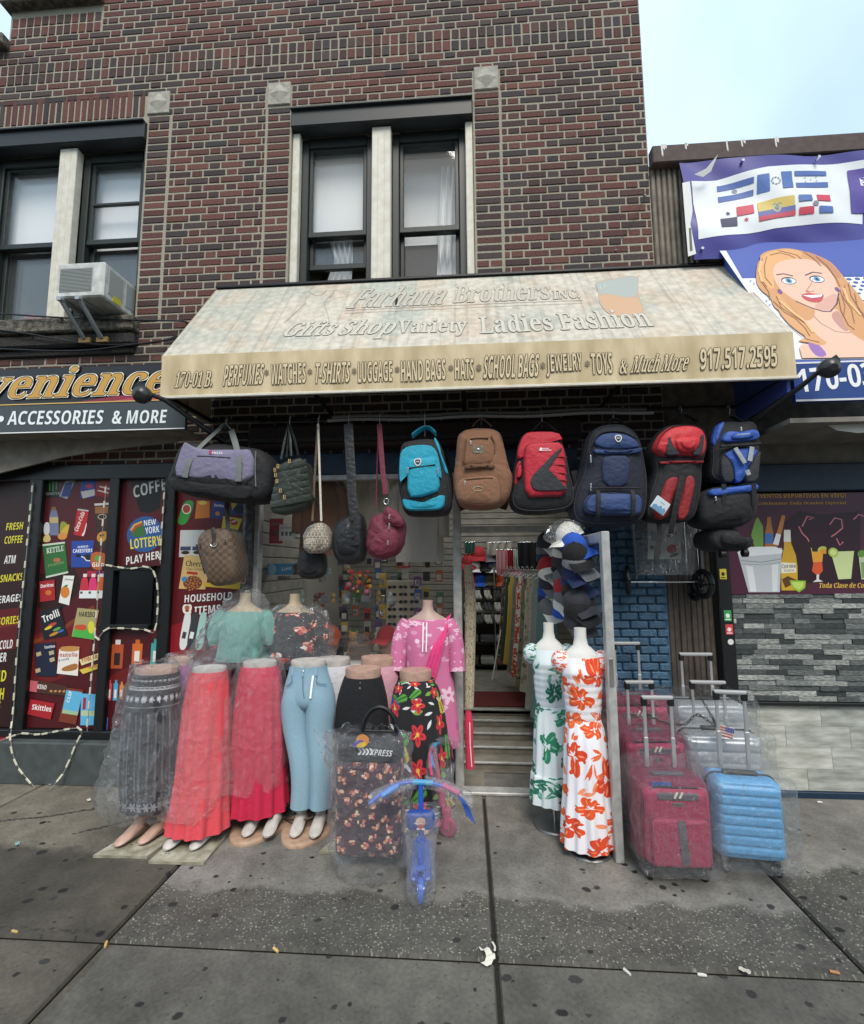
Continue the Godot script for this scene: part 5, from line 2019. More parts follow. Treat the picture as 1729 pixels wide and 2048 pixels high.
	for y in [[0.13, 0.18], [1.73, 0.06]]:
		g = G.new()
		g.cbox(Vector3(0, y[0], 0.3975), Vector3(0.042, y[1], 0.67), 0.004)
		part("rail", g, M.alu, d)
	g = G.new()
	g.quad(Vector3(0, 0.22, 0.06), Vector3(0, 0.22, 0.74), Vector3(0, 1.7, 0.74), Vector3(0, 1.7, 0.06))
	part("pane", g, M.pane, d)
	g = G.new()
	g.cbox(Vector3(-0.002, 0.98, 0.798), Vector3(0.022, 0.15, 0.006), 0.002)
	part("lock_plate", g, M.chrome, d)
	interior_goods()

func interior_goods() -> void:
	var cols = {"red": "a3262c", "navy": "1f2a52", "black": "141417", "grey": "6a6b6e", "blue": "1f4fae", "white": "d9d8d2", "orange": "c2562a", "charcoal": "33343a", "olive": "4b4a36", "pink": "c05a78"}
	for k in cols:
		fabric("cap_" + k, cols[k])
	# caps on the back wall
	var grp = "caps on the back wall of the shop"
	for q in [["red", 958,1110], ["grey", 985,1112], ["black", 972,1130], ["red", 938,1125], ["white", 950,1132], ["white", 985,1133], ["navy", 990,1118], ["red", 942,1160], ["blue", 960,1160], ["olive", 982,1158], ["orange", 1000,1160], ["pink", 1030,1138]]:
		var p = Vector3(lerpf(-.216, 1.081, (q[1] - 900) / 200.0), lerpf(1.903, 1.127, (q[2] - 1080) / 120.0), -2.78)
		cap(q[0] + " cap hung on the slatted back wall inside the shop", p, Basis(Vector3.RIGHT, 0.3), M["cap_" + q[0]], M["cap_" + q[0]], grp, 1.15)
	# caps stacked on the door leaf
	grp = "caps in the overlapping stack on the open door"
	var stack = ["charcoal", "grey", "blue", "grey", "white", "black", "navy", "charcoal", "grey", "red", "black", "navy", "white", "grey", "navy", "charcoal", "red", "black", "blue", "grey", "charcoal", "navy", "white", "black", "grey", "blue", "charcoal"]
	for k in stack.size():
		var lev = k / 3
		var p = Vector3(0.6 + 0.05 * (k % 3) + 0.02 * sin(k * 2.1), 1.72 - lev * 0.058 - 0.02 * (k % 3), 0.02 + 0.24 * (k % 3) + 0.04 * sin(k * 1.7))
		cap(stack[k] + " cap in the overlapping stack hung on the open glass door", p, Basis(Vector3.UP, 0.55 + 0.35 * sin(k * 3.3)) * Basis(Vector3.RIGHT, 0.3 + 0.12 * sin(k * 2.7)) * Basis(Vector3.BACK, 0.3), M["cap_" + stack[k]], M["cap_" + (stack[k] if k % 3 else ["white", "grey"][k % 2])], grp, 0.95)
	var bagc = thing("wrapped_cap", "white cap in a clear plastic bag on top of the cap stack", "cap", Vector3(0.68, 1.75, 0.42))
	bagc.rotation = Vector3(0.3, -1.2, 0.1)
	part("crown", M.cap_shape[0], M.cap_white, bagc)
	part("brim", M.cap_shape[1], M.cap_white, bagc)
	var g = G.new()
	var rows = []
	for i in 9:
		var r = PackedVector3Array()
		for k in 20:
			var a = TAU * k / 20
			var s = sin(PI * (i + 0.6) / 9.2)
			var w: float = 1.0 + 0.12 * n3.get_noise_3d(i * 31, cos(a) * 70, sin(a) * 70)
			r.append(Vector3(0.105 * s * sin(a) * w, -0.04 + 0.17 * i / 8.0, 0.03 + 0.15 * s * cos(a) * w))
		rows.append(r)
	g.sheet(rows, true)
	part("plastic_bag", g, M.film, bagc)
	# dresses on the rail at the side
	var rail = thing("clothes_rail", "steel clothes rail running into the shop behind the open door", "rail")
	g = G.new()
	g.tube([Vector3(0.65, 1.52, -0.35), Vector3(0.35, 1.52, -2.6)], 0.012, 8)
	part("bar", g, M.chrome, rail)
	for z in [-0.35, -2.6]:
		g = G.new()
		g.tube([Vector3(0.35 if z < -1 else 0.65, 0.27 if z < -1 else 0.05, z), Vector3(0.35 if z < -1 else 0.65, 1.52, z)], 0.012, 8)
		part("leg", g, M.chrome, rail)
	var grp2 = "dresses on the rail inside the shop"
	var dm = [[fabric("sage", "6f9088"), "sage green long dress on the rail inside the shop door", 1.12], [fabric("pale_grey", "9a9b92"), "pale grey long dress on the rail inside the shop door", 1.1], [M_print("leafy_cream", ["b3ab94", "5a5a44", "8a8468"], 12), "cream dress with dark sprigs on the inside rail", 1.0], [M_print("olive_sprig", ["77745a", "3a3c2c", "a09a78"], 12), "olive sprigged dress on the inside rail", 1.0], [M_print("orange_white_print", ["d8d0c4", "c8512c", "b5442a"], 26), "white dress with large orange flowers on the inside rail", 0.95], [M_print("grey_floral", ["6f7064", "38403a", "8a8a78"], 12), "grey green floral dress on the inside rail", 0.95], [fabric("mustard", "b89a32"), "mustard yellow dress on the inside rail", 0.9], [fabric("bottle_green", "26402e"), "bottle green dress on the inside rail", 0.9], [M_print("dark_print", ["3a3030", "8a5040", "c0b090"], 16), "dark brown patterned dress on the inside rail", 0.9]]
	for k in dm.size():
		hung_dress("long_dress", dm[k][1], Vector3(0.64 - k * 0.0227, 1.47, -0.42 - k * 0.17), PI / 2 + 0.75, 0.36, dm[k][2], dm[k][0], grp2)
	# hanging cloths at the back
	for s in [[Vector3(.435,1.754,-2.2), 0.16, 0.3, "d29a9e", "pale pink scarf hanging inside the shop", "pink_scarf"], [Vector3(.525,1.751,-2.15), 0.08, 0.26, "a8202c", "crimson scarf hanging inside the shop", "crimson_scarf"], [Vector3(.59,1.749,-2.1), 0.08, 0.24, "c5d0c8", "pale green scarf hanging inside the shop", "green_scarf"], [Vector3(.729,1.826,-1.9), 0.3, 0.3, "121214", "black garment hanging inside the shop", "black_garment"], [Vector3(.429,1.862,-2.6), 0.32, 0.16, "8f8a7c", "folded beige garment hanging on the back wall", "beige_garment"], [Vector3(.048,1.871,-2.7), 0.14, 0.14, "1f4a3a", "dark green cloth hanging on the back wall", "green_cloth"]]:
		var c = thing(s[5], s[4], "garment", s[0])
		g = G.new()
		rows = []
		for i in 8:
			var r = PackedVector3Array()
			for j in 25:
				r.append(Vector3(lerpf(-s[1] / 2, s[1] / 2, j / 24.0), -s[2] * i / 7.0, 0.02 * sin(j * 0.9 + i * 0.2) * (0.3 + i / 7.0)))
			rows.append(r)
		g.sheet(rows)
		part("cloth", g, fabric(s[5], s[3]), c)
		g = G.new()
		g.tube([Vector3(-s[1] / 2, 0.004, 0), Vector3(s[1] / 2, 0.004, 0)], 0.005, 6)
		part("hanging_bar", g, M.chrome, c)
	# packs of socks
	var k2 = 0
	for r in 3:
		for c in 4:
			var p = Vector3(.004 + c * 0.125, 1.237 - r * 0.15, -2.5)
			var s = thing("sock_pack", ("white" if (r + c) % 3 else "grey") + " pair of ankle socks on a card, back wall of the shop", "socks", p, 0.0, "sock packs on the back wall")
			g = G.new()
			g.cbox(Vector3(0, 0.035, 0), Vector3(0.09, 0.035, 0.012), 0.003)
			part("card", g, M.black_plastic, s)
			for q in [-0.02, 0.02]:
				g = G.new()
				g.tube(smooth([Vector3(q, 0.03, 0.005), Vector3(q, -0.02, 0.008), Vector3(q + 0.02, -0.06, 0.01), Vector3(q + 0.04, -0.075, 0.01)], 3), [0.018, 0.02, 0.02, 0.021, 0.022, 0.022, 0.021, 0.02, 0.012, 0.008], 8)
				part("sock", g, fabric("sock_white", "c9c7be") if (r + c) % 3 else fabric("sock_grey", "55565a"), s)
			k2 += 1
	# leaning pole and floor boxes
	var pole = thing("leaning_pole", "thin white pole leaning against the dresses inside", "pole")
	g = G.new()
	g.tube([Vector3(.252,.385,-1.6), Vector3(.48,1.348,-2)], 0.008, 8)
	part("shaft", g, M.white_paint, pole)
	g = G.new()
	g.ball(Vector3(.48,1.348,-2), Vector3(0.014, 0.014, 0.014), 8)
	part("knob", g, M.black_plastic, pole)
	var shelf = thing("low_shelf", "dark low shelf unit at the back of the shop", "shelf")
	for y in [0.33, 0.6, 0.85]:
		g = G.new()
		g.cbox(Vector3(0.3, y, -2.75), Vector3(0.7, 0.025, 0.3), 0.003)
		part("board", g, M.sooty, shelf)
	for x in [-0.04, 0.64]:
		g = G.new()
		g.cbox(Vector3(x, 0.57, -2.75), Vector3(0.025, 0.58, 0.29), 0.003)
		part("side", g, M.sooty, shelf)
	for k in 9:
		var y: float = [0.345, 0.615, 0.865][k % 3]
		var b = thing("folded_clothes", "plastic wrapped folded garment on the low shelf inside the shop", "garment", Vector3(0.05 + 0.2 * (k / 3), y, -2.68), 0.0, "folded garments on the low shelf")
		g = G.new()
		g.rbox(Vector3(0, 0.045, 0), Vector3(0.17, 0.09, 0.2), 0.025)
		part("bundle", g, fabric("bundle_%d" % (k % 4), ["3a3a40", "6f6a66", "8a3a3a", "b5b2aa"][k % 4]), b)
		g = G.new()
		g.rbox(Vector3(0, 0.047, 0), Vector3(0.18, 0.1, 0.21), 0.02)
		part("wrapper", g, M.film, b)
	window_goods()

# an all over printed cloth: ground colour, then blossom colours
func M_print(called: String, hexes: Array, size: float) -> StandardMaterial3D:
	if M.has(called):
		return M[called]
	var c = Cloth.new(192, 192, Color(hexes[0]))
	var r = RandomNumberGenerator.new()
	r.seed = hash(called)
	for k in 46:
		var x = r.randf() * 192
		var y = r.randf() * 192
		var col = Color(hexes[1 + k % (hexes.size() - 1)])
		if k % 3 == 0:
			c.flower(x, y, size * r.randf_range(0.7, 1.2), 5, r.randf() * TAU, col, Color(hexes[0]))
		else:
			c.leaf(x, y, size * r.randf_range(0.7, 1.4), size * 0.22, r.randf() * TAU, col)
	return cloth(called, c.texture(), 0.88, Vector3(2, 3, 1))

func window_goods() -> void:
	var deck = thing("display_deck", "pale window display deck behind the shop glass", "shelf")
	var g = G.new()
	g.cbox(Vector3(-0.85, 0.83, -0.28), Vector3(1.46, 0.03, 0.5), 0.004)
	part("top", g, mat("deck_white", "d5d6d2", 0.5), deck)
	g = G.new()
	g.box(Vector3(-0.85, 0.62, -0.5), Vector3(1.46, 0.4, 0.02))
	part("back_board", g, M.sooty, deck)
	# glass shelves
	for y in [1.28, 1.5]:
		var s = thing("glass_shelf", ("lower" if y < 1.4 else "upper") + " glass shelf across the shop window", "shelf")
		g = G.new()
		g.cbox(Vector3(-1.05, y, -0.3), Vector3(0.95, 0.012, 0.28), 0.002)
		part("plate", g, M.pane, s)
		for x in [-1.5, -0.6]:
			g = G.new()
			g.cbox(Vector3(x, y - 0.02, -0.3), Vector3(0.012, 0.03, 0.26), 0.002)
			part("bracket", g, M.steel, s)
	# two dummy heads in caps
	for q in [[Vector3(-1.073,.918,-.2), "orange", "orange and black camouflage cap", 0.0], [Vector3(-.625,.921,-.2), "red", "bright red cap", -0.5]]:
		var h = thing("dummy_head", "mannequin head wearing the " + q[2] + " in the window", "mannequin", Vector3(q[0].x, 0.846, -0.2), q[3])
		g = G.new()
		var prof = [[0.0, 0.055, 0.05], [0.03, 0.04, 0.045], [0.06, 0.04, 0.05], [0.085, 0.055, 0.075], [0.12, 0.064, 0.085], [0.16, 0.068, 0.088], [0.2, 0.065, 0.082], [0.225, 0.045, 0.06], [0.24, 0.01, 0.02]]
		var rows = []
		for p in prof:
			var r = ellipse_ring(Vector3(0, p[0], 0.0), p[1], p[2], 24)
			for k in r.size():
				if r[k].z > p[2] * 0.75 and p[0] > 0.09 and p[0] < 0.15 and absf(r[k].x) < 0.02:
					r[k].z += 0.014 * (1.0 - absf(p[0] - 0.125) / 0.05)
			rows.append(r)
		g.loft(rows)
		part("head", g, mat("dummy_skin", "a98a76", 0.5), h)
		g = G.new()
		for s in [-1, 1]:
			g.ball(Vector3(0.026 * s, 0.145, 0.078), Vector3(0.012, 0.006, 0.008), 8)
		g.ball(Vector3(0, 0.1, 0.082), Vector3(0.018, 0.005, 0.008), 8)
		part("features", g, mat("dummy_paint", "4a2f2c", 0.5), h)
		cap(q[2] + " worn by a dummy head in the shop window", Vector3(q[0].x, 0.846 + 0.165, -0.2), Basis(Vector3.UP, q[3]), M.cap_orange if q[1] == "orange" else M.cap_red, M.cap_orange if q[1] == "orange" else M.cap_red, "", 0.95)
	# clear bag with a folded cap between the heads
	var bag = thing("clear_bag", "clear zipped bag with folded brown goods between the dummy heads", "bag", Vector3(-.842, 0.847, -0.2))
	g = G.new()
	var rows2 = []
	for i in 10:
		var v = i / 9.0
		rows2.append(ellipse_ring(Vector3(0, 0.2 * v, 0), 0.115 * sqrt(maxf(0.02, 1.0 - v * v * 0.97)), 0.06 * sqrt(maxf(0.02, 1.0 - v * v * 0.97)), 22))
	g.sheet(rows2, true)
	part("shell", g, M.film, bag)
	g = G.new()
	g.rbox(Vector3(0, 0.06, 0), Vector3(0.16, 0.11, 0.07), 0.03)
	part("contents", g, fabric("bag_brown", "6d5a4c"), bag)
	# nappy box
	var bx = thing("blue_box", "light blue cardboard box with white lettering on the glass shelf", "box", Vector3(-1.505, 1.507, -0.3))
	g = G.new()
	g.cbox(Vector3(0, 0.045, 0), Vector3(0.24, 0.09, 0.1), 0.003)
	part("carton", g, mat("box_blue", "3f93bf", 0.5), bx)
	g = G.new()
	g.curve([-0.11, 0.0, -0.06, 0.0, -0.04, 0.05, -0.07, 0.09, -0.11, 0.09], "9fc8dc")
	g.tx("Luvs", font("Droid Sans", 700), [0.0, 0.03, 0.08, 0.03, 0.1], "e6f2f6", 0.2)
	part("box_print", g, M.print, bx, put(0, 0, 0.0512))
	for s in [[Vector3(-1.508,1.854,-.12), 0.11, 0.2, "a8323f", "pink red printed packet in the window corner", "red_packet"], [Vector3(-1.411,1.84,-.1), 0.13, 0.13, "cfd1d0", "white printed packet in the window corner", "white_packet"]]:
		var p = thing(s[5], s[4], "packet", s[0])
		g = G.new()
		g.cbox(Vector3.ZERO, Vector3(s[1], s[2], 0.012), 0.003)
		part("card", g, mat(s[5], s[3], 0.5), p)
		g = G.new()
		for k in 3:
			g.rect(-s[1] * 0.35 + k * s[1] * 0.25, -s[2] * 0.2, -s[1] * 0.2 + k * s[1] * 0.25, s[2] * 0.05, "555a60")
		g.rect(-s[1] * 0.4, s[2] * 0.25, s[1] * 0.4, s[2] * 0.3, "777b80")
		part("packet_print", g, M.print, p, put(0, 0, 0.0065))
	# sunglasses stand
	var st = thing("sunglasses_stand", "white rotating stand full of sunglasses in the shop window", "stand", Vector3(-.541, 0.846, -0.55))
	g = G.new()
	g.cbox(Vector3(0, 0.3, 0), Vector3(0.3, 0.6, 0.06), 0.006)
	part("panel", g, mat("stand_cream", "cfc8ae", 0.5), st)
	var lens = mat("dark_lens", "17181a", 0.1)
	for r in 9:
		for c in 3:
			g = G.new()
			var x = -0.095 + c * 0.095
			var y = 0.05 + r * 0.062
			for s in [-1, 1]:
				g.ball(Vector3(x + s * 0.02, y, 0.038), Vector3(0.018, 0.014, 0.005), 10)
			g.tube([Vector3(x - 0.006, y + 0.006, 0.04), Vector3(x + 0.006, y + 0.006, 0.04)], 0.002, 4)
			part("sunglasses", g, lens, st)
	# bunch of artificial fruit and flowers
	var fl = thing("flower_bunch", "bunch of red and yellow artificial flowers behind the shop window", "flowers", Vector3(-.875,1.441,-.25))
	for k in 22:
		g = G.new()
		var p = Vector3(rng.randf_range(-0.1, 0.1), rng.randf_range(-0.09, 0.09), rng.randf_range(-0.05, 0.05))
		g.ball(p, Vector3.ONE * rng.randf_range(0.014, 0.024), 8)
		part("blossom", g, fabric(["fl_red", "fl_yellow", "fl_orange", "fl_pink"][k % 4], ["b52a26", "c9a22a", "c8562a", "c06a7a"][k % 4]), fl)
	g = G.new()
	for k in 10:
		var a = k * 2.4
		g.tube([Vector3(0, -0.16, 0), Vector3(0.06 * cos(a), 0.0, 0.03 * sin(a)), Vector3(0.1 * cos(a), 0.06, 0.05 * sin(a))], 0.004, 5)
	part("stem", g, fabric("stem_green", "3c5a34"), fl)
	# garments behind the glass, hung from the head bar
	for s in [[Vector3(-1.143,2.28,-.12), 0.34, 0.62, fabric("tan_suede", "6b4a36"), "brown suede jacket hanging in the window", "suede_jacket"], [Vector3(-.786,2.37,-.3), 0.22, 0.5, fabric("cream_top", "c9c4ac"), "cream sleeveless top hanging in the window", "cream_top"], [Vector3(-.364,2.301,-.1), 0.36, 0.7, fabric("white_knit", "b9b6ae"), "white crocheted cardigan hanging in the window", "white_cardigan"], [Vector3(-1.135,2.377,-.3), 0.12, 0.3, fabric("grey_hood", "7f8080"), "grey hood hanging in the window", "grey_hood"]]:
		garment(s[5], s[4], s[0], s[1], s[2], s[3])
	# blister packs and keyrings hung behind the deck
	for k in 60:
		var tone: Array = [["b5342f", "red"], ["2f5fa8", "blue"], ["c9a83a", "yellow"], ["3f7a4a", "green"], ["b9b7ae", "white"], ["7a4a8a", "purple"], ["26262a", "black"], ["c06a3a", "orange"]][k % 8]
		var p = thing("hanging_packet", tone[1] + " carded trinket hung on the peg wall behind the window", "packet", Vector3(-1.22 + 0.088 * (k % 12) + 0.02 * sin(k * 3.1), 1.62 - 0.15 * (k / 12) + 0.03 * sin(k * 2.3), -0.46 - 0.12 * ((k * 5) % 3)), 0.1 * sin(k * 1.3), "trinkets hung behind the window")
		g = G.new()
		g.cbox(Vector3.ZERO, Vector3(0.062, 0.1 + 0.02 * sin(k * 1.1), 0.006), 0.002)
		part("card", g, fabric("packet_" + tone[1], tone[0], 0.4), p)
		g = G.new()
		g.rbox(Vector3(0, -0.012, 0.009), Vector3(0.042, 0.05, 0.016), 0.007)
		part("trinket", g, [M.chrome, M.black_plastic, M.white_paint][k % 3], p)
	# soft toys and pouches packed along the deck
	for k in 12:
		var tone: Array = [["8a5a3a", "brown"], ["c9c3b4", "cream"], ["a84a5a", "rose"], ["4a5a7a", "slate blue"], ["3a3a3e", "charcoal"], ["b98a4a", "honey"]][k % 6]
		var p = thing("soft_toy", tone[1] + " soft toy bear packed along the window deck", "toy", Vector3(-1.52 + 0.115 * k, 0.846, -0.4 + 0.05 * sin(k * 2.0)), 0.4 * sin(k * 1.9), "soft toys along the window deck")
		var m = fabric("plush_" + tone[1].replace(" ", "_"), tone[0])
		g = G.new()
		g.ball(Vector3(0, 0.06, 0), Vector3(0.05, 0.06, 0.045), 12)
		part("body", g, m, p)
		g = G.new()
		g.ball(Vector3(0, 0.145, 0.01), Vector3(0.04, 0.038, 0.038), 12)
		part("head", g, m, p)
		for s in [-1, 1]:
			g = G.new()
			g.ball(Vector3(s * 0.03, 0.178, 0), Vector3(0.014, 0.014, 0.008), 8)
			part("ear", g, m, p)
			g = G.new()
			g.ball(Vector3(s * 0.03, 0.02, 0.045), Vector3(0.02, 0.02, 0.026), 8)
			part("paw", g, m, p)
	# little ornaments on the deck and shelves
	for k in 14:
		var o = thing("ornament", ["small brass ornament", "small glass ornament", "small brown figurine", "small grey trinket box"][k % 4] + " on the shelves behind the window glass", "ornament", Vector3(-1.42 + 0.088 * (k % 10) + (0.04 if k > 9 else 0.0), 1.287 if k < 10 else 1.507, -0.3 + 0.06 * sin(k * 2.0)), 0.0, "ornaments on the window shelves")
		g = G.new()
		var h = 0.05 + 0.05 * absf(sin(k * 1.7))
		if k % 4 == 3:
			g.cbox(Vector3(0, 0.025, 0), Vector3(0.07, 0.05, 0.05), 0.004)
		else:
			var rr = []
			for i in 7:
				rr.append(ellipse_ring(Vector3(0, h * i / 6.0, 0), [0.022, 0.024, 0.012, 0.02, 0.024, 0.014, 0.004][i], [0.022, 0.024, 0.012, 0.02, 0.024, 0.014, 0.004][i], 10))
			g.loft(rr)
		part("body", g, [fabric("orn_brass", "8a7440", 0.4), fabric("orn_glass", "9fb0b0", 0.2), fabric("orn_brown", "5a4030", 0.6), fabric("orn_grey", "6a6c70", 0.6)][k % 4], o)

func garment(called: String, label: String, at: Vector3, w: float, h: float, m: Material) -> Node3D:
	var t = thing(called, label, "garment", at)
	var g = G.new()
	var rows = []
	for i in 12:
		var v = i / 11.0
		var wide: float = w * (0.3 if v < 0.03 else (0.5 if v > 0.15 else lerpf(0.32, 0.5, v / 0.15)))
		var r = PackedVector3Array()
		for k in 32:
			var a = TAU * k / 32
			var f: float = 1.0 + 0.07 * sin(a * 7 + i * 0.3)
			r.append(Vector3(wide * sin(a) * f, -h * v, 0.055 * cos(a) * f))
		rows.append(r)
	g.sheet(rows, true)
	part("body", g, m, t)
	for s in [-1, 1]:
		g = G.new()
		g.tube(smooth([Vector3(s * w * 0.36, -0.05, 0), Vector3(s * w * 0.52, -0.2, 0.01), Vector3(s * w * 0.55, -h * 0.72, 0.03)], 4), [0.05, 0.055, 0.052, 0.05, 0.048, 0.046, 0.044, 0.042, 0.04], 10)
		part("sleeve", g, m, t)
	g = G.new()
	g.tube(smooth([Vector3(0, 0.0, 0), Vector3(0, 0.05, 0), Vector3(0.015, 0.07, 0), Vector3(0.028, 0.055, 0)], 4), 0.0025, 5)
	part("hanger_hook", g, M.chrome, t)
	return t

var cur = Vector3.ZERO
var last_edge = PackedVector2Array()

func og() -> G:
	var g = G.new()
	g.xf = Transform3D(Basis.IDENTITY, -cur)
	return g

func begin(called: String, label: String, category: String, at: Vector3, group := "") -> Node3D:
	cur = at
	return thing(called, label, category, at, 0.0, group)

# a padded solid over an outline in x and y, from z0 to z1, its front edge rounded over r
func puff(flat: Array, z0: float, z1: float, r := 0.03, rounds := 2, crush := 0.0045) -> G:
	var pts = G.p2(flat)
	for k in rounds:
		var o = PackedVector2Array()
		for j in pts.size():
			var b = pts[(j + 1) % pts.size()]
			o.append(pts[j].lerp(b, 0.25))
			o.append(pts[j].lerp(b, 0.75))
		pts = o
	last_edge = pts
	var lo = pts[0]
	var hi = pts[0]
	for q in pts:
		lo = lo.min(q)
		hi = hi.max(q)
	var c = (lo + hi) / 2
	var half = (hi - lo) / 2
	r = minf(r, (z1 - z0) * 0.5)
	var steps = [[0.0, 0.55], [0.0, 0.2], [0.03, 0.06], [0.4, 0.0]]
	for k in 6:
		var a = PI / 2 * k / 5.0
		steps.append([1.0 - r * (1 - sin(a)) / (z1 - z0), r * (1 - cos(a)) / minf(half.x, half.y)])
	steps.append_array([[1.0, 0.4], [1.0, 0.65], [1.0, 0.85]])
	var rows = []
	for i in steps.size():
		var s: Array = steps[i]
		var ring = PackedVector3Array()
		for q in pts:
			var d = q - c
			var sx: float = 1.0 - s[1]
			if s[1] < 0.38 and i > 3:
				sx = 1.0 - s[1] * minf(half.x, half.y) / maxf(d.length(), 0.001)
			var e = c + d * sx
			var z: float = lerpf(z0, z1, s[0])
			if i > 3:
				z += 0.12 * (z1 - z0) * (1.0 - (1.0 - s[1]) * (1.0 - s[1])) * (1.0 if i > 9 else 0.3)
			if crush > 0.0:
				z += crush * n3.get_noise_2d(e.x * 22.0, e.y * 22.0)
				e += Vector2(n3.get_noise_2d(e.y * 18.0, z * 18.0 + 9.0), n3.get_noise_2d(e.x * 18.0 + 40.0, z * 18.0)) * crush * 0.5
			ring.append(Vector3(e.x, e.y, z))
		rows.append(ring)
	var g = og()
	g.loft(rows)
	return g

# corded seam round the outline of the panel built last
func corded(o: Node3D, z: float, m: Material, inset := 0.03, r := 0.0035) -> void:
	var c = Vector2.ZERO
	for q in last_edge:
		c += q / last_edge.size()
	var path = []
	for k in last_edge.size() + 1:
		var q = last_edge[k % last_edge.size()]
		q += (c - q).normalized() * inset
		path.append(Vector3(q.x, q.y, z))
	var g = og()
	g.tube(path, r, 6, false)
	part("piping", g, m, o)

func zip_line(o: Node3D, flat: Array, z: float, m: Material, r := 0.004) -> void:
	var pts = G.p2(flat)
	var path = []
	for q in pts:
		path.append(Vector3(q.x, q.y, z))
	var g = og()
	g.tube(smooth(path, 4), r, 6)
	part("zipper", g, m, o)

func pull(o: Node3D, x: float, y: float, z: float, h := 0.028) -> void:
	var g = og()
	g.rbox(Vector3(x, y, z), Vector3(0.009, h, 0.006), 0.0028)
	part("zip_pull", g, M.chrome, o)

func hook(o: Node3D, x: float, y: float, z: float, top := 2.6) -> void:
	var g = og()
	g.tube(smooth([Vector3(x, y - 0.01, z + 0.012), Vector3(x, y - 0.018, z), Vector3(x, y, z - 0.012), Vector3(x, (y + top) / 2, z - 0.008), Vector3(x, top, z - 0.008), Vector3(x, top + 0.018, z - 0.02), Vector3(x, top, z - 0.032)], 4), 0.003, 6)
	part("hook", g, M.steel, o)

func straps(o: Node3D, x: float, top: float, low: float, z: float, m: Material, w: float) -> void:
	for s in [-1, 1]:
		var g = og()
		g.strap(smooth([Vector3(x + s * w * 0.25, top, z), Vector3(x + s * w * 0.45, (top + low) / 2 + 0.1, z - 0.06), Vector3(x + s * w * 0.52, (top + low) / 2 - 0.1, z - 0.05), Vector3(x + s * w * 0.4, low, z)], 5), 0.05, Vector3(1, 0, 0), 0.012)
		part("shoulder_strap", g, m, o)

func badge(o: Node3D, x: float, y: float, z: float, s: float) -> void:
	var g = og()
	g.lift = z
	g.curve([x - s, y + s, x, y + s * 1.25, x + s, y + s, x + s, y - s * 0.2, x, y - s * 1.2, x - s, y - s * 0.2], "d5d8da", 1)
	g.curve([x - s * 0.7, y + s * 0.7, x, y + s * 0.9, x + s * 0.7, y + s * 0.7, x + s * 0.65, y - s * 0.1, x, y - s * 0.8, x - s * 0.65, y - s * 0.1], "1c2026", 1)
	g.oval(x, y + s * 0.25, s * 0.45, s * 0.22, "c9cdd0", 0, 12)
	g.oval(x, y + s * 0.25, s * 0.16, s * 0.1, "1c2026", 0, 8)
	part("badge", g, M.print, o)

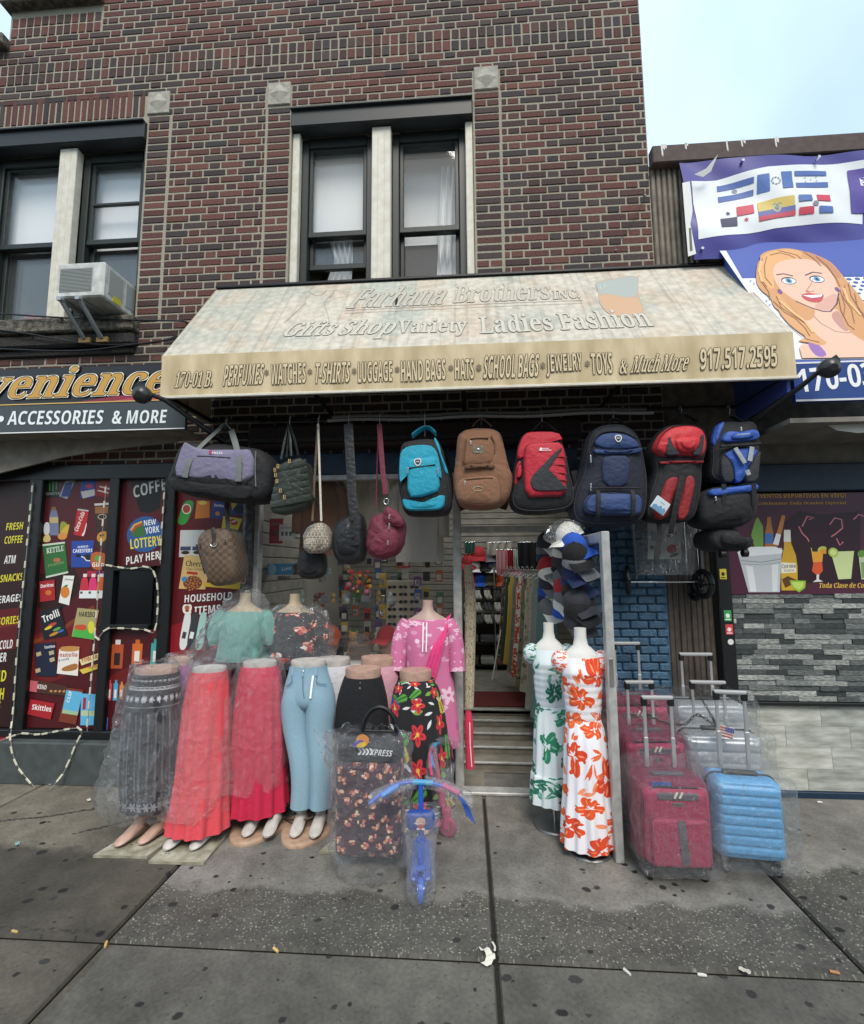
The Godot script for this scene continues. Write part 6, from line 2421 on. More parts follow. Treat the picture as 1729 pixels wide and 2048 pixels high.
func bags() -> void:
	var blk = fabric("nylon_black", "17181c", 0.75)
	var chr = fabric("nylon_charcoal", "2e3036", 0.75)
	var teal = fabric("nylon_teal", "1f9bb8", 0.7)
	var brown = fabric("canvas_brown", "84604a", 0.95)
	var brown2 = fabric("canvas_brown_dark", "6a4c3a", 0.95)
	var red = fabric("nylon_red", "b81f34", 0.65)
	var red2 = fabric("nylon_scarlet", "c22730", 0.6)
	var redd = fabric("nylon_dark_red", "8a1a22", 0.7)
	var navy = fabric("nylon_navy", "2a4272", 0.7)
	var navyd = fabric("nylon_navy_dark", "1d2c4e", 0.7)
	var blue = fabric("nylon_blue", "2b55ae", 0.6)
	var lilac = fabric("nylon_lilac", "7c7894", 0.75)
	var strapg = fabric("webbing_grey", "6f7674", 0.8)
	var grp = "bags hung under the awning"
	# --- teal backpack
	var o = begin("backpack", "teal and black backpack with a badge on its front pocket", "backpack", Vector3(-.267,1.907,.5), grp)
	part("body", puff([-.43,2.374,-.411,2.401,-.333,2.417,-.233,2.423,-.179,2.407,-.145,2.344,-.123,2.226,-.101,2.164,-.085,1.98,-.107,1.92,-.153,1.899,-.357,1.9,-.411,1.92,-.438,2.047,-.449,2.171,-.443,2.28], 0.3, 0.5, 0.05), blk, o)
	corded(o, 0.487, chr, 0.018)
	corded(o, 0.36, chr, 0.004, 0.004)
	part("side_panel", puff([-.198,2.429,-.171,2.381,-.148,2.285,-.106,2.174,-.122,2.162,-.149,2.222,-.167,2.285,-.182,2.349,-.206,2.405], 0.43, 0.5, 0.02, 1), teal, o)
	var g = puff([-.433,2.198,-.43,2.299,-.404,2.345,-.339,2.363,-.232,2.364,-.186,2.328,-.168,2.254,-.15,2.142,-.165,2.139,-.183,2.247,-.205,2.298,-.243,2.327,-.331,2.329,-.394,2.302,-.412,2.252,-.416,2.116,-.43,2.121], 0.47, 0.525, 0.008, 1)
	part("piped_band", g, teal, o)
	part("front_pocket", puff([-.378,2.017,-.377,2.208,-.375,2.254,-.345,2.275,-.204,2.279,-.185,2.25,-.175,2.181,-.161,2.057,-.232,2.03,-.3,2.014], 0.48, 0.542, 0.022, 1), teal, o)
	corded(o, 0.530, blk, 0.008, 0.0028)
	part("base_panel", puff([-.418,2.01,-.376,1.99,-.301,1.978,-.218,1.992,-.137,2.039,-.132,1.977,-.151,1.939,-.203,1.929,-.361,1.927,-.403,1.949], 0.47, 0.532, 0.02, 1), teal, o)
	zip_line(o, [-.374,2.204,-.291,2.212,-.193,2.224], 0.548, blk)
	badge(o, -.307, 2.24, 0.552, 0.024)
	pull(o, -.372, 2.188, 0.55, 0.04)
	pull(o, -.177, 2.181, 0.55, 0.04)
	g = og()
	g.strap(smooth([Vector3(-.35,2.437,.48), Vector3(-.285,2.489,.46), Vector3(-.234,2.491,.46), Vector3(-.192,2.447,.48)], 5), 0.05, Vector3(0, 0.3, 1), 0.01)
	part("grab_handle", g, teal, o)
	straps(o, -.264, 2.4, 1.96, 0.28, blk, 0.3)
	hook(o, -.268, 2.45, 0.46)
	# --- brown canvas backpack
	o = begin("backpack", "brown canvas backpack with two front pockets and a metal plate", "backpack", Vector3(.108,1.935,.5), grp)
	part("body", puff([-.05,2.428,-.025,2.46,.021,2.481,.105,2.485,.189,2.478,.241,2.447,.258,2.373,.282,2.249,.295,2.202,.313,2.156,.308,2.088,.291,2.02,.253,1.966,.178,1.94,.043,1.94,-.039,1.963,-.076,2.041,-.081,2.133,-.074,2.195,-.062,2.287], 0.28, 0.51, 0.06, 2, 0.006), brown, o)
	corded(o, 0.487, chr, 0.018)
	corded(o, 0.36, chr, 0.004, 0.004)
	part("upper_pocket", puff([.006,2.399,.043,2.421,.148,2.418,.183,2.383,.195,2.313,.191,2.214,-.007,2.204,-.016,2.264,-.003,2.356], 0.46, 0.54, 0.03, 2, 0.004), brown, o)
	corded(o, 0.528, brown2, 0.008, 0.0028)
	part("lower_pocket", puff([-.066,2.094,-.029,2.144,.179,2.158,.223,2.13,.237,2.043,.227,1.972,.16,1.944,.013,1.956,-.046,1.977,-.069,2.033], 0.46, 0.56, 0.035, 2, 0.004), brown, o)
	corded(o, 0.548, brown2, 0.008, 0.0028)
	part("flap_roll", puff([-.009,2.21,.002,2.223,.181,2.219,.194,2.208,.184,2.194,.002,2.191], 0.53, 0.556, 0.01), brown2, o)
	zip_line(o, [-.003,2.119,.082,2.125,.175,2.125], 0.562, brown2, 0.006)
	zip_line(o, [.035,2.392,.095,2.395,.154,2.393], 0.545, brown2, 0.006)
	zip_line(o, [.173,2.412,.195,2.362,.193,2.297], 0.53, brown2, 0.005)
	for q in [[.008,2.389,0,2.32,-.012,2.244], [.147,2.386,.142,2.317,.159,2.233]]:
		zip_line(o, q, 0.536, brown2, 0.006)
	g = og()
	g.cbox(Vector3(.087, 2.317, 0.548), Vector3(0.07, 0.05, 0.006), 0.002)
	part("plate", g, fabric("plate_grey", "6a6a5c", 0.4), o)
	g = og()
	g.ball(Vector3(.087, 2.317, 0.553), Vector3(0.009, 0.009, 0.004), 10)
	part("rivet", g, M.chrome, o)
	g = og()
	var ring = []
	for k in 17:
		ring.append(Vector3(.081,2.055,.57) + Vector3(0.032 * cos(TAU * k / 16), 0.014 * sin(TAU * k / 16), 0))
	g.tube(ring, 0.005, 6)
	part("ring", g, fabric("brass", "8a8066", 0.35), o)
	pull(o, 0, 2.096, 0.565)
	pull(o, .039, 2.363, 0.55)
	g = og()
	g.strap(smooth([Vector3(.053,2.509,.42), Vector3(.114,2.56,.42), Vector3(.184,2.506,.42)], 5), 0.022, Vector3(0, 0, 1), 0.006)
	part("grab_handle", g, brown2, o)
	straps(o, .123, 2.42, 1.96, 0.26, brown2, 0.34)
	hook(o, .114, 2.53, 0.42)
	# --- red backpack with dark sweep
	o = begin("backpack", "red backpack with a dark grey sweep and quilted side", "backpack", Vector3(.5,1.906,.5), grp)
	part("body", puff([.364,2.401,.391,2.438,.452,2.446,.578,2.439,.622,2.414,.653,2.348,.675,2.248,.686,2.149,.709,2.058,.705,1.968,.663,1.922,.517,1.902,.384,1.904,.318,1.927,.291,1.974,.307,2.05,.317,2.156,.343,2.294], 0.28, 0.5, 0.06), blk, o)
	corded(o, 0.487, chr, 0.018)
	corded(o, 0.36, chr, 0.004, 0.004)
	part("crown_panel", puff([.339,2.265,.348,2.335,.37,2.392,.396,2.431,.445,2.443,.61,2.437,.642,2.389,.623,2.381,.579,2.403,.437,2.402,.4,2.376,.382,2.326,.369,2.257], 0.42, 0.505, 0.015, 1), red, o)
	part("side_pouch", puff([.325,2.138,.332,2.208,.352,2.262,.383,2.269,.383,2.13,.348,2.084,.318,2.092], 0.4, 0.5, 0.03), red, o)
	part("front_panel", puff([.384,2.321,.403,2.352,.444,2.364,.598,2.366,.635,2.338,.648,2.277,.65,2.142,.645,2.008,.513,2.004,.379,2,.376,2.193], 0.46, 0.54, 0.03, 1), red, o)
	corded(o, 0.528, blk, 0.008, 0.0028)
	g = puff([.633,2.327,.594,2.303,.489,2.203,.425,2.137,.414,2.085,.437,2.049,.484,2.037,.644,2.042,.645,2.057,.55,2.062,.503,2.079,.495,2.109,.524,2.172,.585,2.258], 0.52, 0.553, 0.006, 1)
	part("sweep", g, chr, o)
	for q in [[.585,2.258,.618,2.259,.651,2.254], [.547,2.206,.598,2.207,.649,2.201], [.52,2.158,.582,2.156,.647,2.149], [.501,2.109,.573,2.109,.645,2.104]]:
		zip_line(o, q, 0.546, redd, 0.004)
	g = og()
	g.lift = 0.552
	g.poly([.474,2.3,.485,2.323,.496,2.316,.492,2.3], "eceef0")
	g.tx("OUTDOOR", font("Droid Sans", 700), [.496,2.309,.04,.009,-.023], "eceef0")
	g.tx("MOUNTAIN", font("Droid Sans", 700), [.492,2.297,.06,.009,.002], "eceef0")
	part("logo", g, M.print, o)
	for x in [-1, 1]:
		g = og()
		g.strap([Vector3(.506 + x * 0.17, 2.072, 0.45), Vector3(.506 + x * 0.21, 2.072, 0.38)], 0.03, Vector3.UP, 0.01)
		part("buckle", g, strapg, o)
	g = og()
	g.strap(smooth([Vector3(.444,2.454,.42), Vector3(.522,2.524,.42), Vector3(.61,2.463,.42)], 5), 0.03, Vector3(0, 0, 1), 0.008)
	part("grab_handle", g, blk, o)
	straps(o, .551, 2.42, 1.94, 0.26, blk, 0.36)
	hook(o, .522, 2.51, 0.42)
	# --- navy backpack
	o = begin("backpack", "navy blue backpack with two compression straps over its base", "backpack", Vector3(.926,1.821,.5), grp)
	part("body", puff([.815,2.422,.866,2.474,.947,2.493,1.044,2.486,1.106,2.44,1.142,2.372,1.166,2.23,1.176,2.097,1.16,1.934,1.122,1.838,1.011,1.813,.798,1.816,.703,1.841,.677,1.925,.703,2.04,.756,2.155,.781,2.297], 0.27, 0.5, 0.06), fabric("nylon_ink", "14192a", 0.75), o)
	corded(o, 0.487, chr, 0.018)
	corded(o, 0.36, chr, 0.004, 0.004)
	part("upper_panel", puff([.826,2.34,.854,2.39,.911,2.416,1.015,2.411,1.084,2.375,1.125,2.315,1.057,2.306,.962,2.302,.891,2.309], 0.47, 0.53, 0.02), navy, o)
	corded(o, 0.518, blk, 0.008, 0.0028)
	part("brow_panel", puff([.827,2.313,.898,2.297,.969,2.292,1.057,2.298,1.128,2.31,1.131,2.29,1.055,2.271,.944,2.269,.849,2.276,.827,2.288], 0.47, 0.535, 0.012), navy, o)
	part("centre_panel", puff([.867,2.234,.904,2.262,1.055,2.26,1.038,2.16,1.021,2.058,.868,2.061], 0.47, 0.54, 0.015, 1), navyd, o)
	part("base_pocket", puff([.757,1.983,.794,2.021,.912,2.027,1.098,2.013,1.11,1.961,1.1,1.881,1.029,1.873,.772,1.889,.743,1.93], 0.46, 0.56, 0.035), navy, o)
	corded(o, 0.548, blk, 0.008, 0.0028)
	for x in [[.829, 0], [1.04, 0]]:
		g = og()
		g.strap(smooth([Vector3(x[0] + 0.004, 2.034, 0.555), Vector3(x[0], 1.974, 0.578), Vector3(x[0] - 0.006, 1.88, 0.572), Vector3(x[0] - 0.012, 1.842, 0.53)], 4), 0.024, Vector3(1, 0, 0), 0.005)
		part("compression_strap", g, blk, o)
	zip_line(o, [.789,2.049,.931,2.053,1.103,2.045], 0.545, blk, 0.006)
	zip_line(o, [.795,2.212,.804,2.312,.852,2.394,.917,2.425,1.02,2.418,1.097,2.375], 0.515, blk, 0.006)
	badge(o, .977, 2.367, 0.545, 0.022)
	pull(o, .803, 2.243, 0.53, 0.05)
	pull(o, .792, 2.059, 0.545, 0.045)
	g = og()
	g.strap(smooth([Vector3(.916,2.503,.42), Vector3(.993,2.535,.42), Vector3(1.062,2.499,.42)], 5), 0.03, Vector3(0, 0, 1), 0.008)
	part("grab_handle", g, blk, o)
	straps(o, 1.019, 2.42, 1.9, 0.25, blk, 0.42)
	hook(o, .993, 2.53, 0.42)
	# --- red and black trekking pack
	o = begin("backpack", "red and black trekking pack with a white paper tag and a dangling strap", "backpack", Vector3(1.311,1.832,.5), grp)
	part("body", puff([1.207,2.32,1.256,2.419,1.298,2.462,1.363,2.477,1.473,2.47,1.552,2.42,1.547,2.279,1.514,2.206,1.511,2.091,1.482,1.978,1.442,1.84,1.308,1.832,1.153,1.847,1.147,1.902,1.179,2.032,1.218,2.162,1.203,2.245], 0.28, 0.5, 0.05), blk, o)
	corded(o, 0.487, chr, 0.018)
	corded(o, 0.36, chr, 0.004, 0.004)
	part("lid", puff([1.2,2.301,1.243,2.395,1.301,2.441,1.357,2.455,1.458,2.455,1.527,2.412,1.531,2.297,1.498,2.234,1.406,2.239,1.258,2.247,1.228,2.269], 0.42, 0.545, 0.045, 2, 0.005), red2, o)
	corded(o, 0.533, blk, 0.008, 0.0028)
	for q in [[1.291,2.384,1.301,2.322,1.318,2.281,1.351,2.254,1.258,2.248,1.269,2.306], [1.483,2.383,1.502,2.374,1.491,2.293,1.474,2.243,1.413,2.252,1.458,2.286]]:
		part("lid_wedge", puff(q, 0.5, 0.558, 0.006, 1), chr, o)
	part("lid_pocket", puff([1.308,2.367,1.479,2.371,1.469,2.31,1.437,2.27,1.39,2.259,1.345,2.268,1.32,2.305], 0.5, 0.575, 0.03), red2, o)
	g = og()
	g.lift = 0.58
	g.poly([1.362,2.313,1.387,2.351,1.408,2.313], "e6e6e6")
	g.tx("ALPINE", font("Droid Sans", 700), [1.361,2.298,.048,.013,.043], "e6e6e6")
	part("logo", g, M.print, o)
	part("neck_band", puff([1.229,2.224,1.502,2.222,1.507,2.202,1.244,2.199], 0.45, 0.525, 0.01, 1), redd, o)
	for q in [[1.174,1.858,1.22,1.986,1.257,2.087,1.29,2.121,1.349,2.129,1.332,2.057,1.287,1.945,1.247,1.848], [1.306,1.847,1.354,2.024,1.391,2.127,1.43,2.13,1.444,2.087,1.416,1.975,1.373,1.846]]:
		part("red_panel", puff(q, 0.47, 0.53, 0.02, 1), redd, o)
	g = og()
	g.strap(smooth([Vector3(1.358,2.127,.54), Vector3(1.316,1.969,.545), Vector3(1.287,1.815,.52), Vector3(1.283,1.76,.5)], 4), 0.035, Vector3(1, 0, 0), 0.005)
	part("front_strap", g, blk, o)
	g = og()
	g.strap(smooth([Vector3(1.23,1.846,.46), Vector3(1.227,1.756,.47), Vector3(1.197,1.63,.48), Vector3(1.197,1.567,.48)], 4), 0.032, Vector3(1, 0, 0), 0.005)
	part("dangling_strap", g, blk, o)
	g = og()
	g.cbox(Vector3(1.197,1.931,.58), Vector3(0.1, 0.085, 0.012), 0.002, Basis(Vector3.BACK, -0.62) * Basis(Vector3.UP, 0.2))
	var tagc = part("paper_tag", g, mat("tag_white", "cfdde2", 0.6), o)
	g = og()
	g.xf = Transform3D(Basis(Vector3.BACK, -0.62) * Basis(Vector3.UP, 0.2), Vector3(1.197,1.931,.58) - cur)
	g.lift = 0.0068
	g.curve([-0.045, -0.04, 0.045, -0.04, 0.045, -0.012, 0.03, 0.002, 0.018, -0.012, 0.005, 0.004, -0.01, -0.014, -0.03, -0.008, -0.045, -0.02], "6f9ac0", 0)
	g.tx("travel", font("Droid Serif", 400), [-0.012, 0.014, 0.03, 0.009, 0.0], "3a4a5a")
	part("tag_print", g, M.print, tagc)
	g = og()
	g.strap(smooth([Vector3(1.337,2.512,.42), Vector3(1.436,2.557,.42), Vector3(1.528,2.507,.42)], 5), 0.035, Vector3(0, 0, 1), 0.008)
	part("grab_handle", g, blk, o)
	straps(o, 1.487, 2.42, 1.9, 0.26, blk, 0.32)
	hook(o, 1.436, 2.56, 0.42)
	# --- blue and black wheeled pack
	o = begin("backpack", "blue and black wheeled rucksack with pale grey V straps", "backpack", Vector3(1.63,1.641,.5), grp)
	part("body", puff([1.568,2.361,1.605,2.452,1.686,2.492,1.771,2.479,1.85,2.49,1.884,2.42,1.869,2.198,1.837,2.077,1.548,2.074,1.566,2.221], 0.26, 0.5, 0.05), blk, o)
	corded(o, 0.487, chr, 0.018)
	corded(o, 0.36, chr, 0.004, 0.004)
	part("lower_body", puff([1.493,2.059,1.841,2.077,1.834,1.892,1.768,1.822,1.705,1.795,1.575,1.792,1.522,1.801,1.463,1.84], 0.26, 0.51, 0.05), blk, o)
	part("wheel_base", puff([1.536,1.802,1.724,1.804,1.727,1.736,1.818,1.737,1.798,1.673,1.72,1.647,1.541,1.655], 0.2, 0.47, 0.04), blk, o)
	part("side_panel", puff([1.573,2.358,1.614,2.459,1.673,2.486,1.637,2.424,1.604,2.341,1.582,2.308], 0.42, 0.5, 0.02, 1), blue, o)
	part("lid", puff([1.616,2.356,1.656,2.41,1.741,2.397,1.843,2.42,1.859,2.34,1.636,2.326], 0.46, 0.54, 0.025), blue, o)
	corded(o, 0.528, blk, 0.008, 0.0028)
	part("blue_panel", puff([1.614,2.285,1.85,2.304,1.788,2.202,1.752,2.13,1.725,2.078,1.68,2.073,1.681,2.188], 0.46, 0.53, 0.015, 1), blue, o)
	part("grey_panel", puff([1.848,2.296,1.834,2.175,1.815,2.079,1.728,2.073,1.776,2.185], 0.47, 0.535, 0.012, 1), chr, o)
	part("grey_panel", puff([1.608,2.269,1.673,2.187,1.675,2.074,1.597,2.083], 0.47, 0.535, 0.012, 1), chr, o)
	part("waist_band", puff([1.519,2.034,1.603,2.042,1.763,2.057,1.818,2.064,1.807,2.021,1.615,1.996,1.52,1.994], 0.48, 0.54, 0.012, 1), blue, o)
	zip_line(o, [1.601,2.303,1.716,2.308,1.842,2.315], 0.542, blk, 0.009)
	for q in [[Vector3(1.686,2.291,.545), Vector3(1.728,2.191,.56)], [Vector3(1.788,2.295,.545), Vector3(1.758,2.203,.56)], [Vector3(1.736,2.147,.56), Vector3(1.746,2.115,.56)]]:
		g = og()
		g.strap(q, 0.026, Vector3(1, 0.2, 0), 0.006)
		part("v_strap", g, fabric("strap_pale", "8f979c", 0.7), o)
	for x in [1.601, 1.779]:
		g = og()
		g.strap([Vector3(x, 2.065, 0.545), Vector3(x, 1.934, 0.535)], 0.026, Vector3(1, 0, 0), 0.006)
		part("compression_strap", g, blk, o)
	pull(o, 1.551, 1.974, 0.54)
	pull(o, 1.728, 2.41, 0.55)
	g = og()
	g.lift = 0.552
	g.tx("JINSHIWEI", font("Droid Sans", 700), [1.697,2.365,.081,.013,.075], "b9c6de", 0.2)
	part("logo", g, M.print, o)
	for q in [[Vector3(1.752,1.639,.44)], [Vector3(1.615,1.633,.44)]]:
		g = og()
		g.tube([q[0] + Vector3(-0.014, 0, 0), q[0] + Vector3(0.014, 0, 0)], 0.026, 14)
		part("wheel", g, M.black_plastic, o)
	g = og()
	g.strap(smooth([Vector3(1.669,2.489,.42), Vector3(1.742,2.531,.42), Vector3(1.811,2.485,.42)], 5), 0.035, Vector3(0, 0, 1), 0.008)
	part("grab_handle", g, blk, o)
	hook(o, 1.742, 2.55, 0.42)
	# --- lilac duffel
	o = begin("duffel_bag", "lilac grey and black duffel bag with webbing handles", "bag", Vector3(-1.657,2.011,.5), grp)
	part("body", puff([-2.057,2.167,-2.033,2.259,-1.989,2.41,-1.917,2.443,-1.676,2.422,-1.499,2.398,-1.374,2.369,-1.308,2.284,-1.294,2.173,-1.312,2.023,-1.443,1.998,-1.709,2.026,-1.981,2.079,-2.047,2.136], 0.24, 0.52, 0.09, 2, 0.01), blk, o)
	part("front_panel", puff([-1.981,2.189,-1.916,2.413,-1.896,2.42,-1.854,2.389,-1.76,2.364,-1.565,2.36,-1.415,2.358,-1.411,2.124,-1.657,2.142,-1.884,2.167], 0.46, 0.55, 0.03, 1, 0.006), lilac, o)
	part("base_panel", puff([-1.989,2.178,-1.89,2.16,-1.663,2.136,-1.416,2.117,-1.421,2.062,-1.434,2.008,-1.699,2.035,-1.967,2.086,-2.013,2.132], 0.44, 0.54, 0.03, 1), fabric("nylon_jet", "101115", 0.8), o)
	zip_line(o, [-1.798,2.314,-1.68,2.307,-1.567,2.296], 0.558, chr, 0.005)
	zip_line(o, [-1.404,2.347,-1.405,2.225,-1.396,2.105], 0.53, strapg, 0.004)
	for q in [[Vector3(-1.706,2.533,.45), Vector3(-1.798,2.38,.53), Vector3(-1.851,2.27,.562), Vector3(-1.874,2.169,.562)], [Vector3(-1.622,2.52,.45), Vector3(-1.542,2.381,.53), Vector3(-1.504,2.263,.562), Vector3(-1.504,2.135,.562)]]:
		g = og()
		g.strap(smooth(q, 6), 0.04, Vector3(1, 0.25, 0), 0.005)
		part("handle", g, strapg, o)
	g = og()
	g.strap(smooth([Vector3(-1.706,2.533,.45), Vector3(-1.669,2.567,.44), Vector3(-1.622,2.52,.45)], 5), 0.035, Vector3(0, 0, 1), 0.006)
	part("handle_grip", g, strapg, o)
	g = og()
	g.lift = 0.562
	g.poly([-1.717,2.345,-1.698,2.354,-1.689,2.328,-1.71,2.324], "b83a6a")
	g.tx("PRESS", font("Droid Sans", 700), [-1.693,2.324,.074,.016,-.023], "ececf0")
	part("logo", g, M.print, o)
	hook(o, -1.669, 2.55, 0.44)
	# --- dark green tote with buckles
	var dg = fabric("leather_green", "2c342e", 0.45)
	o = begin("tote_bag", "dark green pleated leather tote with gold buckles", "bag", Vector3(-1.171,1.94,.5), grp)
	part("body", puff([-1.255,2.277,-1.069,2.316,-1.053,2.122,-1.014,1.99,-1.206,1.917,-1.322,1.935,-1.303,2.066,-1.277,2.217], 0.34, 0.5, 0.03, 1), dg, o)
	for k in 6:
		var u = (k + 0.5) / 6.0
		var a = Vector2(-1.254, 2.25).lerp(Vector2(-1.307, 1.96), u)
		var b = Vector2(-1.067, 2.293).lerp(Vector2(-1.023, 2.009), u)
		g = og()
		g.strap([Vector3(a.x, a.y, 0.503), Vector3((a.x + b.x) / 2, (a.y + b.y) / 2 - 0.006, 0.516), Vector3(b.x, b.y, 0.503)], 0.042, Vector3.UP, 0.008)
		part("pleat", g, dg, o)
	var gold = fabric("gold_metal", "c9a86a", 0.3)
	for q in [Vector3(-1.193,2.03,.53), Vector3(-1.221,2.074,.53), Vector3(-1.247,2.139,.53), Vector3(-1.258,2.18,.53), Vector3(-1.263,2.214,.53), Vector3(-1.243,2.24,.53), Vector3(-1.165,2.273,.53)]:
		g = og()
		var r = [Vector3(-0.016, -0.018, 0), Vector3(0.0, -0.018, 0), Vector3(0.0, 0.018, 0), Vector3(-0.016, 0.018, 0), Vector3(-0.016, -0.018, 0)].map(func(p): return q + p * 0.7)
		g.tube(r, 0.003, 5)
		part("buckle", g, gold, o)
	for q in [[Vector3(-1.247,2.299,.48), Vector3(-1.226,2.431,.48), Vector3(-1.212,2.546,.46), Vector3(-1.18,2.425,.5), Vector3(-1.163,2.309,.52)], [Vector3(-1.24,2.328,.4), Vector3(-1.225,2.447,.42), Vector3(-1.202,2.548,.45), Vector3(-1.171,2.44,.44), Vector3(-1.151,2.339,.42)]]:
		g = og()
		g.strap(q, 0.016, Vector3(1, 0, 0.3), 0.006)
		part("handle", g, dg, o)
	hook(o, -1.206, 2.54, 0.46)
	# --- black hobo
	o = begin("shoulder_bag", "black leather shoulder bag on a wide strap with eyelets", "bag", Vector3(-.77,1.586,.5), grp)
	part("body", puff([-.89,1.849,-.801,1.92,-.697,1.93,-.673,1.861,-.671,1.628,-.716,1.583,-.826,1.579,-.886,1.629,-.905,1.766], 0.32, 0.48, 0.06, 2, 0.006), fabric("leather_black", "1b1d21", 0.5), o)
	g = og()
	g.strap([Vector3(-.792,2.538,.46), Vector3(-.777,2.353,.47), Vector3(-.762,2.179,.48), Vector3(-.751,2.015,.49), Vector3(-.734,1.907,.5), Vector3(-.725,1.709,.5)], 0.062, Vector3(1, 0, 0), 0.008)
	part("strap", g, M.leather_black, o)
	for q in [Vector3(-.743,1.876,.515), Vector3(-.739,1.767,.515)]:
		g = og()
		g.tube([q + Vector3(0, 0, -0.004), q + Vector3(0, 0, 0.004)], 0.009, 12)
		part("eyelet", g, M.chrome, o)
	hook(o, -.792, 2.53, 0.46)
	# --- maroon bag
	var mar = fabric("nylon_maroon", "6a2438", 0.7)
	o = begin("shoulder_bag", "maroon slouchy nylon shoulder bag with silver zip pulls", "bag", Vector3(-.529,1.616,.5), grp)
	part("body", puff([-.661,1.781,-.64,1.878,-.604,1.915,-.545,1.926,-.491,1.959,-.411,1.893,-.396,1.807,-.424,1.664,-.529,1.611,-.626,1.625,-.667,1.685], 0.33, 0.5, 0.06, 2, 0.014), mar, o)
	part("front_pocket", puff([-.63,1.693,-.611,1.76,-.525,1.836,-.428,1.796,-.438,1.672,-.529,1.626,-.61,1.641], 0.42, 0.53, 0.03, 2, 0.01), mar, o)
	part("flap", puff([-.538,1.875,-.537,1.953,-.488,1.962,-.406,1.888,-.401,1.816,-.488,1.826,-.526,1.841], 0.42, 0.53, 0.02, 2, 0.008), mar, o)
	g = og()
	g.strap([Vector3(-.578,2.532,.46), Vector3(-.565,2.383,.47), Vector3(-.549,2.209,.48), Vector3(-.525,2.044,.5)], 0.034, Vector3(1, 0, 0), 0.006)
	part("strap", g, mar, o)
	g = og()
	g.tube(smooth([Vector3(-.583,2.535,.45), Vector3(-.598,2.257,.42), Vector3(-.599,1.959,.44)], 4), 0.005, 6)
	part("cord", g, mar, o)
	g = og()
	var rr = []
	for k in 13:
		rr.append(Vector3(-.521,1.994,.5) + Vector3(0.016 * cos(TAU * k / 12), 0.02 * sin(TAU * k / 12), 0))
	g.tube(rr, 0.004, 6)
	part("ring", g, M.chrome, o)
	pull(o, -.493, 1.827, 0.545, 0.04)
	pull(o, -.502, 1.718, 0.545, 0.03)
	pull(o, -.493, 1.886, 0.545, 0.03)
	hook(o, -.578, 2.53, 0.46)
	# --- patterned mini backpack
	var c = Cloth.new(128, 128, Color("b9b0a0"))
	for i in 8:
		for j in 8:
			var x = i * 16 + (8 if j % 2 else 0)
			c.oval(x, j * 16 + 8, 7, 7, Color("2a2724"))
			c.oval(x, j * 16 + 8, 4.5, 4.5, Color("b9b0a0"))
			c.oval(x + 8, j * 16 + 2, 2, 3, Color("3a3632"))
	var pat = cloth("snake_print", c.texture(), 0.6)
	pat.uv1_triplanar = true
	pat.uv1_scale = Vector3.ONE * 5.5
	o = begin("mini_backpack", "small black and cream patterned backpack on long straps", "bag", Vector3(-.994,1.652,.5), grp)
	part("body", puff([-1.077,1.786,-1.024,1.859,-.934,1.867,-.894,1.726,-.918,1.666,-1.029,1.651,-1.08,1.698,-1.089,1.757], 0.36, 0.5, 0.04), pat, o)
	part("front_pocket", puff([-1.07,1.726,-1.051,1.755,-.982,1.764,-.971,1.696,-.99,1.658,-1.029,1.653,-1.064,1.682], 0.45, 0.53, 0.025), pat, o)
	for s in [[Vector3(-1.005,2.546,.45), Vector3(-.987,2.189,.45), Vector3(-.964,1.873,.47), "d0cabb"], [Vector3(-1.011,2.55,.44), Vector3(-1.031,2.196,.42), Vector3(-1.035,1.877,.44), "6b5a44"]]:
		g = og()
		g.strap([s[0], s[1], s[2]], 0.014, Vector3(1, 0, 0), 0.004)
		part("strap", g, fabric("strap_" + s[3], s[3], 0.7), o)
	zip_line(o, [-1.071,1.765,-1.043,1.822,-.994,1.851], 0.51, M.chrome, 0.004)
	hook(o, -1.005, 2.53, 0.45)
	# --- black pouch below
	o = begin("drawstring_pouch", "plain black cloth pouch hanging below the patterned backpack", "bag", Vector3(-1.057,1.48,.4), grp)
	part("body", puff([-1.142,1.677,-1.056,1.691,-.962,1.675,-.956,1.517,-1.021,1.481,-1.141,1.492,-1.15,1.583], 0.3, 0.42, 0.04, 2, 0.006), blk, o)
	g = og()
	g.tube([Vector3(-1.018,2.549,.42), Vector3(-1.036,2.095,.4), Vector3(-1.061,1.683,.38)], 0.004, 6)
	part("cord", g, blk, o)
	hook(o, -1.018, 2.53, 0.42)
	# --- checked brown duffel hanging by its end
	c = Cloth.new(64, 64, Color("6a5644"))
	for i in 4:
		for j in 4:
			if (i + j) % 2 == 0:
				c.im.fill_rect(Rect2i(i * 16, j * 16, 16, 16), Color("4c3d31"))
	c.grain(0.12, rng)
	var chk = cloth("check_canvas", c.texture(), 0.6)
	chk.uv1_triplanar = true
	chk.uv1_scale = Vector3.ONE * 10.0
	o = begin("duffel_bag", "brown checked duffel bag hanging upright by one end strap", "bag", Vector3(-1.702,1.442,.4), grp)
	part("body", puff([-1.839,1.825,-1.713,1.844,-1.624,1.84,-1.591,1.736,-1.557,1.505,-1.613,1.454,-1.721,1.435,-1.777,1.467,-1.874,1.734], 0.2, 0.42, 0.05, 2, 0.008), chk, o)
	g = og()
	g.strap([Vector3(-1.822,1.715,.43), Vector3(-1.731,1.728,.435), Vector3(-1.639,1.741,.43)], 0.035, Vector3.UP, 0.006)
	part("end_strap", g, fabric("leather_brown", "2a2019", 0.5), o)
	g = og()
	g.strap([Vector3(-1.69,2.044,.34), Vector3(-1.672,1.934,.36), Vector3(-1.64,1.818,.4)], 0.03, Vector3(1, 0, 0), 0.006)
	part("strap", g, M.leather_brown, o)
	g = og()
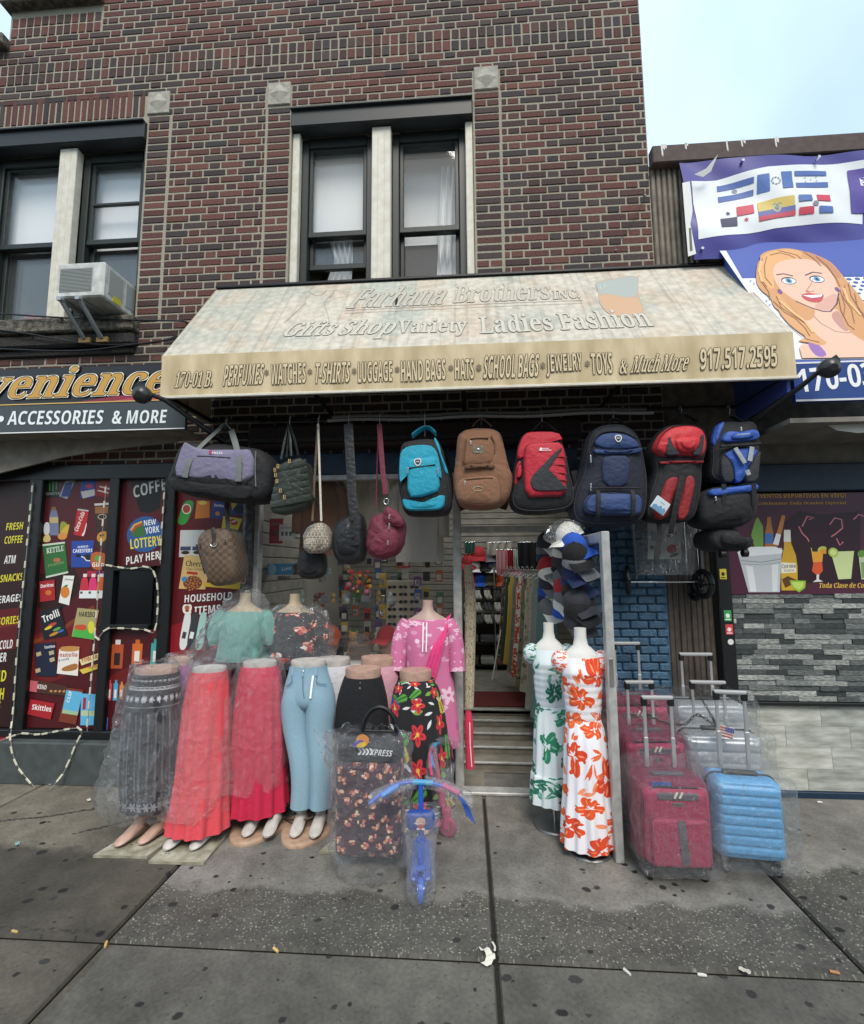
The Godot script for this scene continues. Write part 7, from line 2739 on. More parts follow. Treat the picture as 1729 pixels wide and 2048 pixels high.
	g.strap(smooth([Vector3(-1.744,1.839,.42), Vector3(-1.726,1.79,.43), Vector3(-1.721,1.728,.435)], 4), 0.028, Vector3(1, 0, 0), 0.006)
	part("tab", g, M.leather_brown, o)
	g = og()
	var dr = []
	for k in 9:
		dr.append(Vector3(-1.713,1.734,.45) + Vector3(0.026 * cos(PI + PI * k / 8.0), 0.026 * sin(PI + PI * k / 8.0), 0))
	g.tube(dr, 0.004, 6)
	part("ring", g, M.chrome, o)
	zip_line(o, [-1.863,1.728,-1.829,1.637,-1.793,1.527], 0.4, M.leather_brown, 0.006)
	g = og()
	g.tube([Vector3(-1.69,2.037,.34), Vector3(-1.734,2.417,.3), Vector3(-1.749,2.596,.3)], 0.004, 6)
	part("cord", g, blk, o)
	hook(o, -1.75, 2.6, 0.3, 2.66)
	cart()

# folded shopping trolley wrapped in film, hung behind the red pack
func cart() -> void:
	var o = begin("shopping_cart", "folded wire shopping cart with black wheels wrapped in clear plastic", "cart", Vector3(1.387,1.462,.1))
	var g = og()
	for x in [1.193, 1.646]:
		g.tube([Vector3(x, 2.1, 0.1), Vector3(x, 1.47, 0.1)], 0.008, 8)
	part("side_rod", g, M.steel, o)
	for k in 7:
		g = og()
		var x: float = lerpf(1.193, 1.646, (k + 1) / 8.0)
		g.tube([Vector3(x, 2.05, 0.11), Vector3(x, 1.504, 0.11)], 0.003, 5)
		part("wire", g, M.steel, o)
	g = og()
	g.tube([Vector3(1.112,1.449,.1), Vector3(1.65,1.447,.1)], 0.006, 8)
	part("axle", g, M.chrome, o)
	for q in [[Vector3(1.134,1.463,.1), 0.9], [Vector3(1.633,1.434,.12), 0.35], [Vector3(1.621,1.388,.02), 0.4]]:
		g = og()
		var ax = Vector3(cos(q[1] - 0.6), 0, sin(q[1] - 0.6))
		var e = Vector3(-ax.z, 0, ax.x)
		var tor = []
		var R: float = 0.085 if q[0].z > 0.05 else 0.06
		for i in 25:
			var a = TAU * i / 24
			tor.append(q[0] + (e * cos(a) + Vector3.UP * sin(a)) * R)
		g.tube(tor, 0.02, 8)
		var w = part("wheel", g, M.black_plastic, o)
		g = og()
		g.tube([q[0] - ax * 0.018, q[0] + ax * 0.018], 0.022, 10)
		for i in 5:
			var a = TAU * i / 5
			g.tube([q[0], q[0] + (e * cos(a) + Vector3.UP * sin(a)) * R], 0.007, 6)
		part("spoke", g, M.black_plastic, w)
	g = og()
	g.lift = 0.13
	g.poly([1.28,1.869,1.511,1.866,1.496,1.604,1.268,1.608], "b4b6b2")
	for q in [[1.435,1.679,.036,.03, "a8463f"], [1.423,1.777,.021,.018, "5a6068"], [1.314,1.77,.03,.036, "7f95a0"], [1.449,1.635,.034,.012, "5f6a58"], [1.301,1.689,.016,.016, "6a6a6c"], [1.463,1.79,.014,.011, "a8463f"], [1.347,1.653,.019,.012, "8a7a62"]]:
		g.oval(q[0], q[1], q[2], q[3], q[4], 0.3, 14)
	part("printed_card", g, M.print, o)
	var rows = []
	for i in 12:
		var v = i / 11.0
		var r = ellipse_ring(Vector3(lerpf(1.418, 1.381, v), lerpf(2.05, 1.497, v), 0.12), 0.24 * (0.9 + 0.1 * sin(v * 5.0)), 0.05 + 0.02 * sin(v * 9.0), 28)
		for k in r.size():
			r[k] += Vector3(0.012, 0.006, 0.014) * n3.get_noise_3dv(r[k] * 14.0)
		rows.append(r)
	g = og()
	g.sheet(rows, true)
	part("plastic_cover", g, M.film, o)

# prof rows: [y, centre x, centre z, radius x, radius z, fold depth]
func draped(prof: Array, folds: int, n := 72, seed_ := 0.0, v0 := 0.0, v1 := 1.0) -> G:
	var rows = []
	var dense = []
	for i in prof.size() - 1:
		for k in 4:
			var t = k / 4.0
			var row = []
			for j in 6:
				var a: float = prof[maxi(i - 1, 0)][j]
				var b: float = prof[i][j]
				var c: float = prof[i + 1][j]
				var d: float = prof[mini(i + 2, prof.size() - 1)][j]
				row.append(cubic_interpolate(b, c, a, d, t))
			dense.append(row)
	dense.append(prof[-1])
	for p in dense:
		var r = PackedVector3Array()
		for k in n:
			var a = TAU * k / n + PI
			var w: float = sin(a * folds + seed_ + 1.3 * sin(a * 2.0 + seed_)) * 0.6 + sin(a * (folds * 0.53) + seed_ * 2.0) * 0.4
			var f: float = 1.0 + p[5] * w
			r.append(Vector3(p[1] + p[3] * sin(a) * f, p[0] + p[5] * 0.03 * w, p[2] + p[4] * cos(a) * f))
		rows.append(r)
	var g = og()
	g.sheet(rows, true, 0.0, 1.0, v0, v1)
	return g

func film_over(o: Node3D, prof: Array, rough := 0.03, seed_ := 0.0, called := "plastic_cover") -> void:
	var g = draped(prof, 5, 64, seed_)
	for k in g.v.size():
		var p = g.v[k] + cur
		var q = Vector3(n3.get_noise_3dv(p * 9.0), n3.get_noise_3dv(p * 9.0 + Vector3(50, 0, 0)), n3.get_noise_3dv(p * 9.0 + Vector3(0, 50, 0)))
		var q2 = Vector3(n3.get_noise_3dv(p * 24.0), n3.get_noise_3dv(p * 24.0 + Vector3(50, 0, 0)), n3.get_noise_3dv(p * 24.0 + Vector3(0, 50, 0)))
		g.v[k] += q * rough + q2 * rough * 0.45
	part(called, g, M.crinkle if called == "plastic_sleeve" else M.film, o)

# lower half of a display figure: waist with a flat top, hips, two legs and feet
func leg_form(o: Node3D, c: Vector3, rx: float, rz: float, feet: Array, m: Material, foot_turn := 0.0) -> void:
	var g = og()
	var rows = [ellipse_ring(c, rx, rz, 28), ellipse_ring(c + Vector3(0, -0.012, 0), rx * 1.03, rz * 1.03, 28), ellipse_ring(c + Vector3(0, -0.05, 0), rx * 1.02, rz * 1.02, 28), ellipse_ring(c + Vector3(0, -0.1, 0), rx * 0.98, rz, 28)]
	g.loft(rows)
	g.tube([c + Vector3(0, -0.1, 0), Vector3(c.x, 0.4, c.z + 0.01)], 0.03, 8)
	for k in feet.size():
		var f: Vector3 = feet[k]
		var ank = f + Vector3(0, 0.085, -0.07)
		var knee = Vector3(lerpf(c.x, f.x, 0.6), 0.34, lerpf(c.z, ank.z, 0.5))
		g.tube(smooth([knee, knee.lerp(ank, 0.35), knee.lerp(ank, 0.7), ank, ank + Vector3(0, -0.03, 0.004)], 4), [0.038, 0.041, 0.043, 0.044, 0.044, 0.043, 0.041, 0.039, 0.036, 0.034, 0.032, 0.031, 0.03, 0.031, 0.032, 0.034, 0.036], 14)
		# foot
		var d = Vector3(sin(foot_turn), 0, cos(foot_turn))
		var e = Vector3(d.z, 0, -d.x)
		var fr = []
		for q in [[-0.045, 0.028, 0.024, 0.026], [-0.03, 0.04, 0.03, 0.036], [0.0, 0.052, 0.033, 0.046], [0.04, 0.042, 0.035, 0.036], [0.08, 0.028, 0.038, 0.024], [0.11, 0.02, 0.036, 0.017], [0.13, 0.016, 0.028, 0.013], [0.142, 0.013, 0.012, 0.006]]:
			var ring = PackedVector3Array()
			for j in 14:
				var a = TAU * j / 14
				ring.append(f + Vector3(0, 0.002, -0.07) + d * q[0] + Vector3.UP * (q[1] + q[3] * sin(a)) + e * q[2] * cos(a))
			fr.append(ring)
		g.loft(fr)
	part("figure", g, m, o)

func torso_form(o: Node3D, neck: Vector3, m: Material) -> void:
	var g = og()
	var x = neck.x
	var z = neck.z
	var y = neck.y
	var rows = []
	for p in [[0.04, 0.036, 0.036], [0.0, 0.036, 0.038], [-0.03, 0.042, 0.045], [-0.055, 0.075, 0.06], [-0.085, 0.13, 0.075], [-0.12, 0.16, 0.085], [-0.2, 0.155, 0.105], [-0.3, 0.14, 0.105], [-0.42, 0.12, 0.09]]:
		rows.append(ellipse_ring(Vector3(x, y + p[0], z), p[1], p[2], 26))
	g.loft(rows)
	part("figure", g, m, o)

func stand(o: Node3D, x: float, z: float, top: float) -> void:
	var g = og()
	g.tube([Vector3(x, 0.01, z), Vector3(x, top, z)], 0.014, 8)
	part("pole", g, M.chrome, o)
	g = og()
	g.tube([Vector3(x, 0.0, z), Vector3(x, 0.006, z), Vector3(x, 0.012, z)], [0.13, 0.13, 0.12], 24)
	part("base_disc", g, M.steel, o)

func board(label: String, pts: Array, seed_: int) -> void:
	var o = begin("plywood_board", label, "board", Vector3(pts[0], 0.0, pts[1]), "painted boards under the figures")
	var g = og()
	var q = PackedVector2Array()
	for k in range(0, pts.size(), 2):
		q.append(Vector2(pts[k], -pts[k + 1]))
	g.xf = Transform3D(Basis(Vector3.RIGHT, -PI / 2), -cur)
	g.slab(q, 0.002, 0.016)
	part("sheet", g, grainy(mat("board_paint_%d" % seed_, "b9b7a8", 0.8), noise_tex(0.02, Color(0.62, 0.6, 0.54), Color(1, 1, 1), 256, 5, 90 + seed_), 1.6), o)
	g = og()
	for k in 14:
		var p = Vector2(pts[0], pts[1]).lerp(Vector2(pts[4], pts[5]), 0.15 + 0.45 * fposmod(k * 0.377 + seed_ * 0.2, 1.0))
		g.xf = Transform3D(Basis(Vector3.RIGHT, -PI / 2), Vector3(p.x + 0.05 * sin(k * 2.0 + seed_), 0.0168, p.y) - cur)
		g.lift = 0.0
		g.oval(0, 0, rng.randf_range(0.002, 0.012), rng.randf_range(0.001, 0.004), "3a3833", rng.randf_range(-0.4, 0.4), 7)
	part("scuff", g, M.print_matt, o)

func base_plate(o: Node3D, x: float, z: float, m: Material) -> void:
	var g = og()
	var rows = []
	for s in [[1.0, 0.0], [1.0, 0.012], [0.97, 0.02], [0.9, 0.024], [0.5, 0.026]]:
		var r = PackedVector3Array()
		for k in 40:
			var a = TAU * k / 40
			var rad = 0.155 + 0.012 * cos(3 * a + 0.5)
			r.append(Vector3(x + rad * 1.02 * sin(a) * s[0], s[1], z + rad * 1.2 * cos(a) * s[0]))
		rows.append(r)
	g.loft(rows)
	part("base_plate", g, m, o)

func floral(called: String, w: int, h: int, ground: String, petals: Array, accents: Array, count: int, size: float, seed_: int) -> StandardMaterial3D:
	var c = Cloth.new(w, h, Color(ground))
	var r = RandomNumberGenerator.new()
	r.seed = seed_
	for k in count * 3:
		var x = r.randf() * w
		var y = r.randf() * h
		var t = r.randf() * TAU
		for j in 3:
			c.leaf(x + j * 3, y, size * r.randf_range(0.5, 1.0), size * r.randf_range(0.05, 0.14), t + r.randf_range(-0.5, 0.5), Color(accents[r.randi() % accents.size()]))
	for k in count:
		var x: float = fposmod(k * 0.618 * w + r.randf_range(-14, 14), w)
		var y: float = (k + r.randf()) * h / count
		var p = Color(petals[r.randi() % petals.size()])
		var t = r.randf() * TAU
		for j in 5:
			var q = t + TAU * j / 5.0 + r.randf_range(-0.2, 0.2)
			var l = size * r.randf_range(0.8, 1.15)
			if j == 4 and k % 3 == 0:
				continue
			c.oval(x + cos(q) * l * 0.5, y + sin(q) * l * 0.5, l * 0.48, l * 0.3, p.lerp(Color(accents[1]), 0.35 * (j % 2)), q)
			c.oval(x + cos(q + 0.4) * l * 0.75, y + sin(q + 0.4) * l * 0.75, l * 0.16, l * 0.1, p, q + 1.2)
			c.leaf(x + cos(q) * l * 0.3, y + sin(q) * l * 0.3, l * 0.55, l * 0.06, q + 0.25, Color(accents[0]))
		for j in 6:
			c.leaf(x, y, size * 0.35, 2.0, r.randf() * TAU, Color(ground))
	return cloth(called, c.texture(), 0.85)

func fabrics() -> void:
	floral("orange_floral", 320, 512, "e9e8ee", ["e4521e", "e8642a", "d8401c"], ["f0926a", "e4582a", "e86a3a"], 24, 36.0, 3)
	floral("green_floral", 320, 512, "d5e2e6", ["1f7a5a", "2c8a62", "1a6a58"], ["6fb09a", "2f8464", "3f8f74"], 24, 34.0, 5)
	var c = Cloth.new(512, 512, Color("1b1a1d"))
	var r = RandomNumberGenerator.new()
	r.seed = 9
	# tropical print
	for k in 26:
		c.leaf(r.randf() * 512, r.randf() * 512, 60, 9, r.randf() * TAU, Color("d5d7da"))
	for k in 9:
		var x = r.randf() * 512
		var y = r.randf() * 512
		var t = r.randf() * TAU
		var col = Color(["4f9a3a", "c9b43a", "2f4f9a", "5aa04a"][k % 4])
		for j in 11:
			var u = j / 10.0
			var p = Vector2(x, y) + Vector2(cos(t), sin(t)) * 100.0 * u
			for s in [-1, 1]:
				c.leaf(p.x, p.y, 42 * (1.0 - 0.5 * u), 4.5, t + s * 0.9, col)
	for k in 8:
		c.leaf(r.randf() * 512, r.randf() * 512, 70, 16, r.randf() * TAU, Color(["6aa03a", "3f7a34"][k % 2]))
	for k in 9:
		var x: float = fposmod(k * 173.0 + 60.0, 512.0)
		var y: float = fposmod(k * 119.0 + 40.0, 512.0)
		c.flower(x, y, 52, 5, r.randf() * TAU, Color("c8323c"), Color("e0b04a"), Color("8a1c2a"))
		c.leaf(x, y, 34, 3, r.randf() * TAU, Color("e6c25a"))
	cloth("tropical", c.texture(), 0.85, Vector3(2.2, 1.7, 1))
	# black skirt with white embroidery
	c = Cloth.new(512, 512, Color("26272b"))
	for x in range(8, 512, 32):
		for j in 6:
			c.leaf(x, 40, r.randf_range(14, 26), 2.0, PI * (0.15 + 0.14 * j), Color("9a9ba2"))
		c.oval(x, 96, 9, 7, Color("dcdce0"))
		c.oval(x, 96, 5, 4, Color("26272b"))
		c.oval(x + 16, 100, 5, 6, Color("b9b9c0"))
	c.im.fill_rect(Rect2i(0, 84, 512, 3), Color("c9c9ce"))
	for x in range(0, 512, 42):
		for j in 7:
			c.leaf(x + 20, 150, r.randf_range(14, 24), 4.0, TAU * j / 7.0 + 0.3, Color("a9a9b0"))
		c.oval(x + 20, 150, 4, 4, Color("e0e0e4"))
	c.im.fill_rect(Rect2i(0, 186, 512, 2), Color("8f8f96"))
	for x in range(12, 512, 40):
		for y in range(205, 440, 7):
			c.leaf(x, y, 7, 1.4, 1.2 + 0.5 * (y % 2), Color("77787e"))
			c.leaf(x + 7, y + 3, 7, 1.4, 1.9, Color("8a8b92"))
	for k in 150:
		var x = r.randf() * 512
		var y = 470.0 - absf(r.randfn(0, 60))
		c.leaf(x, y, r.randf_range(6, 14), 2.0, r.randf() * TAU, Color("6f7078"))
	for x in range(0, 512, 36):
		for j in 6:
			c.leaf(x + 14, 470, 22, 4, TAU * j / 6.0, Color("83848c"))
	cloth("embroidered", c.texture(), 0.85, Vector3(2, 1, 1))
	# black blouse with red sprays
	c = Cloth.new(320, 320, Color("26262a"))
	for k in 60:
		c.leaf(r.randf() * 320, r.randf() * 320, r.randf_range(14, 34), 4.0, r.randf() * TAU, Color("3a3a40"))
	for k in 13:
		var x: float = fposmod(k * 97.0 + 20, 320.0)
		var y: float = fposmod(k * 71.0, 320.0)
		for j in 16:
			c.leaf(x + r.randf_range(-16, 16), y + r.randf_range(-14, 14), r.randf_range(10, 24), 5.0, r.randf() * TAU, Color(["c4432f", "d8614a", "b0352a", "e0a890", "e6ddd4"][j % 5]))
	cloth("red_spray", c.texture(), 0.85, Vector3(1.1, 0.9, 1))
	# pink tunic
	c = Cloth.new(320, 480, Color("c9709c"))
	for k in 90:
		var x = r.randf() * 320
		var y = r.randf() * 480
		c.oval(x, y, r.randf_range(4, 11), r.randf_range(4, 11), Color(["dfb4cb", "d998ba", "bb5a90", "ead0de"][k % 4]))
	for k in 26:
		c.flower(r.randf() * 320, r.randf() * 480, 20, 6, r.randf() * TAU, Color("e6c2d6"), Color("c05a90"))
	cloth("pink_paisley", c.texture(), 0.85)
	# plum trolley cloth
	c = Cloth.new(256, 256, Color("3a2230"))
	for k in 200:
		c.oval(r.randf() * 256, r.randf() * 256, 1.5, 1.5, Color(["5a3a48", "6a3a4a", "241620"][k % 3]))
	for k in 24:
		var x: float = fposmod(k * 67.0 + 18.0, 256.0)
		var y: float = fposmod(k * 83.0 + 12.0, 256.0)
		for j in 8:
			c.oval(x + r.randf_range(-14, 14), y + r.randf_range(-11, 11), r.randf_range(3, 8), r.randf_range(3, 8), Color(["b5564a", "c86a5a", "d99a7a", "e6c4a4"][j % 4]))
	var pl = cloth("plum_floral", c.texture(), 0.8)
	pl.uv1_triplanar = true
	pl.uv1_scale = Vector3.ONE * 2.9
	# denim
	c = Cloth.new(256, 256, Color("86a6b8"))
	for k in 900:
		c.leaf(r.randf() * 256, r.randf() * 256, r.randf_range(3, 16), 0.8, PI / 2, Color(["7d9cae", "90b0c0", "86a8ba", "7896aa"][k % 4]))
	c.grain(0.06, rng)
	cloth("denim", c.texture(), 0.9, Vector3(2, 3, 1))
	c = Cloth.new(128, 128, Color("b9b09a"))
	for k in 120:
		c.leaf(r.randf() * 128, r.randf() * 128, 9, 3.0, r.randf() * TAU, Color(["4a4a5e", "b59a3a", "e0dcd0", "8a6a3a"][k % 4]))
	cloth("small_floral", c.texture(), 0.85, Vector3(2, 6, 1))
	var skin = mat("figure_pink", "c8a493", 0.45)
	grainy(skin, M.soft, 3.0)
	grainy(mat("figure_white", "cfcac4", 0.45), M.soft, 3.0)
	grainy(mat("base_beige", "bfa087", 0.6), M.soft, 3.0)

func display() -> void:
	fabrics()
	var g: G
	board("white painted board under the black skirted figure", [-2.05, 0.945, -1.75, 0.935, -1.684, 0.585, -1.975, 0.6], 1)
	board("yellowed painted board under the coral skirted figure", [-1.712, 0.978, -1.41, 0.972, -1.42, 0.652, -1.70, 0.655], 2)
	board("yellowed board corner beside the bagged floral trolley", [-0.83, 0.84, -0.62, 0.83, -0.60, 0.55, -0.74, 0.56], 3)
	var sg = "display figures in front of the shop"
	# A: black embroidered skirt
	var o = begin("skirt_mannequin", "figure in a black skirt with white embroidery under clear plastic", "mannequin", Vector3(-1.88, 0.016, 0.74), sg)
	leg_form(o, Vector3(-1.93, 0.955, 0.66), 0.125, 0.095, [Vector3(-1.925, 0.016, 0.82), Vector3(-1.805, 0.016, 0.79)], M.figure_pink, -0.35)
	part("skirt", draped([[0.925, -1.93, 0.66, 0.132, 0.1, 0.0], [0.84, -1.935, 0.66, 0.15, 0.115, 0.01], [0.72, -1.935, 0.67, 0.168, 0.13, 0.03], [0.5, -1.92, 0.68, 0.175, 0.14, 0.06], [0.3, -1.9, 0.7, 0.175, 0.14, 0.08], [0.17, -1.88, 0.71, 0.165, 0.135, 0.1]], 11), M.embroidered, o)
	film_over(o, [[0.985, -1.935, 0.66, 0.09, 0.07, 0.05], [0.965, -1.935, 0.66, 0.135, 0.105, 0.04], [0.8, -1.95, 0.665, 0.175, 0.14, 0.04], [0.55, -1.96, 0.68, 0.205, 0.165, 0.06], [0.35, -1.965, 0.7, 0.225, 0.175, 0.07], [0.2, -1.965, 0.71, 0.235, 0.18, 0.07], [0.13, -1.94, 0.71, 0.2, 0.15, 0.08]], 0.035, 1.0)
	# B: coral skirt
	o = begin("skirt_mannequin", "figure in a coral red maxi skirt under clear plastic", "mannequin", Vector3(-1.58, 0.016, 0.74), sg)
	leg_form(o, Vector3(-1.61, 0.95, 0.62), 0.1, 0.085, [Vector3(-1.645, 0.016, 0.83), Vector3(-1.5, 0.016, 0.82)], M.figure_white, -0.2)
	part("skirt", draped([[0.93, -1.612, 0.62, 0.108, 0.09, 0.0], [0.85, -1.612, 0.63, 0.125, 0.1, 0.03], [0.65, -1.605, 0.65, 0.142, 0.12, 0.06], [0.4, -1.59, 0.68, 0.155, 0.135, 0.09], [0.2, -1.58, 0.71, 0.168, 0.15, 0.11], [0.075, -1.575, 0.73, 0.18, 0.16, 0.13]], 13, 96), fabric("coral", "cf4852"), o)
	film_over(o, [[0.985, -1.61, 0.62, 0.07, 0.06, 0.05], [0.965, -1.612, 0.62, 0.115, 0.1, 0.04], [0.75, -1.62, 0.64, 0.15, 0.13, 0.05], [0.45, -1.615, 0.68, 0.185, 0.16, 0.06], [0.25, -1.605, 0.7, 0.2, 0.175, 0.07], [0.16, -1.6, 0.71, 0.2, 0.175, 0.07]], 0.03, 2.0)
	# C: crimson skirt
	o = begin("skirt_mannequin", "figure in a crimson pleated skirt half covered by torn plastic", "mannequin", Vector3(-1.28, 0.0, 0.58), sg)
	base_plate(o, -1.285, 0.6, M.base_beige)
	leg_form(o, Vector3(-1.34, 0.965, 0.5), 0.105, 0.088, [Vector3(-1.285, 0.026, 0.69), Vector3(-1.161, 0.026, 0.69)], M.figure_white, 0.0)
	part("skirt", draped([[0.94, -1.34, 0.5, 0.112, 0.092, 0.0], [0.86, -1.335, 0.51, 0.135, 0.11, 0.03], [0.65, -1.325, 0.53, 0.15, 0.125, 0.07], [0.4, -1.31, 0.56, 0.165, 0.14, 0.1], [0.22, -1.3, 0.58, 0.172, 0.15, 0.12], [0.115, -1.295, 0.59, 0.178, 0.155, 0.14]], 15, 104, 2.0), fabric("crimson", "bf1f44"), o)
	film_over(o, [[0.99, -1.33, 0.5, 0.08, 0.06, 0.05], [0.97, -1.335, 0.5, 0.12, 0.1, 0.05], [0.8, -1.34, 0.52, 0.178, 0.155, 0.06], [0.6, -1.345, 0.54, 0.205, 0.18, 0.07], [0.4, -1.34, 0.57, 0.205, 0.175, 0.08], [0.25, -1.34, 0.58, 0.2, 0.175, 0.1]], 0.035, 3.0)
	# D: jeans
	o = begin("jeans_mannequin", "figure in pale blue wide leg jeans with a hanging white tag", "mannequin", Vector3(-0.97, 0.0, 0.58), sg)
	base_plate(o, -0.975, 0.6, M.base_beige)
	var lf = Vector3(-1.005, 0.026, 0.68)
	var rf = Vector3(-.891, 0.026, 0.68)
	leg_form(o, Vector3(-1.02, 0.975, 0.5), 0.108, 0.09, [lf, rf], M.figure_white, 0.0)
	var dn = draped([[0.945, -1.02, 0.5, 0.118, 0.1, 0.0], [0.9, -1.02, 0.5, 0.125, 0.105, 0.003], [0.8, -1.015, 0.505, 0.155, 0.118, 0.006], [0.74, -1.01, 0.51, 0.16, 0.116, 0.01], [0.7, -1.01, 0.512, 0.135, 0.095, 0.0], [0.68, -1.01, 0.512, 0.08, 0.06, 0.0]], 7)
	var jb = part("jeans_top", dn, M.denim, o)
	for s in [[-1, lf], [1, rf]]:
		var fx: float = s[1].x
		part("trouser_leg", draped([[0.82, -1.01 + s[0] * 0.06, 0.507, 0.085, 0.105, 0.0], [0.75, -1.01 + s[0] * 0.072, 0.512, 0.093, 0.115, 0.006], [0.67, -1.008 + s[0] * 0.078, 0.52, 0.092, 0.112, 0.012], [0.55, -0.998 + s[0] * 0.07, 0.54, 0.083, 0.1, 0.02], [0.4, lerpf(-0.99 + s[0] * 0.065, fx, 0.6), 0.575, 0.075, 0.088, 0.03], [0.27, fx, 0.6, 0.07, 0.08, 0.05], [0.15, fx, 0.61, 0.07, 0.082, 0.08]], 5, 48, s[0] * 1.7), M.denim, o)
	g = og()
	for x in [-0.075, 0.0, 0.075]:
		g.strap([Vector3(-1.02 + x, 0.95, 0.5 + 0.1 * sqrt(1 - pow(x / 0.12, 2))), Vector3(-1.02 + x, 0.895, 0.507 + 0.105 * sqrt(1 - pow(x / 0.125, 2)))], 0.012, Vector3(1, 0, 0), 0.004)
	part("belt_loop", g, M.denim, o)
	g = og()
	g.tube(smooth([Vector3(-1.018, 0.9, 0.612), Vector3(-1.012, 0.82, 0.622), Vector3(-1.0, 0.77, 0.628)], 4), 0.003, 5)
	part("seam", g, fabric("denim_seam", "5f7d90"), o)
	g = og()
	g.tube(smooth([Vector3(-1.1, 0.9, 0.588), Vector3(-1.09, 0.86, 0.608), Vector3(-1.13, 0.83, 0.59)], 4), 0.0025, 5)
	g.tube(smooth([Vector3(-0.935, 0.9, 0.588), Vector3(-0.93, 0.86, 0.606), Vector3(-0.88, 0.84, 0.57)], 4), 0.0025, 5)
	part("seam", g, fabric("denim_seam", "5f7d90"), o)
	g = og()
	g.ball(Vector3(-1.02, 0.922, 0.606), Vector3(0.008, 0.008, 0.004), 8)
	part("button", g, M.chrome, o)
	g = og()
	g.strap([Vector3(-0.955, 0.9, 0.606), Vector3(-0.958, 0.84, 0.622), Vector3(-0.962, 0.77, 0.632)], 0.012, Vector3(1, 0, 0), 0.002)
	part("paper_tag", g, M.white_cloth, o)
	# security cable round the ankles
	var cb = begin("security_cable", "brown security cable looped round the figures' ankles", "cable", Vector3(-1.2, 0.03, 0.6))
	g = og()
	g.tube(smooth([Vector3(-1.418,-.016,.62), Vector3(-1.326,.025,.64), Vector3(-1.26,.059,.62), Vector3(-1.182,.009,.5), Vector3(-1.038,.075,.64), Vector3(-.959,.088,.65), Vector3(-.899,.102,.6), Vector3(-.882,.099,.5)], 6), 0.006, 8)
	part("loop", g, fabric("cable_brown", "4a3a2c", 0.6), cb)
	# E: black denim skirt
	o = begin("skirt_mannequin", "figure in a plain black buttoned denim skirt", "mannequin", Vector3(-0.68, 0.0, 0.45), sg)
	leg_form(o, Vector3(-0.675, 0.92, 0.45), 0.112, 0.09, [Vector3(-0.76, 0.0, 0.56), Vector3(-0.62, 0.0, 0.56)], M.figure_pink)
	part("skirt", draped([[0.868, -0.675, 0.45, 0.12, 0.1, 0.0], [0.8, -0.678, 0.45, 0.142, 0.115, 0.0], [0.7, -0.68, 0.45, 0.165, 0.125, 0.005], [0.55, -0.68, 0.45, 0.17, 0.128, 0.01], [0.3, -0.68, 0.45, 0.165, 0.125, 0.015]], 5), fabric("black_denim", "15161b"), o)
	g = og()
	for y in [0.845, 0.815]:
		g.ball(Vector3(-0.672, y, 0.552 + (0.845 - y) * 0.25), Vector3(0.008, 0.008, 0.004), 8)
	part("button", g, fabric("brass", "8a8066"), o)
	# F: tropical skirt
	o = begin("skirt_mannequin", "figure in a black tropical skirt with red hibiscus and ferns", "mannequin", Vector3(-0.33, 0.0, 0.45), sg)
	leg_form(o, Vector3(-0.335, 0.91, 0.45), 0.1, 0.085, [Vector3(-0.4, 0.0, 0.56), Vector3(-0.27, 0.0, 0.56)], M.figure_pink)
	part("skirt", draped([[0.855, -0.335, 0.45, 0.115, 0.093, 0.0], [0.78, -0.332, 0.455, 0.148, 0.12, 0.03], [0.62, -0.325, 0.46, 0.172, 0.14, 0.06], [0.4, -0.315, 0.47, 0.185, 0.15, 0.08], [0.2, -0.31, 0.48, 0.195, 0.16, 0.1], [0.1, -0.31, 0.48, 0.2, 0.165, 0.12]], 9, 88, 0.6), M.tropical, o)
	# behind: white, pink and purple lower figures
	for s in [["figure in white pleated trousers behind the jeans figure", Vector3(-0.925, 0.945, 0.26), fabric("white_pleat", "cfd0d6"), 12, M.figure_white, -0.93], ["figure in pale pink trousers behind the black denim skirt", Vector3(-0.615, 0.955, 0.26), fabric("pale_pink", "cf9fae"), 3, M.figure_pink, -0.62]]:
		o = begin("trouser_mannequin", s[0], "mannequin", Vector3(s[1].x, 0, 0.26), sg)
		leg_form(o, s[1], 0.112, 0.088, [Vector3(s[1].x - 0.07, 0, 0.33), Vector3(s[1].x + 0.07, 0, 0.33)], s[4])
		var x: float = s[1].x
		part("trousers", draped([[0.9, x, 0.26, 0.12, 0.095, 0.0], [0.82, x, 0.26, 0.145, 0.11, 0.03], [0.7, x, 0.26, 0.16, 0.118, 0.05], [0.4, x, 0.27, 0.16, 0.12, 0.06], [0.15, x, 0.28, 0.165, 0.125, 0.07]], s[3]), s[2], o)
	o = begin("skirt_mannequin", "figure in a purple patterned skirt under plastic behind the coral skirt", "mannequin", Vector3(-1.8, 0, 0.4), sg)
	leg_form(o, Vector3(-1.935, 0.965, 0.4), 0.075, 0.07, [Vector3(-1.86, 0, 0.46), Vector3(-1.74, 0, 0.46)], M.figure_pink)
	part("skirt", draped([[0.925, -1.935, 0.4, 0.085, 0.08, 0.0], [0.8, -1.935, 0.4, 0.11, 0.1, 0.03], [0.5, -1.8, 0.41, 0.14, 0.12, 0.06], [0.2, -1.8, 0.41, 0.15, 0.13, 0.08]], 9), M_print("violet_print", ["a8609a", "7a3f86", "d0a0c8", "5a2f6a"], 14), o)
	film_over(o, [[0.99, -1.935, 0.4, 0.06, 0.05, 0.05], [0.97, -1.935, 0.4, 0.09, 0.085, 0.05], [0.7, -1.8, 0.41, 0.14, 0.13, 0.06], [0.3, -1.8, 0.41, 0.17, 0.15, 0.08]], 0.03, 4.0)
	# torsos
	o = begin("blouse_mannequin", "torso in a sage green blouse under a crumpled plastic bag", "mannequin", Vector3(-1.585, 0, 0.22), "torsos on stands in front of the shop window")
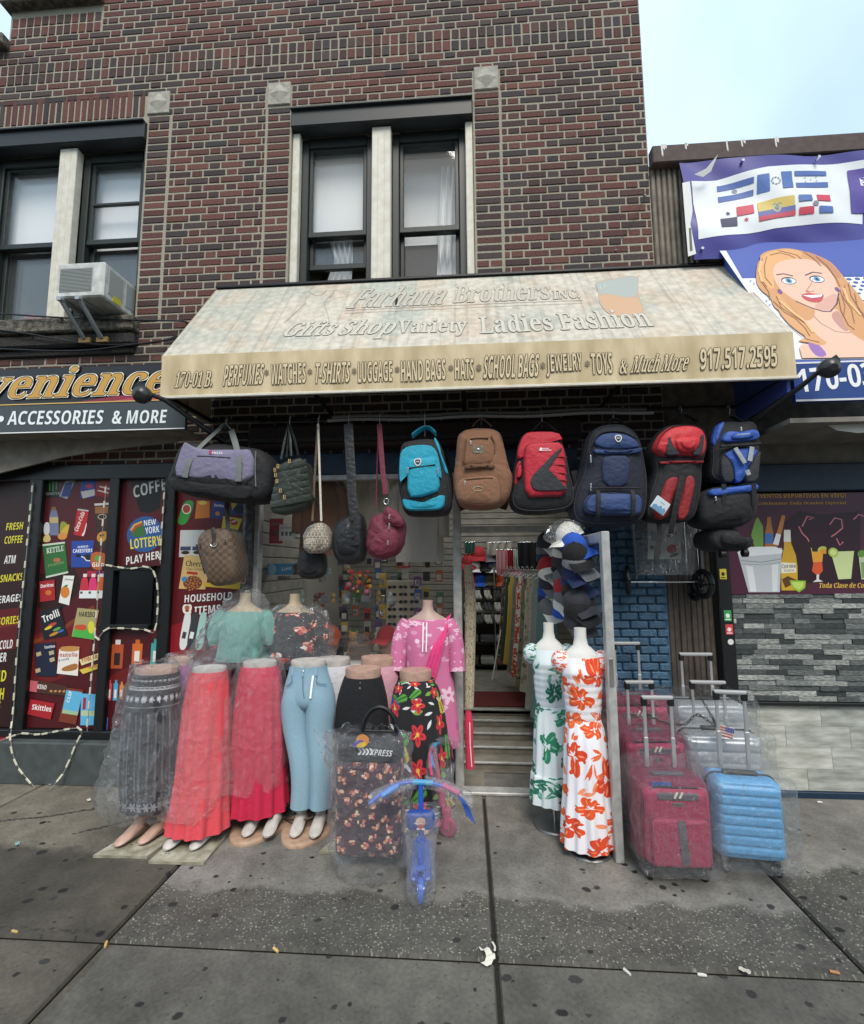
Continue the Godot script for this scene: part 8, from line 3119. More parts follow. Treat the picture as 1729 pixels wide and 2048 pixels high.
	stand(o, -1.585, 0.22, 0.95)
	torso_form(o, Vector3(-1.585, 1.345, 0.22), mat("torso_beige", "b3a288", 0.55))
	blouse(o, Vector3(-1.585, 1.345, 0.22), fabric("sage_blouse", "6fa098"), 0.42, 0.0)
	film_over(o, [[1.42, -1.56, 0.22, 0.05, 0.04, 0.05], [1.36, -1.57, 0.22, 0.1, 0.08, 0.06], [1.25, -1.6, 0.23, 0.21, 0.14, 0.06], [1.1, -1.64, 0.25, 0.25, 0.17, 0.08], [0.98, -1.68, 0.27, 0.26, 0.18, 0.09], [0.9, -1.68, 0.28, 0.24, 0.17, 0.1]], 0.05, 5.0)
	o = begin("blouse_mannequin", "torso in a black blouse with red flowers under a clear plastic bag", "mannequin", Vector3(-1.235, 0, 0.18), "torsos on stands in front of the shop window")
	stand(o, -1.235, 0.18, 0.95)
	torso_form(o, Vector3(-1.235, 1.335, 0.18), M.torso_beige)
	blouse(o, Vector3(-1.235, 1.335, 0.18), M.red_spray, 0.46, 0.2)
	film_over(o, [[1.3, -1.22, 0.18, 0.1, 0.09, 0.05], [1.24, -1.22, 0.19, 0.2, 0.13, 0.05], [1.1, -1.21, 0.2, 0.24, 0.15, 0.07], [0.98, -1.21, 0.2, 0.25, 0.16, 0.08], [0.88, -1.21, 0.2, 0.25, 0.16, 0.1]], 0.04, 6.0)
	o = begin("tunic_mannequin", "torso in a long pink printed tunic with a bright pink scarf", "mannequin", Vector3(-0.275, 0, 0.2), "torsos on stands in front of the shop window")
	stand(o, -0.275, 0.2, 0.95)
	torso_form(o, Vector3(-0.275, 1.29, 0.2), mat("torso_pink", "b39a90", 0.5))
	part("tunic", draped([[1.205, -0.275, 0.2, 0.13, 0.085, 0.0], [1.16, -0.275, 0.2, 0.165, 0.1, 0.0], [1.05, -0.275, 0.205, 0.16, 0.12, 0.01], [0.9, -0.27, 0.21, 0.155, 0.115, 0.02], [0.7, -0.255, 0.215, 0.175, 0.125, 0.04], [0.45, -0.24, 0.22, 0.19, 0.135, 0.06], [0.38, -0.24, 0.22, 0.192, 0.136, 0.07]], 7), M.pink_paisley, o)
	for s in [-1, 1]:
		g = og()
		g.tube(smooth([Vector3(-0.275 + s * 0.13, 1.185, 0.2), Vector3(-0.275 + s * 0.19, 1.05, 0.22), Vector3(-0.275 + s * 0.205, 0.86, 0.25)], 5), [0.055, 0.06, 0.062, 0.062, 0.06, 0.058, 0.056, 0.055, 0.054, 0.053, 0.055], 14)
		part("sleeve", g, M.pink_paisley, o)
	var rows = []
	for i in 14:
		var v = i / 13.0
		var r = PackedVector3Array()
		for j in 9:
			var u = j / 8.0 - 0.5
			r.append(Vector3(-0.275 + lerpf(0.13, -0.02, v) + u * lerpf(0.07, 0.12, v), lerpf(1.21, 0.72, v) + u * 0.06, 0.2 + 0.14 * sin(clampf(v * 2.4, 0, 1) * PI / 2) + 0.006 * sin(j * 2.2 + i * 0.3)))
		rows.append(r)
	g = og()
	g.sheet(rows)
	part("scarf", g, fabric("scarf_pink", "d8407f"), o)
	g = og()
	for s in [-0.012, 0.012]:
		g.strap([Vector3(-0.285 + s, 1.19, 0.303), Vector3(-0.285 + s, 1.1, 0.332), Vector3(-0.288 + s, 1.0, 0.335)], 0.008, Vector3(1, 0, 0), 0.003)
	part("placket", g, M.white_cloth, o)
	dresses()
	trolley()
	scooter(Vector3(-0.235, 0, 1.18), 0.08, "1f55b8", "blue child's kick scooter with a character bag, wrapped in clear plastic", true)
	scooter(Vector3(-0.13, 0, 0.62), 1.35, "c04a74", "pink child's kick scooter wrapped in plastic behind the blue one", false)

func blouse(o: Node3D, n: Vector3, m: Material, len_: float, seed_: float) -> void:
	part("blouse", draped([[n.y - 0.085, n.x, n.z, 0.125, 0.08, 0.02], [n.y - 0.12, n.x, n.z, 0.165, 0.095, 0.02], [n.y - 0.2, n.x, n.z + 0.005, 0.168, 0.12, 0.03], [n.y - 0.32, n.x, n.z + 0.005, 0.17, 0.125, 0.05], [n.y - len_, n.x, n.z + 0.005, 0.185, 0.135, 0.07]], 9, 72, seed_), m, o)
	for s in [-1, 1]:
		var g = og()
		g.tube(smooth([n + Vector3(s * 0.12, -0.105, 0), n + Vector3(s * 0.185, -0.2, 0.01), n + Vector3(s * 0.2, -0.32, 0.02)], 4), [0.05, 0.062, 0.07, 0.072, 0.07, 0.068, 0.062, 0.05, 0.042], 14)
		part("sleeve", g, m, o)

func dresses() -> void:
	var white = mat("figure_plastic", "dcdcd8", 0.35)
	for s in [["white dress with large orange flowers on a headless form by the open door", Vector3(0.655, 0, 0.70), M.orange_floral, 1.13, 0.045, 1.0, "orange"], ["white dress with green flowers on a headless form behind the orange one", Vector3(0.515, 0, 0.45), M.green_floral, 1.13, 0.15, 0.95, "green"]]:
		var c: Vector3 = s[1]
		var o = begin("dress_mannequin", s[0], "mannequin", Vector3(c.x, 0, c.z), "long dresses shown by the open door")
		var k: float = s[5]
		var y: float = s[3]
		# headless form: neck and shoulders of white plastic, on a pole
		var g = og()
		var rows = []
		for p in [[0.075, 0.034, 0.036], [0.02, 0.034, 0.036], [-0.02, 0.042, 0.042], [-0.05, 0.075, 0.055], [-0.08, 0.105, 0.065], [-0.16, 0.11, 0.085], [-0.25, 0.1, 0.08]]:
			rows.append(ellipse_ring(Vector3(c.x, y + p[0], c.z), p[1] * k, p[2] * k, 24))
		g.loft(rows)
		part("figure", g, white, o)
		stand(o, c.x, c.z, y - 0.2)
		var bod = [[y - 0.085, c.x, c.z, 0.115 * k, 0.075 * k, 0.0], [y - 0.12, c.x, c.z, 0.117 * k, 0.09 * k, 0.01]]
		for i in 15:
			var u = i / 14.0
			var fat: float = 1.0 + (0.012 if i % 2 else -0.008)
			bod.append([lerpf(y - 0.16, y - 0.43, u), c.x, c.z + 0.008 * (1.0 - u), lerpf(0.118, 0.095, u) * k * fat, lerpf(0.1, 0.076, u) * k * fat, 0.014])
		part("bodice", draped(bod, 13, 72, 0.0, 0.0, 0.3), s[2], o)
		part("skirt", draped([[y - 0.425, c.x, c.z, 0.095 * k, 0.076 * k, 0.02], [y - 0.55, c.x, c.z + 0.01, 0.115 * k, 0.1 * k, 0.06], [y - 0.8, c.x - 0.005, c.z + 0.01, 0.125 * k, 0.115 * k, 0.09], [0.15 + s[4], c.x - 0.005, c.z + 0.01, 0.138 * k, 0.13 * k, 0.12], [s[4], c.x - 0.005, c.z + 0.01, 0.148 * k, 0.138 * k, 0.15]], 11, 88, 1.0, 0.3, 1.0), s[2], o)
		for q in [-1, 1]:
			g = og()
			g.ball(Vector3(c.x + q * 0.118 * k, y - 0.115, c.z), Vector3(0.055, 0.066, 0.062) * k, 16)
			for i in g.v.size():
				g.v[i] += Vector3(0.006, 0.006, 0.006) * n3.get_noise_3dv((g.v[i] + cur) * 40.0)
			part("puff_sleeve", g, s[2], o)
	# floral trousers and pink trousers hung at the door post
	var o = begin("floral_trousers", "narrow yellow and blue floral trousers hung inside the doorway post", "trousers", Vector3(.007,1.575,-.15))
	part("cloth", draped([[1.575, .01, -0.15, 0.03, 0.03, 0.02], [1.308, .026, -0.15, 0.042, 0.035, 0.05], [.933, .016, -0.15, 0.04, 0.033, 0.06], [.512, .003, -0.15, 0.034, 0.03, 0.08]], 5, 36), M.small_floral, o)
	var g = og()
	g.tube([Vector3(.007,1.575,-.15), Vector3(.008,1.653,-.15)], 0.003, 6)
	part("cord", g, M.steel, o)
	o = begin("pink_trousers", "bright coral pink trouser leg with a stripe hung at the doorway post", "trousers", Vector3(-.001,.539,.07))
	part("cloth", draped([[.549, -.001, 0.07, 0.02, 0.02, 0.0], [.454, .001, 0.07, 0.032, 0.026, 0.05], [.32, .002, 0.07, 0.028, 0.024, 0.06], [.166, .007, 0.07, 0.032, 0.026, 0.08]], 4, 32), fabric("coral_pink", "d83a5c"), o)
	g = og()
	g.strap([Vector3(.008,.481,.1), Vector3(.009,.33,.098), Vector3(.018,.186,.102)], 0.006, Vector3(1, 0, 0), 0.002)
	part("stripe", g, M.white_cloth, o)

func trolley() -> void:
	var o = begin("shopping_trolley", "plum floral shopping trolley bag with a black lettered top, wrapped in clear plastic", "trolley", Vector3(-0.53, 0.0, 0.9))
	var g = og()
	g.rbox(Vector3(-0.535, 0.3, 0.88), Vector3(0.35, 0.48, 0.2), 0.04)
	part("cloth_body", g, M.plum_floral, o)
	g = og()
	g.rbox(Vector3(-0.535, 0.575, 0.87), Vector3(0.345, 0.13, 0.2), 0.05)
	part("black_top", g, fabric("nylon_black", "17181c"), o)
	g = og()
	g.lift = 0.974
	g.tx("XPRESS", font("Droid Sans", 700), [-.526,.577,.116,.031,-.056], "e2e2e4", 0.25)
	for k in 4:
		var q = [-.589 + k * 0.02, .576]
		g.poly([q[0], q[1], q[0] + 0.012, q[1], q[0] + 0.024, q[1] + 0.017, q[0] + 0.012, q[1] + 0.034, q[0], q[1] + 0.034, q[0] + 0.012, q[1] + 0.017], "e2e2e4")
	part("lettering", g, M.print, o)
	g = og()
	var loop = []
	for k in 21:
		var a = PI * k / 20.0
		loop.append(Vector3(-.503 + 0.095 * cos(a), .642 + 0.13 * sin(a), 0.8))
	loop.append(Vector3(-.503 - 0.095, .599, 0.8))
	loop.push_front(Vector3(-.503 + 0.095, .599, 0.8))
	g.tube(loop, 0.013, 8)
	g.cbox(Vector3(-.503, .632, 0.8), Vector3(0.18, 0.035, 0.02), 0.005)
	for x in [-0.04, 0.0, 0.04]:
		g.tube([Vector3(-.503 + x, .642, 0.8), Vector3(-.503 + x, .67, 0.8)], 0.006, 6)
	part("handle", g, M.black_plastic, o)
	g = og()
	for x in [-0.08, 0.08]:
		g.tube([Vector3(-.503 + x, .599, 0.8), Vector3(-0.53 + x, 0.08, 0.78)], 0.009, 8)
	part("frame", g, M.steel, o)
	for x in [-0.13, 0.13]:
		g = og()
		g.tube([Vector3(-0.52 + x - 0.015, 0.055, 0.8), Vector3(-0.52 + x + 0.015, 0.055, 0.8)], 0.055, 18)
		part("wheel", g, M.black_plastic, o)
	g = og()
	g.oval(-.558,.659,.034,.031, "c98a52")
	g.curve([-.624,.628,-.599,.652,-.561,.665,-.548,.641,-.58,.623], "5f4a9a")
	g.curve([-.598,.626,-.574,.647,-.542,.653,-.536,.636,-.561,.62], "d8b83a")
	part("hang_tag", g, M.print, o, put(0, 0, 1.0))
	var prof = [[0.675, -0.56, 0.88, 0.2, 0.1, 0.04], [0.64, -0.56, 0.88, 0.235, 0.13, 0.05], [0.55, -0.55, 0.89, 0.235, 0.14, 0.05], [0.4, -0.535, 0.9, 0.22, 0.145, 0.06], [0.2, -0.53, 0.93, 0.21, 0.15, 0.07], [0.08, -0.52, 0.96, 0.2, 0.14, 0.08], [0.015, -0.5, 0.98, 0.16, 0.11, 0.1]]
	film_over(o, prof, 0.035, 7.0)
	g = og()
	var rows = []
	for i in 7:
		var r = PackedVector3Array()
		for j in 7:
			var p = Vector3(-0.845, 0.69, 0.93).lerp(Vector3(-0.7, 0.64 - 0.03 * j, 0.95), i / 6.0)
			r.append(p + Vector3(0, -0.028 * j * i / 6.0, 0) + Vector3(0.01, 0.01, 0.02) * n3.get_noise_2d(i * 40.0, j * 40.0))
		rows.append(r)
	g.sheet(rows)
	part("bag_corner", g, M.film, o)

func scooter(at: Vector3, turn: float, hex: String, label: String, full: bool) -> void:
	cur = Vector3.ZERO
	var o = thing("kick_scooter", label, "scooter", at, turn)
	var m = mat("scooter_" + hex, hex, 0.35)
	var h = 0.49
	var g = G.new()
	g.tube([Vector3(0, 0.11, -0.02), Vector3(0, 0.3, -0.05), Vector3(0, h, -0.08)], 0.013, 10)
	part("stem", g, m, o)
	g = G.new()
	g.tube([Vector3(0, 0.17, -0.03), Vector3(0, 0.27, -0.045)], 0.02, 10)
	g.tube([Vector3(0, 0.25, -0.045), Vector3(0, 0.255, -0.045)], 0.03, 12)
	part("collar", g, m, o)
	g = G.new()
	g.tube(smooth([Vector3(-0.25, h - 0.06, -0.02), Vector3(-0.13, h + 0.0, -0.07), Vector3(0, h + 0.012, -0.08), Vector3(0.11, h - 0.005, -0.07), Vector3(0.17, h - 0.02, -0.04)], 5), 0.009, 10)
	part("handlebar", g, m, o)
	for s in [-1, 1]:
		g = G.new()
		g.tube([Vector3(s * 0.11, h + 0.0, -0.07), Vector3(s * 0.19, h - 0.026 if s > 0 else h - 0.035, -0.035)], 0.0125, 10)
		part("grip", g, mat("grip_pink" if s > 0 else "grip_blue", "b8507e" if s > 0 else "3f7fc8", 0.5), o)
	g = G.new()
	g.tube([Vector3(-0.04, h + 0.012, -0.08), Vector3(0.06, h + 0.006, -0.078)], 0.014, 10)
	part("bar_pad", g, mat("pad_cyan", "3f93c0", 0.5), o)
	if full:
		g = G.new()
		g.rbox(Vector3(0, h - 0.135, -0.02), Vector3(0.14, 0.085, 0.06), 0.025)
		var b = part("front_bag", g, mat("bag_blue", "1e3f8c", 0.5), o)
		g = G.new()
		g.oval(0, 0, 0.024, 0.02, "c9a893")
		g.oval(0, -0.022, 0.015, 0.014, "b9564a")
		g.stroke([-0.03, -0.005, -0.01, -0.01, 0.01, -0.008], 0.003, "e6e6ea")
		g.rect(-0.02, -0.036, -0.005, -0.028, "dfe3ea")
		g.rect(0.005, -0.036, 0.02, -0.028, "dfe3ea")
		part("bag_print", g, M.print, b, put(0, h - 0.13, 0.012))
	g = G.new()
	g.cbox(Vector3(0, 0.075, -0.2), Vector3(0.1, 0.02, 0.34), 0.008)
	part("deck", g, m, o)
	g = G.new()
	g.box(Vector3(-0.022, 0.1, 0.0), Vector3(0.006, 0.1, 0.03))
	g.box(Vector3(0.022, 0.1, 0.0), Vector3(0.006, 0.1, 0.03))
	g.box(Vector3(0, 0.15, 0.0), Vector3(0.05, 0.012, 0.03))
	part("fork", g, m, o)
	for z in [0.0, -0.38]:
		g = G.new()
		g.tube([Vector3(-0.014, 0.055, z), Vector3(-0.01, 0.055, z), Vector3(0.01, 0.055, z), Vector3(0.014, 0.055, z)], [0.048, 0.055, 0.055, 0.048], 24)
		var w = part("wheel", g, mat("wheel_" + hex, "2f62c0" if full else "a03a60", 0.4), o)
		g = G.new()
		g.tube([Vector3(-0.016, 0.055, z), Vector3(0.016, 0.055, z)], 0.02, 12)
		part("hub", g, M.chrome, w)
	# streamers and plastic sleeves
	g = G.new()
	for k in 4:
		g.tube(smooth([Vector3(0.17, h - 0.02, -0.04), Vector3(0.205 + 0.006 * k, h - 0.07, -0.03), Vector3(0.225 + 0.012 * k, h - 0.13 - 0.01 * k, -0.03)], 4), 0.003, 5)
	part("streamer", g, m, o)
	film_over(o, [[h - 0.085, 0, -0.03, 0.075, 0.06, 0.05], [h - 0.14, 0, -0.03, 0.085, 0.065, 0.05], [0.2, 0, -0.02, 0.075, 0.065, 0.08], [0.1, 0, 0.0, 0.07, 0.075, 0.08], [0.012, 0, 0.0, 0.055, 0.07, 0.1]], 0.02, 8.0, "plastic_sleeve")
	for s in [-1, 1]:
		g = G.new()
		var rows = []
		for i in 9:
			var v = i / 8.0
			var c = Vector3(s * lerpf(0.02, 0.25, v), h + 0.01 - 0.06 * v * v, -0.08 + 0.06 * v)
			var r = PackedVector3Array()
			for k in 14:
				var a = TAU * k / 14
				var rad: float = 0.026 + 0.01 * v + 0.012 * n3.get_noise_2d(i * 30.0 + s * 99.0, k * 20.0)
				r.append(c + Vector3(0, rad * sin(a), rad * cos(a)))
			rows.append(r)
		g.sheet(rows, true)
		part("plastic_sleeve", g, M.crinkle, o)

func pull_handle(o: Node3D, w: float, y0: float, y1: float, z: float) -> void:
	for s in [-1, 1]:
		var g = G.new()
		g.rbox(Vector3(s * w / 2, (y0 + y1) / 2 - 0.1, z), Vector3(0.022, y1 - y0 - 0.2, 0.013), 0.004)
		g.rbox(Vector3(s * w / 2, y1 - 0.12, z), Vector3(0.018, 0.24, 0.01), 0.004)
		part("handle_tube", g, mat("tube_silver", "b9bcbe", 0.3, 0.6), o)
		g = G.new()
		g.rbox(Vector3(s * w / 2, y1 - 0.012, z), Vector3(0.034, 0.05, 0.024), 0.008)
		part("handle_corner", g, M.black_plastic, o)
	var g = G.new()
	g.rbox(Vector3(0, y1 + 0.006, z), Vector3(w + 0.03, 0.024, 0.026), 0.01)
	part("handle_grip", g, mat("grip_grey", "9fa1a2", 0.4), o)

func caster(o: Node3D, x: float, z: float, turn: float) -> void:
	var b = Basis(Vector3.UP, turn)
	var c = Vector3(x, 0.03, z)
	var g = G.new()
	g.tube([c + b * Vector3(-0.011, 0, 0), c + b * Vector3(-0.009, 0, 0), c + b * Vector3(0.009, 0, 0), c + b * Vector3(0.011, 0, 0)], [0.026, 0.03, 0.03, 0.026], 22)
	var w = part("wheel", g, M.black_plastic, o)
	g = G.new()
	for s in [-1, 1]:
		g.tube([c + b * Vector3(s * 0.0108, 0, 0), c + b * Vector3(s * 0.013, 0, 0)], 0.021, 18)
	part("rim", g, M.chrome, w)
	g = G.new()
	for k in 6:
		for s in [-1, 1]:
			var a = TAU * k / 6.0
			g.tube([c + b * Vector3(s * 0.0135, 0.006 * sin(a), 0.006 * cos(a)), c + b * Vector3(s * 0.0135, 0.018 * sin(a), 0.018 * cos(a))], 0.0028, 5)
	part("spoke", g, M.black_plastic, w)
	g = G.new()
	g.rbox(Vector3(x, 0.064, z), Vector3(0.034, 0.03, 0.05), 0.008)
	part("caster_fork", g, M.black_plastic, o)

func soft_case(label: String, at: Vector3, turn: float, s: Vector3, hy: float, flag: bool) -> void:
	var o = thing("soft_suitcase", label, "suitcase", at, turn, "suitcases chained beside the door")
	var berry = fabric("berry", "98294e", 0.7)
	var berryd = fabric("berry_dark", "6f1f3c", 0.75)
	var grey = fabric("case_grey", "57525a", 0.7)
	var h = s.y
	var f = s.z / 2
	var g = G.new()
	g.rbox(Vector3(0, 0.075 + h / 2, 0), Vector3(s.x, h, s.z), 0.045)
	part("shell", g, berryd, o)
	g = G.new()
	var bulge = func(p: Vector3) -> Vector3: return p + Vector3(0, 0, 0.012 * cos(p.x / s.x * PI) * cos(p.y / h * PI) if p.z > 0 else 0.0)
	g.rbox(Vector3(0, 0.085 + h * 0.47, f + 0.005), Vector3(s.x * 0.9, h * 0.88, 0.06), 0.028, Basis.IDENTITY, bulge)
	part("front_panel", g, berry, o)
	g = G.new()
	g.rbox(Vector3(0, 0.085 + h * 0.32, f + 0.034), Vector3(s.x * 0.78, h * 0.55, 0.045), 0.02, Basis.IDENTITY, bulge)
	part("front_pocket", g, berry, o)
	g = G.new()
	g.strap([Vector3(0.0, 0.085 + h * 0.59, f + 0.066), Vector3(0.005, 0.085 + h * 0.32, f + 0.0735), Vector3(0.012, 0.085 + h * 0.09, f + 0.066)], 0.036, Vector3(1, 0, 0), 0.006)
	part("centre_stripe", g, grey, o)
	g = G.new()
	var pipe = []
	for q in [[-1, -1], [-1, 1], [1, 1], [1, -1], [-1, -1]]:
		pipe.append(Vector3(q[0] * s.x * 0.385, 0.085 + h * (0.32 + 0.265 * q[1]), f + 0.047))
	g.tube(pipe, 0.005, 6)
	part("piping", g, berryd, o)
	g = G.new()
	g.rbox(Vector3(0, 0.085 + h * 0.83, f + 0.034), Vector3(s.x * 0.56, 0.036, 0.02), 0.009)
	part("top_grip", g, grey, o)
	g = G.new()
	g.rbox(Vector3(0.0, 0.085 + h * 0.745, f + 0.04), Vector3(0.05, 0.018, 0.006), 0.002)
	part("nameplate", g, M.steel, o)
	for x in [-0.012, 0.012]:
		g = G.new()
		g.rbox(Vector3(x, 0.085 + h * 0.86, f + 0.05), Vector3(0.011, 0.035, 0.006), 0.0028, Basis(Vector3.BACK, -0.5))
		part("zip_pull", g, M.white_paint, o)
	g = G.new()
	g.tube(smooth([Vector3(-s.x * 0.43, 0.1, f + 0.0), Vector3(-s.x * 0.44, 0.08 + h * 0.5, f + 0.012), Vector3(-s.x * 0.4, 0.08 + h * 0.88, f + 0.014), Vector3(0, 0.08 + h * 0.93, f + 0.016), Vector3(s.x * 0.4, 0.08 + h * 0.88, f + 0.014), Vector3(s.x * 0.44, 0.08 + h * 0.5, f + 0.012), Vector3(s.x * 0.43, 0.1, f + 0.0)], 6), 0.005, 6)
	part("zipper", g, fabric("zip_black", "221a20", 0.6), o)
	g = G.new()
	g.rbox(Vector3(0, 0.075 + h + 0.004, 0.02), Vector3(0.16, 0.022, 0.035), 0.009)
	part("carry_grip", g, grey, o)
	g = G.new()
	g.rbox(Vector3(0, 0.08, 0), Vector3(s.x * 0.96, 0.04, s.z * 0.96), 0.012)
	part("base", g, fabric("base_black", "26242a", 0.6), o)
	pull_handle(o, s.x * 0.4, 0.08 + h, hy, -f + 0.04)
	for x in [-1, 1]:
		for z in [-1, 1]:
			caster(o, x * (s.x / 2 - 0.045), z * (f - 0.03), 0.3 * x + 0.2 * z)
	if flag:
		g = G.new()
		g.rbox(Vector3(-0.06, 0.075 + h * 0.955, f + 0.004), Vector3(0.1, 0.03, 0.004), 0.0015, Basis(Vector3.RIGHT, -0.3))
		part("luggage_tag", g, mat("tag_navy", "2a3f7a", 0.5), o)
	wrapped(o, s, h)

func wrapped(o: Node3D, s: Vector3, h: float) -> void:
	var g = G.new()
	g.rbox(Vector3(0, 0.1 + h / 2, 0.025), Vector3(s.x + 0.045, h + 0.07, s.z + 0.17), 0.05)
	g.refine(0.05)
	for k in g.v.size():
		var p = g.v[k] + o.position
		g.v[k] += Vector3(n3.get_noise_3dv(p * 14.0), n3.get_noise_3dv(p * 14.0 + Vector3(30, 0, 0)), n3.get_noise_3dv(p * 14.0 + Vector3(0, 30, 0))) * 0.012
	part("plastic_cover", g, M.film_clear, o)

func hard_case(label: String, at: Vector3, turn: float, s: Vector3, hy: float, m: Material) -> void:
	var o = thing("hard_suitcase", label, "suitcase", at, turn, "suitcases chained beside the door")
	var h = s.y
	var rows = []
	# ribbed shell: rounded rectangle outline, ribs across the front
	var rib = func(p: Vector3) -> Vector3:
		var k: float = fposmod((p.y + h / 2) / (h / 8.0), 1.0)
		var d: float = -0.007 * exp(-pow((k - 0.5) / 0.12, 2.0))
		if absf(p.z) > s.z / 2 - 0.01 and absf(p.x) < s.x / 2 - 0.02:
			return p + Vector3(0, 0, d * signf(p.z))
		return p
	var g = G.new()
	var n = 66
	for f in [-1.0, 1.0]:
		rows = []
		for i in n + 1:
			var r = PackedVector3Array()
			for j in 21:
				var q = Vector3(lerpf(-s.x / 2, s.x / 2, j / 20.0), lerpf(-h / 2, h / 2, i / float(n)), f * s.z / 2)
				var e = Vector2(maxf(absf(q.x) - (s.x / 2 - 0.05), 0), maxf(absf(q.y) - (h / 2 - 0.05), 0))
				var t: float = clampf(e.length() / 0.05, 0, 1)
				q.z -= f * 0.05 * (1.0 - sqrt(maxf(0.0, 1.0 - t * t)))
				if e.length() > 0.05:
					q.x -= signf(q.x) * e.x * (1.0 - 0.05 / e.length())
					q.y -= signf(q.y) * e.y * (1.0 - 0.05 / e.length())
				r.append(rib.call(q) + Vector3(0, 0.075 + h / 2, 0))
			rows.append(r)
		g.sheet(rows)
	var ring = []
	for z in [-s.z / 2 + 0.049, s.z / 2 - 0.049]:
		var r = PackedVector3Array()
		for k in 48:
			var a = TAU * k / 48
			var q = Vector2(clampf(cos(a) * 9, -1, 1) * (s.x / 2 - 0.05), clampf(sin(a) * 9, -1, 1) * (h / 2 - 0.05)) + Vector2(cos(a), sin(a)) * 0.05
			r.append(Vector3(q.x, q.y + 0.075 + h / 2, z))
		ring.append(r)
	g.sheet(ring, true)
	part("shell", g, m, o)
	g = G.new()
	var zp = []
	for k in 49:
		var a = TAU * k / 48
		var q = Vector2(clampf(cos(a) * 9, -1, 1) * (s.x / 2 - 0.05), clampf(sin(a) * 9, -1, 1) * (h / 2 - 0.05)) + Vector2(cos(a), sin(a)) * 0.052
		zp.append(Vector3(q.x, q.y + 0.075 + h / 2, 0))
	g.tube(zp, 0.006, 6)
	part("zipper", g, M.black_plastic, o)
	g = G.new()
	g.rbox(Vector3(0, 0.08 + h, 0.0), Vector3(0.17, 0.03, 0.04), 0.012)
	part("carry_grip", g, M.black_plastic, o)
	pull_handle(o, s.x * 0.42, 0.08 + h, hy, -s.z / 2 + 0.05)
	for x in [-1, 1]:
		for z in [-1, 1]:
			caster(o, x * (s.x / 2 - 0.05), z * (s.z / 2 - 0.045), 0.9 * x)
	wrapped(o, s, h)

func luggage() -> void:
	soft_case("small berry pink fabric suitcase on chrome rimmed casters", Vector3(1.03, 0, 0.87), 0.0, Vector3(0.355, 0.405, 0.2), 0.84, true)
	soft_case("medium berry pink fabric suitcase standing behind the small pink one", Vector3(1.075, 0, 0.48), 0.05, Vector3(0.38, 0.5, 0.22), 0.83, false)
	soft_case("large berry pink fabric suitcase against the blue brick pier", Vector3(1.1, 0, 0.17), 0.0, Vector3(0.4, 0.63, 0.22), 1.02, false)
	hard_case("small sky blue ribbed hard suitcase beside the small pink one", Vector3(1.435, 0, 0.81), -0.12, Vector3(0.335, 0.385, 0.21), 0.86, mat("shell_blue", "5f9fd0", 0.4))
	var sv = mat("shell_silver", "b5bac0", 0.3, 0.4)
	hard_case("medium silver ribbed hard suitcase behind the sky blue one", Vector3(1.49, 0, 0.46), -0.05, Vector3(0.44, 0.5, 0.23), 0.83, sv)
	hard_case("large silver ribbed hard suitcase against the shutter", Vector3(1.56, 0, 0.17), 0.0, Vector3(0.46, 0.6, 0.23), 0.95, sv)
	# chain through the handles, and a flag tag
	var o = begin("steel_chain", "dark steel chain threaded through the suitcase handles", "chain", Vector3(1.285,.669,.6))
	var path = smooth([Vector3(1.038,.714,.3), Vector3(1.083,.665,.45), Vector3(1.135,.659,.62), Vector3(1.247,.652,.62), Vector3(1.329,.698,.6), Vector3(1.414,.655,.62), Vector3(1.407,.756,.5), Vector3(1.419,.793,.35)], 12)
	var d = 0.0
	var flip = 0
	for i in path.size() - 1:
		d += path[i].distance_to(path[i + 1])
		if d > 0.018:
			d = 0.0
			flip += 1
			var t: Vector3 = (path[i + 1] - path[i]).normalized()
			var u = t.cross(Vector3.UP).normalized()
			var w = t.cross(u)
			var a: Vector3 = u if flip % 2 else w
			var l = []
			for k in 13:
				var q = TAU * k / 12.0
				l.append(path[i] + t * cos(q) * 0.013 + a * sin(q) * 0.007)
			var g = og()
			g.tube(l, 0.0026, 5)
			part("link", g, fabric("chain_dark", "3a3531", 0.45), o)
	o = begin("flag_tag", "luggage tag printed as a United States flag on the silver suitcase", "tag", Vector3(1.466,.609,.62))
	var g = og()
	g.cbox(Vector3(1.467,.614,.62), Vector3(0.1, 0.06, 0.004), 0.001, Basis(Vector3.BACK, -0.25))
	part("card", g, M.white_paint, o)
	g = og()
	g.xf = Transform3D(Basis(Vector3.BACK, -0.25), Vector3(1.467,.614,.62) - cur)
	g.lift = 0.0023
	for k in 4:
		g.rect(-0.048, -0.028 + k * 0.015, 0.048, -0.0205 + k * 0.015, "b5303a")
	g.rect(0.0, 0.0, 0.048, 0.028, "2f4a9a")
	for k in 9:
		g.oval(0.008 + (k % 3) * 0.016, 0.005 + (k / 3) * 0.009, 0.002, 0.002, "e6e6ee", 0, 6)
	part("flag_print", g, M.print, o)
	g = og()
	g.tube([Vector3(1.414,.649,.62), Vector3(1.439,.634,.622)], 0.0015, 5)
	part("cord", g, M.black_plastic, o)

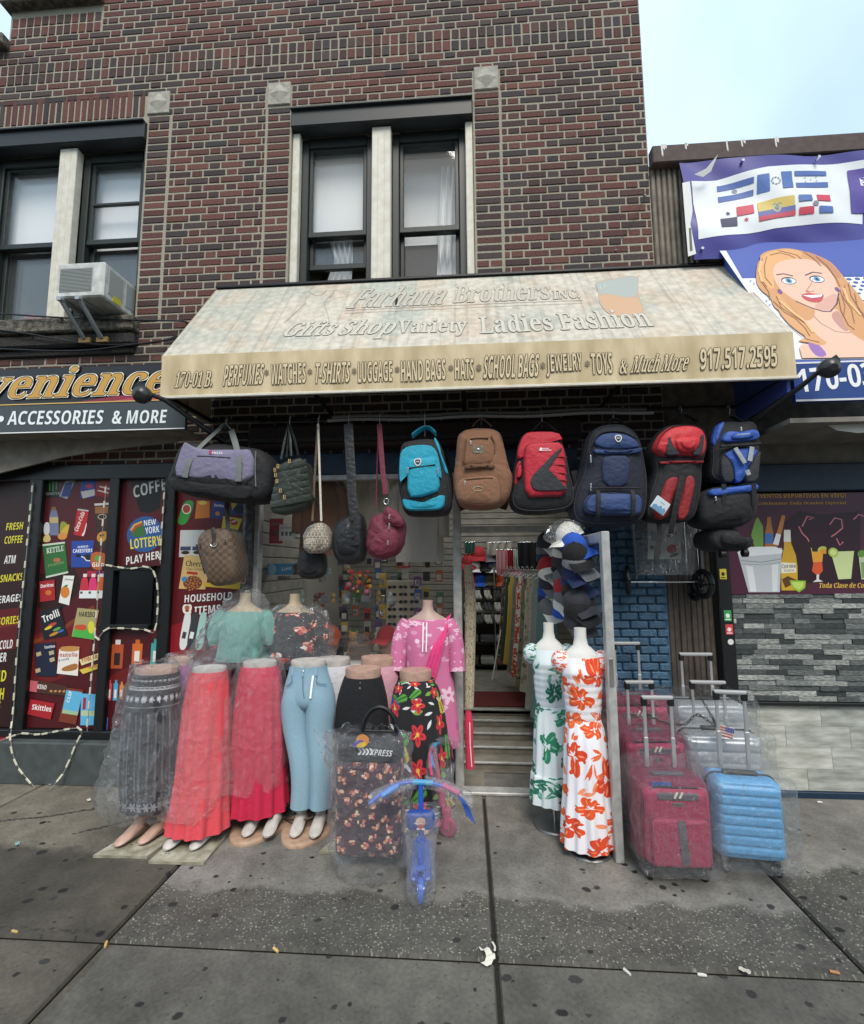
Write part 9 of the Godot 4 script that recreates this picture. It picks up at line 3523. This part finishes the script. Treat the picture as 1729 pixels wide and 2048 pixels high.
func small_things() -> void:
	# window air conditioner on brackets
	var o = begin("air_conditioner", "white window air conditioner propped on two metal brackets", "air conditioner", Vector3(-2.96, 3.62, 0.1))
	var g = og()
	var c = Vector3(-2.955, 3.79, 0.1)
	g.cbox(c, Vector3(0.39, 0.285, 0.42), 0.012)
	var body = part("casing", g, grainy(mat("ac_white", "d8dcd8", 0.5), M.soft, 2.0), o)
	g = og()
	g.cbox(c + Vector3(-0.03, 0.0, 0.208), Vector3(0.27, 0.2, 0.012), 0.004)
	part("rear_grille", g, mat("ac_grey", "9aa09f", 0.6), body)
	for k in 16:
		g = og()
		g.box(c + Vector3(-0.03, -0.085 + k * 0.0113, 0.2155), Vector3(0.26, 0.004, 0.004))
		part("fin", g, M.ac_grey, body)
	for q in [[0.02, 0.16], [-0.15, 0.12]]:
		g = og()
		g.cbox(c + Vector3(0.193, 0.01, q[0] + 0.06), Vector3(0.01, 0.2, q[1]), 0.003)
		part("side_vent", g, M.ac_grey, body)
	g = og()
	g.box(c + Vector3(0.1965, -0.1, 0.06), Vector3(0.004, 0.05, 0.09))
	part("energy_label", g, mat("label_yellow", "c9c03a", 0.5), body)
	for x in [-3.1, -2.95]:
		g = og()
		g.strap([Vector3(x, 3.635, 0.33), Vector3(x, 3.64, 0.0)], 0.035, Vector3(1, 0, 0), 0.03)
		g.strap([Vector3(x, 3.63, 0.3), Vector3(x + 0.03, 3.42, 0.095)], 0.03, Vector3(1, 0, 0), 0.018)
		part("bracket", g, mat("bracket_alu", "a9b0b4", 0.4, 0.5), o)
		g = og()
		g.cbox(Vector3(x + 0.03, 3.41, 0.083), Vector3(0.1, 0.045, 0.024), 0.003)
		part("wood_block", g, grainy(mat("raw_wood", "b9955e", 0.8), M.fine, 3.0), o)
	# round fan seen in the open sash
	o = begin("fan_disc", "dusty mauve round fan guard standing in the upstairs window", "fan", Vector3(-3.725,3.734,-.1))
	g = og()
	var f = Vector3(-3.726, 3.66, -0.1)
	g.tube([f + Vector3(0, 0, -0.01), f + Vector3(0, 0, 0.005), f + Vector3(0, 0, 0.012)], [0.1, 0.1, 0.085], 28)
	part("guard", g, mat("mauve", "8a7078", 0.6), o)
	g = og()
	g.tube([f + Vector3(0, 0, 0.012), f + Vector3(0, 0, 0.022)], 0.014, 12)
	part("hub", g, M.white_paint, o)
	# cables on the wall
	for s in [[[Vector3(-3.798,3.654,.12), Vector3(-3.271,3.596,.12), Vector3(-2.644,3.558,.1), Vector3(-2.26,3.565,.04)], "upper black cable sagging along the sill below the air conditioner"], [[Vector3(-3.789,3.358,.1), Vector3(-3.136,3.316,.1), Vector3(-2.687,3.358,.08), Vector3(-2.352,3.41,.05), Vector3(-2.283,3.472,.03)], "lower black cable running to the awning below the sill"], [[Vector3(-3.806,3.522,.1), Vector3(-3.539,3.476,.1), Vector3(-3.03,3.38,.08), Vector3(-2.533,3.378,.06), Vector3(-2.317,3.439,.04)], "middle black cable drooping between sill and awning"], [[Vector3(1.489,4.651,.015), Vector3(1.443,4.465,.01), Vector3(1.323,4.217,.01), Vector3(1.233,4.097,.008), Vector3(1.199,4.015,.008)], "thin pale wire hanging on the brickwork near the ribbed siding"]]:
		var t = begin("wall_cable", s[1], "cable", s[0][0])
		g = og()
		g.tube(smooth(s[0], 8), 0.007 if s[1].begins_with("thin") == false else 0.002, 7)
		part("line", g, M.black_plastic, t)
		for q in [s[0][1], s[0][-1]]:
			g = og()
			g.cbox(q + Vector3(0, 0, -0.02), Vector3(0.015, 0.012, 0.05), 0.003)
			part("clip", g, M.steel, t)
	# litter
	var paper = fabric("litter_white", "cfccc0")
	o = begin("crumpled_paper", "crumpled cream paper strip on the pavement joint", "litter", Vector3(.071,0,1.502))
	g = og()
	var rows = []
	for i in 12:
		var v = i / 11.0
		var r = PackedVector3Array()
		for j in 6:
			var u = j / 5.0 - 0.5
			r.append(Vector3(.071,0,1.502) + Vector3(-0.025 + 0.03 * sin(v * 3.0) + u * 0.035, 0.008 + 0.014 * absf(sin(v * 9.0 + u * 2.0)), -0.045 + 0.085 * v))
		rows.append(r)
	g.sheet(rows)
	part("paper", g, paper, o)
	g = og()
	g.strap(smooth([Vector3(.083,0,1.458) + Vector3(0.01, 0.006, 0), Vector3(.095,0,1.432) + Vector3(0, 0.004, 0), Vector3(.086,0,1.405) + Vector3(0, 0.003, 0)], 4), 0.008, Vector3(1, 0, 0), 0.001)
	part("torn_end", g, paper, o)
	var k = 0
	for q in [[Vector3(.879,0,1.525), "c9c9c4", 0.1, "white cigarette end on the dark pavement joint"], [Vector3(.598,0,1.529), "c4c2bc", 1.0, "chewed white scrap on the pavement joint"], [Vector3(1.392,0,1.481), "a8794f", 0.3, "orange cigarette filter at the corner of the slab"], [Vector3(-.803,0,1.508), "c9a86a", 0.6, "tan cigarette filter on the joint before the figures"], [Vector3(-1.974,0,1.48), "b39a62", 0.2, "yellow filter end on the joint of the brownish slab"], [Vector3(-1.525,0,1.524), "c09a5a", 1.1, "tan filter end where the slab joints cross"], [Vector3(2.303,0,.077), "cfcfcb", 0.0, "white paper stick near the plank tiled wall"], [Vector3(-2.581,0,.85), "7fa0a0", 0.8, "small teal wrapper on the slab before the storefront"], [Vector3(1.052,0,1.496), "b9b4a8", 0.5, "beige scrap on the joint near the cigarette end"], [Vector3(-2.576,0,.329), "c9c7c0", 0.7, "curled white straw on the slab before the plinth"], [Vector3(-3.051,0,.114), "b9b9b5", 0.3, "crumpled pale tissue at the foot of the plinth"]]:
		o = begin("cigarette_end" if k < 7 else "paper_scrap", q[3], "litter", q[0])
		g = og()
		var d = Vector3(cos(q[2]), 0, sin(q[2]))
		if k < 7:
			g.tube([q[0] - d * 0.016 + Vector3(0, 0.006, 0), q[0] + d * 0.004 + Vector3(0, 0.006, 0), q[0] + d * 0.016 + Vector3(0, 0.005, 0)], [0.0055, 0.006, 0.0045], 8)
		else:
			rows = []
			for i in 6:
				var r = PackedVector3Array()
				for j in 5:
					r.append(q[0] + d * (i - 2.5) * 0.008 + Vector3(-d.z, 0, d.x) * (j - 2.0) * 0.005 + Vector3(0, 0.005 + 0.006 * absf(sin(i * 1.9 + j * 1.3)), 0))
				rows.append(r)
			g.sheet(rows)
		part("stub" if k < 7 else "scrap", g, fabric("litter_%d" % k, q[1]), o)
		k += 1
	# red cone edge at the frame
	o = begin("red_bollard", "red plastic bollard foot beside the goods list panel", "bollard", Vector3(-3.523,0,.057))
	g = og()
	g.tube([Vector3(-3.523,0,.057), Vector3(-3.523,0,.057) + Vector3(0, 0.05, 0), Vector3(-3.523,0,.057) + Vector3(0, 0.3, 0)], [0.1, 0.07, 0.045], 20)
	part("cone", g, mat("bollard_red", "a02030", 0.4), o)
	g = og()
	g.tube([Vector3(-3.523,0,.057) + Vector3(0, 0.16, 0), Vector3(-3.523,0,.057) + Vector3(0, 0.22, 0)], [0.0625, 0.056], 20)
	part("band", g, M.white_paint, o)
	street()

# the other side of the street, which the window glass mirrors
func street() -> void:
	var glass = mat("far_glass", "20262b", 0.1)
	for s in [[-11.0, 9.0, 8.5, "7a6a5c", "tan"], [-1.0, 10.0, 10.0, "6b4a40", "red brick"], [10.0, 11.0, 7.5, "8a8478", "grey"]]:
		var o = thing("street_building", s[4] + " two storey building across the street", "building", Vector3(s[0], 0, 20.0))
		var g = G.new()
		g.box(Vector3(0, s[2] / 2, 1.0), Vector3(s[1], s[2], 2.0))
		part("wall", g, grainy(mat("far_wall_" + s[3], s[3], 0.9), M.soft, 0.5), o)
		for k in 4:
			for j in 2:
				g = G.new()
				g.box(Vector3(-s[1] * 0.375 + k * s[1] * 0.25, 2.0 + j * 3.6, -0.02), Vector3(1.3, 1.8, 0.06))
				part("window", g, glass, o)
		g = G.new()
		g.cbox(Vector3(0, s[2] + 0.1, 0.9), Vector3(s[1] + 0.2, 0.2, 2.3), 0.03)
		part("cornice", g, M.stone, o)
